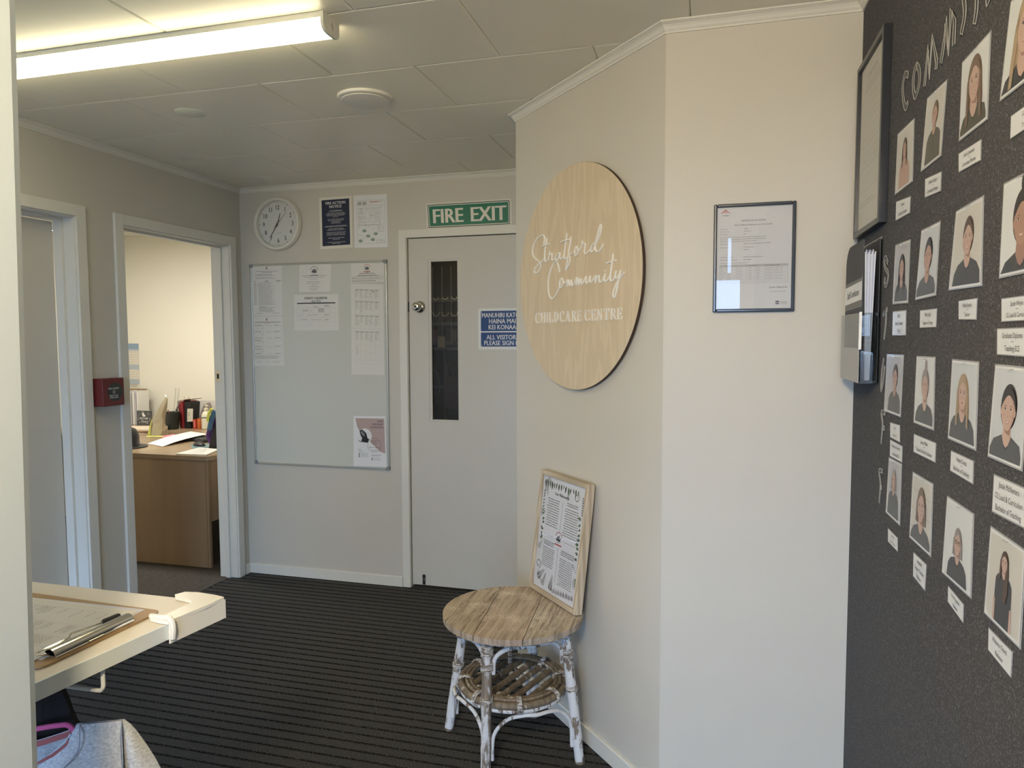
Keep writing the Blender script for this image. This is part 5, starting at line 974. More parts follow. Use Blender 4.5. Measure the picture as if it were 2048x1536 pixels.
PH = {
 'A1': (dict(hair='brown', style='long', shirt='skin', bg='warm', skin=0, cx=.52, cy=.36, fh=.28), 'photo of a woman with long brown hair, first photo right of the black-framed document'),
 'A2': (dict(hair='lightbrown', style='tied', shirt='olive', bg='warm', skin=0, cx=.55, cy=.34, fh=.30), 'photo of a woman in an olive top, second along the top row'),
 'A3': (dict(hair='lightbrown', style='long', shirt='olive', bg='white', skin=1, cx=.52, cy=.40, fh=.48), 'photo of a smiling woman with long straight hair, third along the top row'),
 'A4': (dict(hair='blonde', style='long', shirt='black', bg='white', skin=1, cx=.60, cy=.40, fh=.56), 'large close photo of a woman with fair hair, top right corner of the view'),
 'B1': (dict(hair='black', style='long', shirt='charcoal', bg='grey', skin=0, cx=.55, cy=.42, fh=.36), 'photo of a woman with long black hair beside the cut-out letter S'),
 'B2': (dict(hair='black', style='tied', shirt='charcoal', bg='cool', skin=0, cx=.52, cy=.42, fh=.42), 'creased glossy photo of a woman with dark hair, second along the second row'),
 'B3': (dict(hair='brown', style='tied', shirt='black', bg='warm', skin=1, cx=.55, cy=.40, fh=.40), 'photo of a woman in an open dark shirt, third along the second row'),
 'B4': (dict(hair='black', style='bun', shirt='black', bg='white', skin=2, cx=.60, cy=.46, fh=.50), 'large photo of a woman with a high black bun at the right edge'),
 'C1': (dict(hair='brown', style='tied', shirt='charcoal', bg='grey', skin=0, cx=.60, cy=.38, fh=.36), 'photo of a woman in a scoop-necked dark top below the clear brochure holder'),
 'C2': (dict(hair='grey', style='bun', shirt='charcoal', bg='white', skin=1, cx=.55, cy=.42, fh=.40), 'photo of a smiling woman with a top knot in a collared grey shirt'),
 'C3': (dict(hair='blonde', style='long', shirt='charcoal', bg='cool', skin=1, cx=.50, cy=.40, fh=.38, smile=False), 'photo of a woman with long blonde hair and a straight fringe'),
 'C4': (dict(hair='black', style='tied', shirt='charcoal', bg='cool', skin=1, cx=.52, cy=.45, fh=.42), 'photo of a smiling woman with dark swept-back hair above the three-line name tag'),
 'D1': (dict(hair='grey', style='short', shirt='charcoal', bg='grey', skin=0, cx=.50, cy=.34, fh=.30), 'dim photo of a person in a dark open jacket, first in the bottom row'),
 'D2': (dict(hair='lightbrown', style='short', shirt='charcoal', bg='warm', skin=1, cx=.52, cy=.42, fh=.44, smile=False, extra='blocks'), 'photo of a woman against a pale block wall, second in the bottom row'),
 'D3': (dict(hair='grey', style='short', shirt='black', bg='white', skin=1, cx=.52, cy=.48, fh=.30, smile=False, extra='glasses'), 'photo of a woman with a grey bob and glasses, third in the bottom row'),
 'D4': (dict(hair='brown', style='longside', shirt='black', bg='warm', skin=1, cx=.50, cy=.28, fh=.20, extra='arms'), 'photo of a woman with a very long side ponytail and black tee')}
for i, (k, (st, lb)) in enumerate(PH.items()):
    c_ = corners(k, 'photos', .118 if k in ('A4', 'B4', 'C4') else None)
    rnd = random.Random(i+11); tilt = [.002+.004*rnd.random() for _ in range(4)]
    if k in ('D3', 'C1', 'B2'): tilt[2] += .004
    mean = [Vector(DW(y, z, .0008)) for y, z in c_]
    t = thing('staff_photo', DW(c_[3][0], c_[3][1]), lb, 'photo', 'laminated staff photos on the felt pinboard')
    # gently curled sheet, held by its staple: built as a bent grid
    mb = MB(); n = 6; gr = []
    cen = sum(mean, Vector())/4
    f_ = lambda u, v: mean[0]*(1-u)*(1-v)+mean[1]*u*(1-v)+mean[2]*u*v+mean[3]*(1-u)*v
    mb.prism(mean, nx*.0006); mb.build('laminate_sheet', LAM, t)
    s = Sheet(*mean, nx, .0008)
    s.rect(.022, .018, .978, .982, PAPERS, 0)
    portrait(s, **st); s.done('portrait_print', t)
    mb = MB(); p0 = s.P(.46, .045, 16); p1 = s.P(.57, .035, 16); mb.tube([p0-nx*.001, p0+nx*.0012, p1+nx*.0012, p1-nx*.001], .0004, 5); mb.build('staple', CHROME, t)
TG = {
 'A1': (('Hannah', '-', 'Committee Member'), 'crumpled white tag under the first top-row photo'), 'A2': (('Jemma Copley', '-', 'Committee Member'), 'Jemma Copley committee member name tag under the second top-row photo'),
 'A3': (('Karla Lawrence', '-', 'Committee Member'), 'Karla Lawrence committee member name tag'), 'A4': (('Gemma A', '-', 'Treasurer'), 'Gemma treasurer name tag at the top right edge'),
 'B1': (('Kelly S', 'Student Teacher', 'Tyring'), 'three-line student teacher tag under the photo beside the letter S'), 'B2': (('Maria Singh', '-', 'Teacher in Training'), 'Teacher in Training name tag under the creased glossy photo'),
 'B3': (('Holly Stanley', '-', 'Teacher'), 'Holly Stanley teacher name tag'), 'B4': (('Sarah Whyte', '-', 'U2 Lead & Curriculum'), 'Sarah Whyte U2 Lead name tag at the right edge'),
 'B5': (('Graduate Diploma', '-', 'Teaching ECE'), 'Graduate Diploma Teaching ECE tag directly under the Sarah Whyte tag'),
 'C1': (('Anna', '-', 'Health & S'), 'small Anna health tag under the scoop-neck photo'), 'C5': (('Diploma in Teaching', '-', '& Learning ECE'), 'Diploma in Teaching tag directly below the small Anna tag'),
 'C2': (('Jemma Miller', '-', 'Teacher & Switch Facilitator'), 'Teacher and facilitator name tag under the top knot photo'), 'C3': (('Hayley Coutts', '-', 'Bachelor of Teaching'), 'Hayley Bachelor of Teaching name tag under the blonde fringe photo'),
 'C4': (('Jessie McNamara', 'O2 Lead & Curriculum', 'Bachelor of Teaching'), 'large three-line Jessie McNamara name tag'), 'D1': (('Samantha', '-', 'Student Teacher'), 'small student teacher tag under the dim bottom-row photo'),
 'D2': (('Annabell', 'Student Teacher', 'Reliever'), 'three-line student teacher reliever tag under the block wall photo'), 'D3': (('Lima Kowalski', '-', 'Reliever'), 'reliever tag under the glasses and bob photo'), 'D4': (('Rhianna Chard', '-', 'Reliever'), 'Rhianna Chard reliever tag, lowest on the pinboard')}
for k, (lines, lb) in TG.items():
    c_ = corners(k, 'tags', .105 if k in ('A4', 'B4', 'B5') else None)
    mean = [DW(y, z, .0008) for y, z in c_]; t = thing('name_tag', DW(c_[3][0], c_[3][1]), lb, 'name tag', 'laminated name tags under the staff photos')
    mb = MB(); mb.prism(mean, nx*.0005); mb.build('laminate_sheet', LAM, t); s = Sheet(*mean, nx, .0007); s.rect(.02, .04, .98, .96, PAPERS, 0)
    three = lines[1] != '-'; h = s.H*(.155 if three else .20)
    for j, tx in enumerate(lines):
        y = (.20, .50, .80)[j] if three else (.27, .50, .73)[j]
        if tx == '-': s.line((.47, .50), (.56, .49), .0006, INK, 2)
        else: s.text(tx, .5, y, h, INK, 'c', .004, 2, s.W*.88, .82, .08)
    s.done('handwritten_text', t)
# cut-out letters
CUT = mat('black_card_letter', (.020, .020, .024), .35); CUTO = mat('silver_outline', (.40, .39, .36), .4)
LLAB = {'c': 'cut-out letter C starting the word at the top of the pinboard', 'o': 'cut-out letter O next to the letter C', 'm': 'first cut-out letter M at the top of the pinboard', 'm2': 'second cut-out letter M with a fleck of white on it', 'i': 'cut-out letter I after the second M', 't': 'cut-out letter T, first of the pair at the top edge', 't2': 'cut-out letter T at the very top edge, only its foot in view',
        's': 'cut-out letter S between the brochure holder and a photo', 't3': 'cut-out letter T with shiny glints below the letter S', 'a': 'cut-out letter A half hidden behind a photo under the holder', 'f': 'cut-out letter F below the hidden letter A', 'f2': 'cut-out letter F lowest on the pinboard'}
for k, strokes in D['cut'].items():
    p0 = strokes[0][-1]; t = thing('cut_out_letter', DW(p0[0], p0[1]), LLAB[k], 'letter', 'black cut-out letters outlined in silver'); hw = .0062 if k in ('c', 'o', 'm', 'm2', 'i', 't', 't2') else .0045
    mb = MB(); ol = MB()
    for st in strokes:
        pts = spline([DW(y, z, .0) for y, z in st], 5) if len(st) > 2 else [DW(y, z, .0) for y, z in st]
        if k in ('m', 'm2'): pts = [DW(y, z) for y, z in st]
        L_, R2 = [], []
        for i, p in enumerate(pts):
            a = pts[max(0, i-1)]; b = pts[min(len(pts)-1, i+1)]; d_ = (b-a).normalized(); nn = nx.cross(d_).normalized(); L_.append(p+nn*hw); R2.append(p-nn*hw)
        for i in range(len(pts)-1): mb.prism([L_[i], L_[i+1], R2[i+1], R2[i]], nx*.0016)
        loop = [q+nx*.0018 for q in L_]+[q+nx*.0018 for q in reversed(R2)]
        ol.tube(loop, .0011, 5, 0, True, .6, nx)
    mb.build('letter_card', CUT, t); ol.build('silver_edge', CUTO, t)
# black framed document
fy0, fy1, gz0, gz1 = 2.135, 1.838, 1.728, 2.177; FD = .019
t = thing('framed_document', DW(fy0, gz0), 'black framed typed document at the top far end of the felt pinboard', 'picture frame')
for (ya, za), (yb, zb) in (((fy0, gz0), (fy0-.014, gz1)), ((fy1+.014, gz0), (fy1, gz1)), ((fy0-.014, gz0), (fy1+.014, gz0+.014)), ((fy0-.014, gz1-.014), (fy1+.014, gz1))):
    mb = MB(); mb.box((XW-.0004, ya, za), (XW-FD, yb, zb)); mb.build('frame_rail', FRB, t, .001)
c = [DW(fy0-.013, gz1-.013, .010), DW(fy1+.013, gz1-.013, .010), DW(fy1+.013, gz0+.013, .010), DW(fy0-.013, gz0+.013, .010)]
card(c, nx, .0006, -.001).build('document_sheet', mat('cream_document_paper', (.60, .58, .50), .6), t); s = Sheet(*c, nx, .0003)
s.text('OUR VISION', .5, .09, .014, GREY, 'c', .0, 2, .19); s.words(.14, .13, .88, .19, 3, GREY, .35, .97, True)
for k in range(13): s.words(.08, .22+k*.045, .94, .25+k*.045, 2 if k % 3 else 1, LGREY, .28, .98, True, 1, .3)
s.words(.08, .83, .9, .87, 2, GREY, .3); s.line((.12, .95), (.2, .90), .001, GREY); s.line((.2, .95), (.26, .90), .001, GREY); s.done('printed_text', t)
mb = MB(); mb.box((XW-.0125, fy0-.013, gz0+.013), (XW-.0138, fy1+.013, gz1-.013)); mb.build('glass_pane', GLASS, t)
# clear brochure holder, with the certificates box file inside
hx, hn, hf, hb, ht = XW-.0455, 1.868, 2.118, 1.350, 1.520
t = thing('brochure_holder', DW((hn+hf)/2, hb), 'clear acrylic wall pocket at the far end of the felt pinboard', 'brochure holder')
mb = MB(); tk = .0022
for a, b in (((XW-.0004, hn, hb), (XW-.0004-tk, hf, 1.700)), ((hx, hn, hb), (hx+tk, hf, ht)), ((hx+tk, hn, hb), (XW-.0026, hn+tk, ht)), ((hx+tk, hf-tk, hb), (XW-.0026, hf, ht)), ((hx+tk, hn+tk, hb), (XW-.0026, hf-tk, hb+tk))): mb.box(a, b)
mb.build('acrylic_pocket', ACRYL, t)
mb = MB(); mb.box((hx-.0012, hn+.004, hb+.002), (hx-.0002, hf-.02, hb+.085)); mb.build('front_insert', mat('pale_grey_insert', (.46, .46, .45), .5), t)
mb = MB(); mb.box((hx-.0025, hn-.0012, hb+.082), (hx+.0035, hn+.0015, hb+.172)); mb.build('edge_strip', WPL, t)
by0, by1, bb, bt = 1.8725, 2.085, hb+.0035, 1.695; bx0_, bx1_ = hx+.0034, XW-.0045
BOX = mat('charcoal_box_file', (.055, .058, .066), .6); BOXL = mat('grey_tape_band', (.20, .20, .195), .6)
t = thing('box_file', (XW-.02, (by0+by1)/2, bb), 'charcoal magazine file labelled Staff Certificates standing in the clear wall pocket', 'box file')
mb = MB()   # front panel with a rounded far top corner
pp = [(by0, bb), (by0, bt)]+[(by1-.055+.055*math.sin(math.radians(a)), bt-.055+.055*math.cos(math.radians(a))) for a in range(0, 91, 15)]+[(by1, bb)]
mb.prism([(bx0_, y, z) for y, z in pp], (.0018, 0, 0)); mb.build('file_side', BOX, t)
mb = MB(); mb.prism([(bx1_-.0018, y, z) for y, z in pp], (.0018, 0, 0)); mb.build('file_side', BOX, t)
mb = MB(); mb.box((bx0_+.0018, by0, bb), (bx1_-.0018, by1, bb+.002)); mb.box((bx0_+.0018, by1-.002, bb+.002), (bx1_-.0018, by1, bt-.055)); mb.build('file_back', BOX, t)
c = [Vector((bx0_-.0001, by1, 1.600)), Vector((bx0_-.0001, by0, 1.605)), Vector((bx0_-.0001, by0, 1.535)), Vector((bx0_-.0001, by1, 1.530))]
card(c, nx, .0003).build('tape_band', BOXL, t)
c = [Vector((bx0_-.0004, by1, 1.590)), Vector((bx0_-.0004, by0+.004, 1.597)), Vector((bx0_-.0004, by0+.004, 1.552)), Vector((bx0_-.0004, by1, 1.545))]
card(c, nx, .0003).build('label_strip', PAPERS, t); s = Sheet(*c, nx, .0004); s.text('Staff Certificates', .5, .5, .017, INK, 'c', -.004, 2, .195, .9); s.done('label_text', t)
BLP = mat('plastic_sleeve_blue', (.50, .53, .66), .3)
n_ = 10; X0 = bx0_+.0042; X1 = bx1_-.009
for k in range(n_):
    f = (k+.5)/n_; xa = X0+(X1-X0)*f; xb = (X0+X1)/2+(xa-(X0+X1)/2)*.42; top = bt-.030+.006*math.sin(k*2.1)
    mb = MB(); pts = [(xb-.0004, by0+.004, bb+.004), (xb+.0004, by0+.004, bb+.004), (xa+.0011, by0+.003, top), (xa-.0011, by0+.003, top)]
    mb.prism(pts, (0, .19, 0)); o = mb.build('plastic_sleeve', BLP if k % 3 else PAPERS, None); tag(o, '%s %s certificate sleeve counted from the corridor side of the box file' % ('first second third fourth fifth sixth seventh eighth ninth tenth'.split()[k], 'pale blue' if k % 3 else 'white'), 'plastic sleeve', 'sleeved certificates in the box file')

# ================================================================== FOREGROUND SHELF
SHZ = .970; SX1 = -.884
t = thing('wall_shelf', (-1.15, .93, SHZ-.03), 'white laminate shelf with a plastic corner cap in the left foreground', 'shelf')
poly = [(-.936, .722), (SX1, 1.112), (-1.50, 1.112), (-1.50, .722)]
mb = MB(); mb.prism([(x, y, SHZ-.026) for x, y in poly], (0, 0, .0255)); mb.build('shelf_board', SHELF, t, .001)
e0, e1 = Vector((-.936, .722, 0)), Vector((SX1, 1.112, 0)); ed = (e1-e0).normalized(); en = Vector((ed.y, -ed.x, 0))
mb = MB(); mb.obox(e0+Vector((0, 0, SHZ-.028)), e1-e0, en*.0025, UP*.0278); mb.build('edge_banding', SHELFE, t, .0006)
def cap_pt(a, b, z): return e1-ed*a-en*b+UP*z     # a back along the edge, b into the board
mb = MB()
oc = [(-.012, -.008), (-.014, .02), (-.012, .060), (-.004, .084), (.014, .090), (.022, .080), (.024, .036), (.034, .027), (.086, .024), (.096, .027), (.098, .040), (.106, .044), (.114, .038), (.116, .010), (.114, -.006), (.030, -.010)]
def capfaces(z0, z1):
    mb.prism([cap_pt(a, b, z0) for a, b in oc], (0, 0, z1-z0))
capfaces(SHZ+.0005, SHZ+.0065)
mb.prism([cap_pt(a, b, SHZ-.034) for a, b in ((-.014, -.009), (.112, -.007), (.112, -.0035), (-.010, -.0035))], (0, 0, .0350))
mb.prism([cap_pt(a, b, SHZ-.034) for a, b in ((-.015, -.009), (-.015, .050), (-.0105, .050), (-.0105, -.009))], (0, 0, .0350))
cp = mb.build('corner_cap', WPL, t, .0028)
mb = MB(); mb.tube(spline([cap_pt(.108, -.009, SHZ-.026), cap_pt(.108, -.0115, SHZ-.006), cap_pt(.108, -.004, SHZ+.0095), cap_pt(.108, .020, SHZ+.0085), cap_pt(.108, .042, SHZ+.0065)], 5), .0048, 8); mb.build('retaining_hook', WPL, t)
for Yw, xr in ((.888, -.923),):
    mb = MB(); z_ = SHZ-.028
    mb.tube(spline([(xr, Yw, z_), (xr, Yw, .928), (xr, Yw, .911), (xr-.004, Yw, .9045), (xr-.012, Yw, .9022), (xr-.06, Yw, .9010)], 4)+[Vector((-1.44, Yw, .898)), Vector((-1.452, Yw, .906)), Vector((-1.455, Yw, z_))], .0034, 10); mb.build('wire_hanging_rail', WROD, t)
mb = MB(); mb.box((-1.40, .7016, SHZ-.12), (-.96, .7215, SHZ-.0275)); mb.box((-1.2, .7016, SHZ-.0275), (-1.16, .7215, SHZ-.026)); 
# fixing cleat under the shelf, back against the entry wall
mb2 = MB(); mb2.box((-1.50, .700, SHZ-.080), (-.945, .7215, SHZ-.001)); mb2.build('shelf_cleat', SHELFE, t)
# clipboard
c_t = [Vector((-.948, 1.040, 0)), Vector((-.964, .812, 0))]
cdir = Vector((-.035, -1, 0)).normalized(); cper = Vector((-cdir.y, cdir.x, 0)); 
if cper.x > 0: cper = -cper
BW, BL_ = .235, .325; O_ = Vector((-.947, 1.043, SHZ+.0004))
def cb(u, v, z): return O_+cdir*u+cper*v+UP*z
t = thing('clipboard', cb(BW/2, BL_/2, 0), 'hardboard clipboard with a chrome clip lying on the white shelf', 'clipboard')
pts = []
for (cu, cv, a0) in ((.012, .012, 180), (BW-.012, .012, 270), (BW-.012, BL_-.012, 0), (.012, BL_-.012, 90)):
    for k in range(5): a = math.radians(a0+22.5*k); pts.append((cu+.012*math.cos(a), cv+.012*math.sin(a)))
mb = MB(); mb.prism([cb(u, v, 0) for u, v in pts], (0, 0, .003)); mb.build('board', HARDB, t, .0005)
ca, cb_ = .055, .205
mb = MB(); mb.prism([cb(ca+.004, .004, .0032), cb(cb_-.004, .004, .0032), cb(cb_-.004, .034, .0032), cb(ca+.004, .034, .0032)], (0, 0, .0014)); mb.build('clip_base', STEEL, t)
mb = MB(); n = 12; arcp = [(.018+.0125*math.cos(math.radians(a)), .0046+.0125*max(0, math.sin(math.radians(a)))) for a in range(-10, 200, 15)]
vs = []; 
for v, z in arcp: vs += [cb(ca, v, z), cb(cb_, v, z)]
vi = [];
for v, z in arcp: vi += [cb(ca, .018+(v-.018)*.9, .0046+(z-.0046)*.9), cb(cb_, .018+(v-.018)*.9, .0046+(z-.0046)*.9)]
m_ = len(arcp); mb.add(vs+vi, [(2*i, 2*i+2, 2*i+3, 2*i+1) for i in range(m_-1)]+[(2*m_+2*i+1, 2*m_+2*i+3, 2*m_+2*i+2, 2*m_+2*i) for i in range(m_-1)]+[(2*i, 2*m_+2*i, 2*m_+2*i+2, 2*i+2) for i in range(m_-1)]+[(2*i+1, 2*i+3, 2*m_+2*i+3, 2*m_+2*i+1) for i in range(m_-1)], 0, True)
mb.build('clip_barrel', CHROME, t, 0, True)
mb = MB(); mb.tube(spline([cb(.205, .020, .010), cb(.212, .022, .011), cb(.214, .034, .010), cb(.200, .040, .0095), cb(.155, .041, .0095), cb(.140, .050, .0105), cb(.125, .046, .011), cb(.098, .043, .0100), cb(.072, .042, .0095)], 6), .0017, 8); lab(mb.build('clip_wire', CHROME, t), 'bent chrome lever wire')
mb = MB(); mb.tube([cb(.086, .043, .0095), cb(.083, .043, .0098), cb(.056, .041, .0098), cb(.052, .041, .0095)], [.0030, .0044, .0044, .0030], 10); mb.build('rubber_tip', BLACK, t)
mb = MB(); mb.tube([cb(.118, .0055, .0048), cb(.146, .0055, .0048)], .0022, 8); mb.build('rivet_bar', STEEL, t)
def pgrid(name, corners_, parent, m_, f, n=(14, 6), th=.0003):
    mb = MB(); vs = []
    for j in range(n[1]+1):
        for i in range(n[0]+1):
            u, v = i/n[0], j/n[1]; p = corners_[0]*(1-u)*(1-v)+corners_[1]*u*(1-v)+corners_[2]*u*v+corners_[3]*(1-u)*v; vs.append(p+UP*f(u, v))
    k = len(vs); vs += [p-UP*th for p in vs]; w_ = n[0]+1; fs = []
    for j in range(n[1]):
        for i in range(n[0]): a = j*w_+i; fs.append((a, a+1, a+w_+1, a+w_)); fs.append((k+a+w_, k+a+w_+1, k+a+1, k+a))
    for i in range(n[0]): fs.append((i, k+i, k+i+1, i+1)); a = n[1]*w_+i; fs.append((a, a+1, k+a+1, k+a))
    for j in range(n[1]): a = j*w_; fs.append((a, a+w_, k+a+w_, k+a)); b = a+n[0]; fs.append((b, k+b, k+b+w_, b+w_))
    mb.add(vs, fs, 0, True); return mb.build(name, m_, parent, 0, True)
t2 = thing('sign_in_sheets', cb(.12, .16, .0035), 'ruled sign-in sheets held under the clipboard clip', 'paper')
pgrid('paper_sheet', [cb(.006, .030, .0036), cb(.215, .022, .0036), cb(.222, .315, .0036), cb(.022, .318, .0036)], t2, mat('blue_white_paper', (.62, .64, .74), .5), lambda u, v: 0)
PG = [cb(.020, .034, .0046), cb(.223, .030, .0046), cb(.226, .318, .0046), cb(.026, .316, .0046)]
pgrid('paper_sheet', PG, t2, PAPER, lambda u, v: .0006*math.sin(3*v)); s = Sheet(PG[0], PG[1], PG[2], PG[3], UP, .0012)
for k in range(36): s.line((.04, .08+k*.0245), (.97, .08+k*.0245), .0005, LGREY)
for x in (.04, .12, .40, .62, .80, .97): s.line((x, .08), (x, .94), .0005, LGREY)
rnd = random.Random(5)
for k in range(26):
    for x in (.13, .42, .64):
        if rnd.random() < .45: s.words(x, .086+k*.0245, x+.12+.1*rnd.random(), .10+k*.0245, 1, GREY, .5)
s.words(.2, .955, .8, .965, 1, INK, .6); s.done('ruled_lines', t2)

# ---- child's grey top on a pink hanger, hung from the wire rail
N0 = Vector(D['shirtN']); th_ = math.radians(38); SU = Vector((math.cos(th_), math.sin(th_), 0)); SN = Vector((math.sin(th_), -math.cos(th_), 0))
def sp_(u, z, d=0.0): return Vector((N0.x, N0.y, 0))+SU*u+UP*z+SN*d
U0 = -.062   # hanger centre, hidden behind the post
hk = sp_(U0, .842)
t = thing('coat_hanger', sp_(U0, .80), 'pink plastic child coat hanger holding the grey marl top', 'hanger')
mb = MB(); mb.tube(spline([sp_(U0-.085, .765), sp_(U0-.04, .800), sp_(U0-.008, .8105), sp_(-.046, .8122), sp_(-.020, .8112), sp_(-.008, .8092), sp_(-.001, .8020), sp_(.004, .7900)], 6)+[sp_(.035, .786), sp_(.062, .780)], .0046, 8, 0, False, .7, SN); mb.build('shoulder_bar', PINK, t)
railp = Vector((0, 0, 0)); rx = hk.x; hook = [sp_(U0, .812), sp_(U0, .835)]
hkt = Vector((hook[1].x, .888, .9035)); mb = MB()
mb.tube(spline([hook[0], hook[1], Vector((hook[1].x, (hook[1].y+.888)/2, .868)), Vector((hkt.x, .888+.009, .889)), Vector((hkt.x, .888+.007, .9005)), Vector((hkt.x, .888, .9055)), Vector((hkt.x, .888-.007, .901)), Vector((hkt.x, .888-.008, .892))], 5), .0017, 8); mb.build('hook', STEEL, t)
t = thing('grey_marl_top', sp_(.0, .60), 'small grey marl jersey top with coral neck tape on the pink hanger', 'clothing')
# outline right of centre, mirrored about the hanger centre; front and back shells
right = [(-.002, .806), (.004, .8078), (.012, .8082), (.072, .8008), (.0768, .8018), (.088, .7895), (.0975, .774), (.112, .7455), (.124, .719), (.136, .688), (.150, .640), (.158, .590), (.128, .580), (.100, .620), (.082, .655), (.080, .560), (.082, .430)]
def shell(d, neck, nm, m_, sgn):
    mb = MB(); rows = []
    def half(mir):
        f = (lambda u: u) if not mir else (lambda u: 2*U0-u)
        # vertical strips of body between neck line and hem with gentle folds
        us = [U0+(.075-U0)*k/16 for k in range(17)]; vs = []
        for u in us:
            if u < -.002: top = neck(u)
            else: top = .8078-(u-.004)*.105
            col = []
            for j in range(15):
                z = top+(.43-top)*(j/14)**1.1; dep = d*(math.sin(min(1, (top-z)/.045+.12)*math.pi/2))+sgn*.0035*math.sin(u*95+z*22)*min(1, (top-z)/.05)
                col.append(sp_(f(u), z, dep))
            vs.append(col)
        w_ = 15; flat = [p for c_ in vs for p in c_]; fs = []
        for i in range(16):
            for j in range(14): fs.append((i*w_+j, i*w_+j+1, (i+1)*w_+j+1, (i+1)*w_+j))
        mb.add(flat, fs, 0, True)
        # sleeve
        so = [(.075, .8005), (.0775, .8016), (.088, .7895), (.0975, .774), (.112, .7455), (.124, .719), (.136, .688), (.150, .640), (.158, .590)]
        si = [(.075, .8003), (.0745, .790), (.0740, .775), (.0738, .755), (.0740, .730), (.0755, .705), (.079, .675), (.098, .620), (.128, .580)]
        rw = []
        for (ou, oz), (iu, iz) in zip(so, si):
            for q in range(7):
                e = q/6; rw.append(sp_(f(ou+(iu-ou)*e), oz+(iz-oz)*e, d*.85*math.sin(math.pi*e)*min(1, (.802-oz)/.03+.15)+(sgn*.001)))
        fs = [(i*7+q, i*7+q+1, (i+1)*7+q+1, (i+1)*7+q) for i in range(8) for q in range(6)]; mb.add(rw, fs, 0, True)
    half(False); half(True); return mb.build(nm, m_, t)
nf = lambda u: .794-((-.002-u)/.060)**.75*.050
nb = lambda u: .800-((-.002-u)/.060)**.75*.010
shell(.016, nf, 'front_panel', MARL, 1); shell(-.014, nb, 'back_panel', MARL, -1)
mb = MB(); mb.tube([sp_(u, nf(u)+.0005, .0035) for u in [-.002-.060*k/14 for k in range(15)]], .0022, 7, 0, False, .8); mb.build('neck_binding', MARL, t)
mb = MB(); mb.prism([sp_(u, nb(u)-.002, -.004) for u in [-.004-.056*k/10 for k in range(11)]]+[sp_(u, nb(u)-.012, -.004) for u in [-.060+.056*k/10 for k in range(11)]], SN*.0012); lab(mb.build('neck_tape', TAPE, t), 'coral tape inside the neck')
mb = MB(); mb.prism([sp_(-.006, .789, .0045), sp_(-.010, .780, .0050), sp_(-.030, .7675, .0060), sp_(-.052, .7575, .0060), sp_(-.052, .7535, .0060), sp_(-.028, .7625, .0060), sp_(-.006, .7775, .0055)], SN*.0012); mb.build('neck_tape', TAPE, t)
for path, r_ in (([(.0745, .8005), (.073, .785), (.0725, .765), (.0728, .74), (.075, .705)], .0008), ([(.011, .8075), (.0125, .79), (.010, .772), (.0, .757), (-.012, .745), (-.020, .735)], .0008)):
    mb = MB(); mb.tube(spline([sp_(u, z, .0175 if i else .004) for i, (u, z) in enumerate(path)], 5), r_, 6); mb.build('seam', mat('marl_seam', (.36, .38, .43), .9), t)
# dark garment behind
t = thing('dark_jacket', sp_(-.05, .60, -.05), 'black fleece garment hanging behind the grey marl top', 'clothing')
mb = MB(); dk = [(-.20, .872), (-.060, .884), (-.020, .862), (-.012, .838), (-.006, .812), (.004, .780), (.012, .72), (.02, .60), (.03, .42), (-.20, .42)]
mb.prism([sp_(u, z, -.050) for u, z in dk], SN*.022); mb.build('jacket_body', DARKC, t, .006)
mb = MB(); mb.tube(spline([sp_(-.058, .880, -.039), sp_(-.06, .893, -.039), Vector((sp_(-.06, 0, -.039).x, .897, .899)), Vector((sp_(-.06, 0, -.039).x-.006, .888, .9085)), Vector((sp_(-.06, 0, -.039).x-.006, .880, .903))], 5), .0016, 7); mb.build('hook', STEEL, t)
# ================================================================== OFFICE
DZ = .725
t = thing('office_desk', (-3.4, 4.4, 0), 'oak laminate corner desk seen through the office doorway', 'desk')
pts = [(-3.90, 3.760), (-3.035, 3.760), (-3.012, 3.775), (-3.004, 3.80), (-3.004, 5.235), (-5.20, 5.235), (-5.20, 4.52), (-4.40, 4.50), (-4.10, 4.36), (-3.96, 4.12)]
mb = MB(); mb.prism([(x, y, DZ-.026) for x, y in pts], (0, 0, .026)); mb.build('desk_top', M_DTOP, t, .002)
mb = MB(); mb.box((-3.86, 3.778, .003), (-3.054, 3.798, DZ-.027)); mb.build('end_panel', M_DESK, t, .001)
mb = MB(); mb.box((-3.052, 3.778, .003), (-3.034, 3.798, DZ-.027)); mb.build('panel_edge_strip', M_DESK, t, .001)
mb = MB(); mb.box((-3.054, 3.80, .30), (-3.034, 5.20, DZ-.027)); mb.build('modesty_panel', M_DESK, t)
mb = MB(); mb.box((-5.15, 4.56, .003), (-5.13, 5.20, DZ-.027)); mb.build('end_panel', M_DESK, t)
# office ceiling lamp
t = thing('office_lamp', (-4.0, 3.9, ZC), 'white batten lamp on the office ceiling, out of direct view', 'ceiling light')
mb = MB(); mb.box((-4.6, 3.80, ZC-.0005), (-3.4, 4.0, ZC-.05)); mb.build('lamp_body', LAMPB, t, .004)
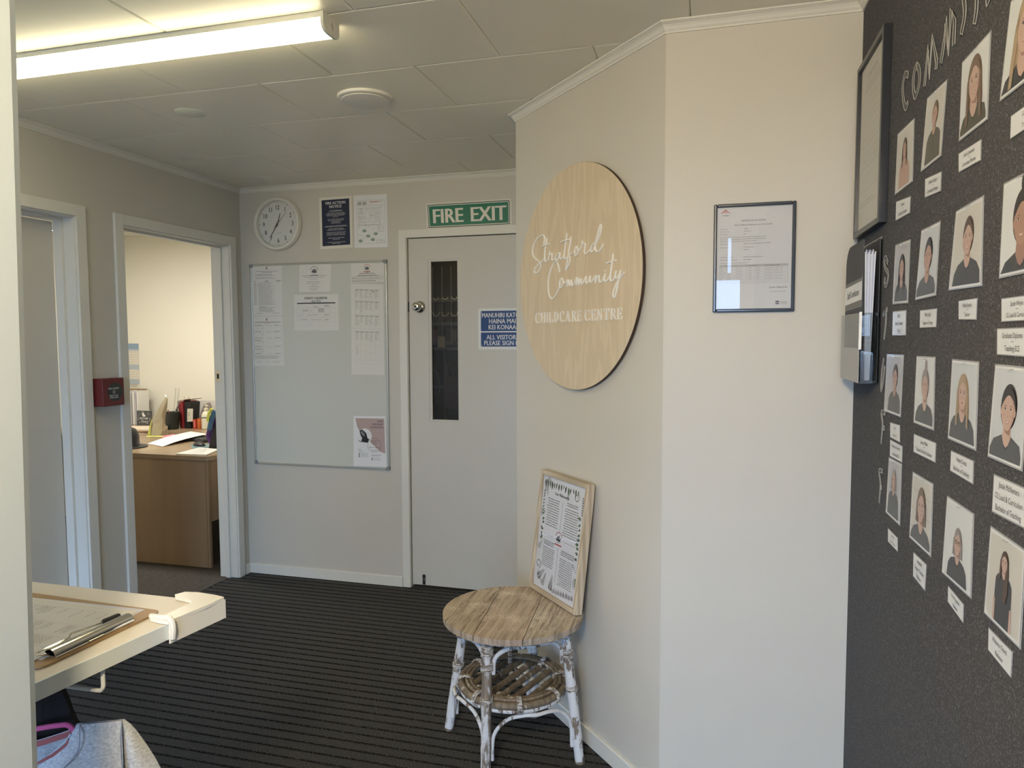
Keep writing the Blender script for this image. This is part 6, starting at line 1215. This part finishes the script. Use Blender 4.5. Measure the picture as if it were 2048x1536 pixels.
# wall planner
c = [Vector((-5.20, 5.2485, 1.431)), Vector((-4.902, 5.2485, 1.425)), Vector((-4.908, 5.2485, 1.020)), Vector((-5.20, 5.2485, 1.027))]
t = thing('wall_planner', c[3], 'blue and cream year planner on the office wall', 'calendar'); card(c, ny, .001).build('paper_sheet', mat('planner_cream', (.70, .66, .56), .6), t); s = Sheet(*c, ny, .0012)
PB = mat('planner_blue', (.25, .34, .45), .6); PB2 = mat('planner_pale_blue', (.42, .48, .54), .6)
s.rect(0, 0, 1, .12, PB); s.rect(0, .12, 1, .16, PB2, 2)
for k in range(13):
    y = .19+k*.055; s.line((0, y), (1, y), .0012, GREY, 2)
    if k in (5, 6, 11, 12): s.rect(0, y, 1, y+.05, PB2, 1)
s.rect(.56, .16, .585, .88, LGREY, 3)
for k in range(22): s.rect(.53, .17+k*.032, .545, .182+k*.032, INK, 3)
s.words(.60, .90, .97, .97, 3, INK, .45, 1.0, False, 2); s.done('printed_grid', t)
# hardboard clipboard standing against the wall
t = thing('standing_clipboard', (-4.93, 5.19, DZ), 'brown clipboard propped upright against the office wall behind a wad of papers', 'clipboard')
o_ = Vector((-5.03, 5.180, DZ+.0005)); up_ = Vector((0, .055, .302)).normalized()
mb = MB(); mb.prism([o_+Vector((x, 0, 0))+up_*v for x, v in ((0, 0), (.222, 0), (.222, .285), (.218, .297), (.205, .302), (.0, .302))], Vector((0, -.003, 0))); mb.build('board', HARDB, t)
# stack of papers in a rack
t = thing('upright_papers', (-4.86, 5.06, DZ), 'upright wad of white papers and sleeves at the back left of the desk', 'papers')
for k in range(9):
    x = -4.87+k*.0155; mb = MB(); mb.box((x-.005, 5.035+.003*(k % 3), DZ+.0005), (x+.005, 5.17, DZ+.292-.004*(k % 4))); mb.build('paper_bundle', [PAPER, mat('mauve_sleeve', (.50, .47, .52), .4), WHITE][k % 3], t)
c = [Vector((-5.02, 5.03, DZ+.29)), Vector((-4.80, 5.03, DZ+.285)), Vector((-4.80, 5.03, DZ+.001)), Vector((-5.02, 5.03, DZ+.001))]
card(c, ny, .003).build('front_sheet', PAPER, t); s = Sheet(*c, ny, .0033); s.words(.5, .12, .93, .45, 9, GREY, .35, .98); s.rect(.5, .47, .97, .485, INK); s.frame(.55, .80, .9, .95, .001, GREY); s.done('printed_text', t)
# plaque
t = thing('slogan_plaque', (-4.745, 5.15, DZ), 'small grey speckled plaque with white lettering on the office desk', 'plaque')
c = [Vector((-4.735, 5.023, DZ+.125)), Vector((-4.590, 5.023, DZ+.125)), Vector((-4.590, 5.015, DZ+.0005)), Vector((-4.735, 5.015, DZ+.0005))]
card(c, ny, -.012).build('plaque_block', mat('plaque_grey', (.085, .085, .085), .6), t, .001); s = Sheet(*c, ny, .0006)
s.poly([(.35, .18), (.50, .12), (.52, .25), (.62, .30), (.60, .40), (.42, .40)], WHITE); s.text('NICE ONE', .5, .52, .016, WHITE, 'c', .02, 2, .085); s.text('Cheers', .55, .73, .020, WHITE, 'c', 0, 2, .07, 1, .3)
rnd = random.Random(9)
for k in range(16): a = rnd.random()*6.28; s.ell(.5+.42*math.cos(a), .5+.43*math.sin(a), .022, .026, WHITE, 1, 0, 360, 7)
s.done('printed_slogan', t)
mb = MB(); mb.box((-4.66, 5.17, DZ+.0005), (-4.55, 5.182, DZ+.122)); tag(mb.build('greeting_card', mat('plain_card', (.45, .41, .35), .6)), 'plain card standing behind the grey plaque', 'card')
# papers pile
t = thing('paper_pile', (-4.22, 4.62, DZ), 'low pile of cream and orange papers left of the brown paper bag', 'papers')
for k, (cl_, a0) in enumerate((((.55, .50, .42), 0), ((.10, .09, .08), 4), ((.65, .32, .18), -3), ((.70, .66, .56), 2), ((.72, .70, .64), -5), ((.66, .55, .42), 3))):
    a = math.radians(a0+12); ux, uy = Vector((math.cos(a), math.sin(a), 0)), Vector((-math.sin(a), math.cos(a), 0)); p = Vector((-4.35, 4.665, DZ+.0006+k*.0058))
    mb = MB(); mb.prism([p-ux*.15-uy*.105, p+ux*.15-uy*.105, p+ux*.15+uy*.105, p-ux*.15+uy*.105], (0, 0, .0052)); mb.build('paper_bundle', mat('pile_sheet_tint_%s' % 'abcdef'[k], cl_, .6), t)
# crumpled brown paper bag
BAG = mat('kraft_paper', (.34, .295, .20), .7); BAGY = mat('yellow_gusset', (.50, .50, .12), .6)
t = thing('paper_bag', (-4.09, 4.55, DZ), 'twisted kraft paper bag standing on the office desk', 'paper bag')
rows = []; prof = [(0, -4.097, .066, .040), (.04, -4.096, .062, .036), (.09, -4.090, .052, .030), (.13, -4.083, .043, .026), (.17, -4.066, .036, .022), (.21, -4.048, .030, .018), (.25, -4.030, .022, .012), (.28, -4.014, .012, .006), (.296, -4.010, .003, .002)]
rnd = random.Random(2); sg_ = 14
vs = []
for h, cx, rx, ry in prof:
    for k in range(sg_):
        a = 2*math.pi*k/sg_; q = 1+.10*math.sin(3*a+h*30)+.05*rnd.random(); ca, sa = math.cos(a), math.sin(a)
        vs.append((cx+rx*q*math.copysign(abs(ca)**.6, ca), 4.55+ry*q*math.copysign(abs(sa)**.6, sa), DZ+.0006+h))
mb = MB(); mb.add(vs, [(i*sg_+k, i*sg_+(k+1) % sg_, (i+1)*sg_+(k+1) % sg_, (i+1)*sg_+k) for i in range(len(prof)-1) for k in range(sg_)]+[tuple(range(sg_))]); mb.build('bag_body', BAG, t, 0, True)
mb = MB(); mb.tube([(-4.010, 4.55, DZ+.292), (-4.016, 4.552, DZ+.303), (-4.022, 4.553, DZ+.312)], [.004, .006, .001], 7); lab(mb.build('twisted_tip', WHITE, t), 'pale twisted tip')
mb = MB(); mb.prism([(-4.165, 4.515, DZ+.001), (-4.128, 4.505, DZ+.001), (-4.118, 4.512, DZ+.13)], (0, -.002, 0)); mb.build('gusset', BAGY, t)
# mesh pen pot, rulers
MESH = mat('dark_green_pot', (.025, .035, .032), .35)
t = thing('pen_pot', (-4.235, 4.86, DZ), 'dark tapered pen pot behind the kraft bag', 'pen pot')
mb = MB(); mb.lathe((-4.235, 4.86, DZ+.0006), (0, 0, 1), [(.048, 0), (.050, .003), (.064, .138), (.066, .141), (.063, .141), (.047, .006), (.001, .006)], 28); mb.build('pot_body', MESH, t)
for k, (dx, dy, ht, r_, cl_, nm) in enumerate(((.03, .02, .185, .006, (.10, .09, .08), 'pen'), (-.035, .01, .150, .005, (.25, .22, .18), 'pen'), (-.01, -.02, .158, .004, (.30, .10, .08), 'pencil'), (.045, -.005, .172, .008, (.10, .11, .08), 'marker'))):
    mb = MB(); mb.tube([(-4.235+dx*.4, 4.86+dy*.4, DZ+.008), (-4.235+dx*1.25, 4.86+dy*1.25, DZ+ht)], r_, 8); tag(mb.build(nm, mat('pot_stick_%s' % 'abcd'[k], cl_, .5)), ('dark pen with a grey cap in the pen pot', 'short pen at the left of the pen pot', 'red pencil in the middle of the pen pot', 'thick marker at the right of the pen pot')[k], nm)
for k, dx in enumerate((0, .020)):
    mb = MB(); p0 = Vector((-4.252+dx, 4.875, DZ+.008)); p1 = Vector((-4.215+dx*1.6, 4.885, DZ+.338)); mb.obox(p0, Vector((.011, 0, 0)), p1-p0, Vector((0, .002, 0))); o = mb.build('ruler', ACRYL); tag(o, ('left of two clear rulers standing in the pen pot', 'right of two clear rulers standing in the pen pot')[k], 'ruler')
# books
def book(x0, x1, lx, y0, dep, h, m_, lb, pages=True):
    t = thing('book', ((x0+x1)/2, y0, DZ), lb, 'book', 'books at the back of the office desk')
    for a, b in ((x0, x0+.002), (x1-.002, x1)):
        mb = MB(); mb.prism([(a, y0, DZ+.0006), (b, y0, DZ+.0006), (b+lx, y0, DZ+h), (a+lx, y0, DZ+h)], (0, dep, 0)); mb.build('cover', m_, t)
    mb = MB(); mb.prism([(x0+.0022, y0, DZ+.0006), (x1-.0022, y0, DZ+.0006), (x1-.0022+lx, y0, DZ+h), (x0+.0022+lx, y0, DZ+h)], (0, .0022, 0)); mb.build('spine', m_, t)
    mb = MB(); mb.prism([(x0+.0024, y0+.004, DZ+.003), (x1-.0024, y0+.004, DZ+.003), (x1-.0024+lx, y0+.004, DZ+h-.005), (x0+.0024+lx, y0+.004, DZ+h-.005)], (0, dep-.008, 0)); mb.build('pages', PAPER, t)
RB = mat('maroon_cover', (.16, .022, .022), .45); RB2 = mat('red_cover', (.26, .03, .035), .4); BB = mat('black_cover', (.016, .016, .018), .45); CRB = mat('cream_cover', (.50, .42, .36), .5)
book(-4.222, -4.214, -.020, 4.93, .16, .222, CRB, 'thin cream booklet at the left of the leaning books')
book(-4.213, -4.192, -.018, 4.93, .16, .195, RB, 'maroon book beside the thin cream booklet')
book(-4.190, -4.166, -.012, 4.92, .17, .222, RB2, 'bright red book between the maroon and the black book')
book(-4.164, -4.105, .006, 4.92, .17, .218, BB, 'thick black book with a pale label sheet in front')
mb = MB(); c = [Vector((-4.128, 4.915, DZ+.165)), Vector((-4.072, 4.915, DZ+.168)), Vector((-4.076, 4.912, DZ+.062)), Vector((-4.132, 4.912, DZ+.058))]
t = thing('note_card', c[3], 'cream note clipped in front of the black book', 'note'); card(c, ny, .001).build('paper_sheet', mat('cream_note', (.56, .52, .44), .6), t); s = Sheet(*c, ny, .0012); s.words(.12, .3, .6, .62, 3, INK, .4, .9); s.words(.1, .75, .9, .8, 1, GREY, .5); s.done('handwriting', t)
t = thing('binder_clip', (-4.18, 4.98, DZ+.226), 'dark binder clip with two wire loops on top of the red book', 'binder clip')
mb = MB(); mb.box((-4.205, 4.962, DZ+.2225), (-4.163, 4.998, DZ+.233)); mb.build('clip_jaw', BLACK, t, .002)
for sx in (-1, 1):
    mb = MB(); mb.tube([(-4.184+sx*.006, 4.98, DZ+.233), (-4.184+sx*.010, 4.98, DZ+.245), (-4.184+sx*.024, 4.98, DZ+.258), (-4.184+sx*.030, 4.98, DZ+.247), (-4.184+sx*.020, 4.98, DZ+.238), (-4.184+sx*.007, 4.98, DZ+.2335)], .0016, 6, 0, True); mb.build('wire_loop', STEEL, t)
mb = MB(); mb.prism([(-4.225, 4.925, DZ+.226), (-4.13, 4.925, DZ+.240), (-4.10, 5.06, DZ+.240), (-4.195, 5.06, DZ+.226)], (0, 0, .003)) ; tag(mb.build('flat_booklet', RB), 'maroon booklet lying across the top of the books', 'booklet')
# grey folder leaning
t = thing('slanted_folder', (-4.05, 5.05, DZ), 'grey and white folder leaning between the black book and the lotion bottle', 'folder')
mb = MB(); mb.prism([(-4.092, 5.0, DZ+.0006), (-3.99, 5.0, DZ+.0006), (-3.935, 5.03, DZ+.225), (-4.095, 5.03, DZ+.225)], (0, .004, 0)); mb.build('folder_back', mat('pale_folder', (.50, .47, .44), .5), t)
mb = MB(); mb.prism([(-4.090, 4.985, DZ+.0006), (-4.0, 4.985, DZ+.0006), (-3.97, 5.01, DZ+.16), (-3.99, 5.015, DZ+.212), (-4.045, 5.012, DZ+.19), (-4.085, 5.0, DZ+.09)], (0, .004, 0)); mb.build('folder_front', mat('taupe_folder', (.21, .175, .155), .5), t)
# small boxes, bottle
t = thing('small_red_box', (-4.063, 4.93, DZ), 'small red box beside the lotion bottle', 'box'); mb = MB(); mb.box((-4.078, 4.915, DZ+.0005), (-4.048, 4.95, DZ+.078)); mb.build('carton', mat('red_carton', (.42, .04, .03), .4), t, .001); s = Sheet((-4.078, 4.915, DZ+.078), (-4.048, 4.915, DZ+.078), (-4.048, 4.915, DZ), (-4.078, 4.915, DZ), ny, .0004); s.words(.3, .12, .6, .85, 8, WHITE, .6, 1.0); s.done('printed_text', t)
mb = MB(); mb.lathe((-4.026, 4.93, DZ+.0005), (0, 0, 1), [(.019, 0), (.020, .002), (.020, .068), (.017, .071), (.017, .085), (.001, .086)], 20); tag(mb.build('orange_tub', mat('orange_plastic', (.50, .13, .04), .4)), 'small orange tub between the red box and the bottle', 'tub')
t = thing('lotion_bottle', (-3.965, 4.94, DZ), 'cream pump lotion bottle with a dark band on the office desk', 'bottle')
CRM = mat('cream_bottle_plastic', (.66, .62, .50), .35)
mb = MB(); mb.lathe((-3.965, 4.94, DZ+.0005), (0, 0, 1), [(.036, 0), (.040, .004), (.040, .105), (.036, .125), (.026, .140), (.017, .146), (.015, .150)], 28); mb.build('bottle_body', CRM, t)
mb = MB(); mb.lathe((-3.965, 4.94, DZ+.151), (0, 0, 1), [(.018, 0), (.019, .002), (.019, .018), (.010, .021), (.006, .022), (.006, .038), (.012, .039), (.013, .046), (.002, .048)], 20); mb.tube([(-3.965, 4.94, DZ+.195), (-3.94, 4.925, DZ+.194), (-3.928, 4.918, DZ+.189)], .005, 8); mb.build('pump', CRM, t)
mb = MB(); mb.lathe((-3.965, 4.94, DZ+.092), (0, 0, 1), [(.0404, 0), (.0404, .007), (.0400, .0072)], 28); mb.build('label_band', NAVY, t)
s = Sheet((-4.0, 4.9, DZ+.085), (-3.93, 4.9, DZ+.085), (-3.93, 4.9, DZ+.02), (-4.0, 4.9, DZ+.02), ny, .0004); s.words(.15, .2, .45, .9, 6, GREY, .3, .9); s.done('printed_text', t)
# sticky note, papers, keyboard, mouse, mat
def sheet(pts, z, m_, nm, lb, cat, th=.0006, curl=0, text=None, fn=None):
    q = [Vector((x, y, z)) for x, y in pts]; t = thing(nm, q[3], lb, cat); pgrid('paper_sheet', q, t, m_, fn or (lambda u, v: curl*math.sin(math.pi*u)), (10, 8), th)
    if text:
        s = Sheet(*q, UP, .0008+0)
        if curl == 0: text(s); s.done('handwriting', t)
    return t
sheet([(-4.0, 4.60), (-3.875, 4.50), (-3.85, 4.36), (-3.985, 4.45)], DZ+.0012, mat('pink_sticky_paper', (.78, .24, .30), .6), 'sticky_note', 'pink sticky note on the desk beside the kraft bag', 'note', .0006, 0, lambda s: s.line((.55, .4), (.8, .3), .004, INK))
sheet([(-4.13, 4.47), (-3.98, 4.50), (-3.97, 4.46), (-4.10, 4.43)], DZ+.0010, mat('yellow_sticky_paper', (.72, .74, .15), .6), 'sticky_note', 'yellow-green sticky note under the foot of the kraft bag', 'note')
t = thing('keyboard', (-3.66, 4.48, DZ), 'black keyboard half covered by the white sheet', 'keyboard')
kd = Vector((.92, -.39, 0)).normalized(); kp = Vector((.39, .92, 0)).normalized(); k0 = Vector((-3.855, 4.42, DZ+.0006))
mb = MB(); mb.obox(k0, kd*.44, kp*.15, UP*.016); mb.build('key_tray', BLACK, t, .003)
for i in range(13):
    for j in range(4):
        mb = MB() if (i == 0 and j == 0) else mb; mb.obox(k0+kd*(.012+i*.032)+kp*(.012+j*.033)+UP*.0165, kd*.027, kp*.028, UP*.004)
k_ = mb.build('keys', mat('dark_key', (.03, .03, .034), .4), t); k_['kind'] = 'stuff'
sheet([(-3.84, 4.60), (-3.579, 4.47), (-3.597, 4.034), (-3.80, 4.117)], DZ+.0265, PAPER, 'loose_sheet', 'large white sheet curling over the keyboard', 'paper', .0008, .001, None, lambda u, v: -.0235*v**3+.006*u*(1-v))
sheet([(-3.50, 4.19), (-3.34, 4.25), (-3.22, 4.12), (-3.349, 4.02)], DZ+.0010, mat('blue_green_mat', (.14, .22, .24), .6), 'mouse_mat', 'blue-green mouse mat under the black mouse', 'mouse mat', .002)
t = thing('computer_mouse', (-3.40, 4.17, DZ), 'black computer mouse on the blue-green mat', 'mouse')
vs = []; n1, n2 = 16, 7
for j in range(n2+1):
    ph = math.pi/2*j/n2
    for k in range(n1):
        a = 2*math.pi*k/n1; vs.append(Vector((-3.385, 4.135, DZ+.0034))+kd*(.062*math.cos(a)*math.cos(ph))+kp*(.031*math.sin(a)*math.cos(ph))+UP*(.026*math.sin(ph)))
mb = MB(); mb.add(vs, [(j*n1+k, j*n1+(k+1) % n1, (j+1)*n1+(k+1) % n1, (j+1)*n1+k) for j in range(n2) for k in range(n1)]+[tuple(reversed(range(n1)))], 0, True); mb.build('mouse_shell', BLACK, t)
mb = MB(); mb.box((-3.39, 4.13, DZ+.0285), (-3.376, 4.138, DZ+.031)); mb.build('scroll_wheel', GREY, t)
sheet([(-3.30, 4.03), (-3.12, 4.00), (-3.05, 3.79), (-3.27, 3.775)], DZ+.0080, PAPER, 'document_stack', 'papers with handwriting on the near right corner of the desk', 'paper', .007, 0, lambda s: s.words(.1, .1, .9, .9, 9, LGREY, .3, .95))
# black cap
t = thing('black_hat', (-3.80, 3.98, DZ), 'black felt hat with a rounded crown at the left of the desk', 'hat')
mb = MB(); mb.lathe((-3.832, 3.955, DZ+.0006), (0, 0, 1), [(.135, .006), (.130, 0), (.070, .0005), (.074, .004), (.086, .010), (.085, .06), (.080, .098), (.064, .124), (.036, .138), (.001, .142)], 32); mb.build('crown', BLACK, t)
mb = MB(); mb.lathe((-3.832, 3.955, DZ+.0066), (0, 0, 1), [(.086, .008), (.112, .003), (.134, .001), (.137, -.002), (.134, -.003)], 32); mb.build('brim', BLACK, t)
# purple bag beside jamb
t = thing('purple_lanyard_bundle', (-3.17, 4.02, DZ), 'purple, blue and yellow cloth bundle against the office door jamb', 'cloth bundle')
PUR = mat('purple_cloth', (.10, .035, .16), .7); BLU = mat('blue_cloth', (.05, .12, .20), .7); YEL = mat('yellow_cloth', (.55, .58, .10), .6)
mb = MB(); mb.prism([(-3.20, 4.055, DZ+.0006), (-3.08, 4.055, DZ+.0006), (-3.07, 4.055, DZ+.19), (-3.13, 4.055, DZ+.20), (-3.165, 4.055, DZ+.12)], (0, .05, 0)); mb.build('black_base', BLACK, t, .004)
mb = MB(); mb.tube(spline([(-3.20, 4.09, DZ+.03), (-3.225, 4.09, DZ+.08), (-3.20, 4.09, DZ+.14), (-3.16, 4.08, DZ+.20), (-3.13, 4.08, DZ+.235)], 5), [.018]*21, 9, 0, False, .6); mb.build('purple_strap', PUR, t)
mb = MB(); mb.tube(spline([(-3.17, 4.03, DZ+.13), (-3.15, 4.03, DZ+.20), (-3.12, 4.03, DZ+.26)], 5), .016, 8); mb.build('blue_strap', BLU, t)
mb = MB(); mb.tube(spline([(-3.165, 4.01, DZ+.19), (-3.155, 4.01, DZ+.24), (-3.13, 4.01, DZ+.275)], 5), .009, 8); mb.build('yellow_tag', YEL, t); t.location.x -= .045

# ================================================================== STORE ROOM behind the vision panel
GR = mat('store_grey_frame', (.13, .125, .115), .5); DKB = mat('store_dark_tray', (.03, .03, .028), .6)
t = thing('pigeonhole_rack', (-1.6, 4.40, 0), 'dim rack with clear pockets and open pigeonholes behind the vision panel', 'rack')
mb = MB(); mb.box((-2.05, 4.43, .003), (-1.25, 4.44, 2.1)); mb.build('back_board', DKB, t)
for z0, z1 in ((1.385, 1.400),):
    mb = MB(); mb.box((-2.02, 4.395, z0), (-1.30, 4.43, z1)); mb.build('rail', GR, t)
for x in (-1.765, -1.668, -1.571):
    mb = MB(); mb.box((x-.004, 4.395, .80), (x+.004, 4.43, 1.385)); mb.build('divider', GR, t)
for z in (1.135, .9):
    mb = MB(); mb.box((-2.02, 4.40, z), (-1.30, 4.428, z+.008)); mb.build('rail', GR, t)
VIN = glassy('clear_vinyl', (.8, .8, .78), 1.6, .12, .06); GLINT = mat('pocket_glint_gold', (.95, .86, .62), .28, .8, .35)  # gold tone stands in for reflections on the pockets
SEAM = mat('pocket_seam_plastic', (.30, .29, .26), .3, .7)
for c_ in range(6):
    mb = MB(); mb.box((-1.8635+c_*.063, 4.374, 1.42), (-1.8605+c_*.063, 4.378, 1.93)); mb.build('pocket_seam', SEAM, t)
for r_, z in enumerate((1.70, 1.545, 1.42)):
    mb = MB(); mb.box((-2.0, 4.385, z), (-1.32, 4.40, z+.024)); mb.build('label_rail', mat('store_rail_grey', (.16, .155, .14), .35), t)
    for c_ in range(5):
        x0 = -1.86+c_*.063
        mb = MB(); vs = []
        for i in range(5):
            a = math.pi*i/4
            for h in (0, .125): vs.append((x0+.056*i/4, 4.384-.020*math.sin(a)-(.006 if h else 0), z-.135+h if r_ < 2 else z-.03+h*.1))
        mb.add(vs, [(2*i, 2*i+2, 2*i+3, 2*i+1) for i in range(4)], 0, True)
        if r_ < 2: mb.build('vinyl_pocket', VIN, t)
rnd = random.Random(4)
for c_ in range(5):
    for r_, z in enumerate((1.725, 1.628)):
        x0 = -1.838+c_*.063; mb = MB(); P_ = [(x0+.022*math.cos(a)*(1 if r_ else .8)+.006*rnd.random(), 4.362-.006*rnd.random(), z+(.026 if r_ else .012)*math.sin(a)+.004*rnd.random()) for a in [math.pi*(.95+1.1*k/8) for k in range(9)]]
        mb.tube(P_, .0022 if r_ else .0026, 6); mb.build('pocket_glint', GLINT, t)  # gold loops modelled in place of reflections on the clear pockets
for k, x in enumerate((-1.835, -1.79, -1.735, -1.66, -1.60)):
    mb = MB(); mb.box((x-.018, 4.385, 1.43+.0), (x+.018-(.01 if k % 2 else 0), 4.392, 1.52)); mb.build('filed_card', [DKB, mat('store_tan_card', (.22, .17, .13), .5), mat('store_pink_card', (.28, .14, .14), .5)][k % 3], t)
mb = MB(); mb.box((-1.700, 4.36, 1.402), (-1.655, 4.385, 1.475)); tag(mb.build('paper_cup', mat('store_pale_cup', (.35, .31, .25), .5)), 'pale packet standing on the rack rail behind the vision panel', 'packet')
t = thing('hanging_bag', (-1.59, 4.37, 1.15), 'dull maroon bag hanging in the right pigeonhole behind the vision panel', 'bag')
mb = MB(); mb.prism([(-1.655, 4.36, 1.00), (-1.50, 4.36, 1.00), (-1.49, 4.36, 1.16), (-1.60, 4.36, 1.20), (-1.645, 4.36, 1.22)], (0, .03, 0)); mb.build('bag_body', mat('store_maroon', (.07, .045, .045), .7), t, .004)
mb = MB(); mb.tube(spline([(-1.63, 4.355, 1.20), (-1.632, 4.35, 1.26), (-1.62, 4.352, 1.30), (-1.60, 4.355, 1.24), (-1.58, 4.355, 1.19)], 5), .004, 6); mb.build('handle', mat('store_strap', (.12, .08, .08), .6), t)
t = thing('patterned_hoop', (-1.73, 4.38, 1.1), 'dark patterned hoop in the left pigeonhole behind the vision panel', 'hoop')
mb = MB(); mb.tube([(-1.78+.085*math.cos(a), 4.372, 1.14+.135*math.sin(a)) for a in [-1.3+2.8*k/20 for k in range(21)]], .0055, 7); mb.build('hoop_edge', mat('store_hoop', (.11, .11, .10), .5), t)
mb = MB(); mb.tube([(-1.78+.062*math.cos(a), 4.372, 1.14+.115*math.sin(a)) for a in [-1.0+2.1*k/20 for k in range(21)]], .003, 6); mb.build('hoop_edge', GR, t)
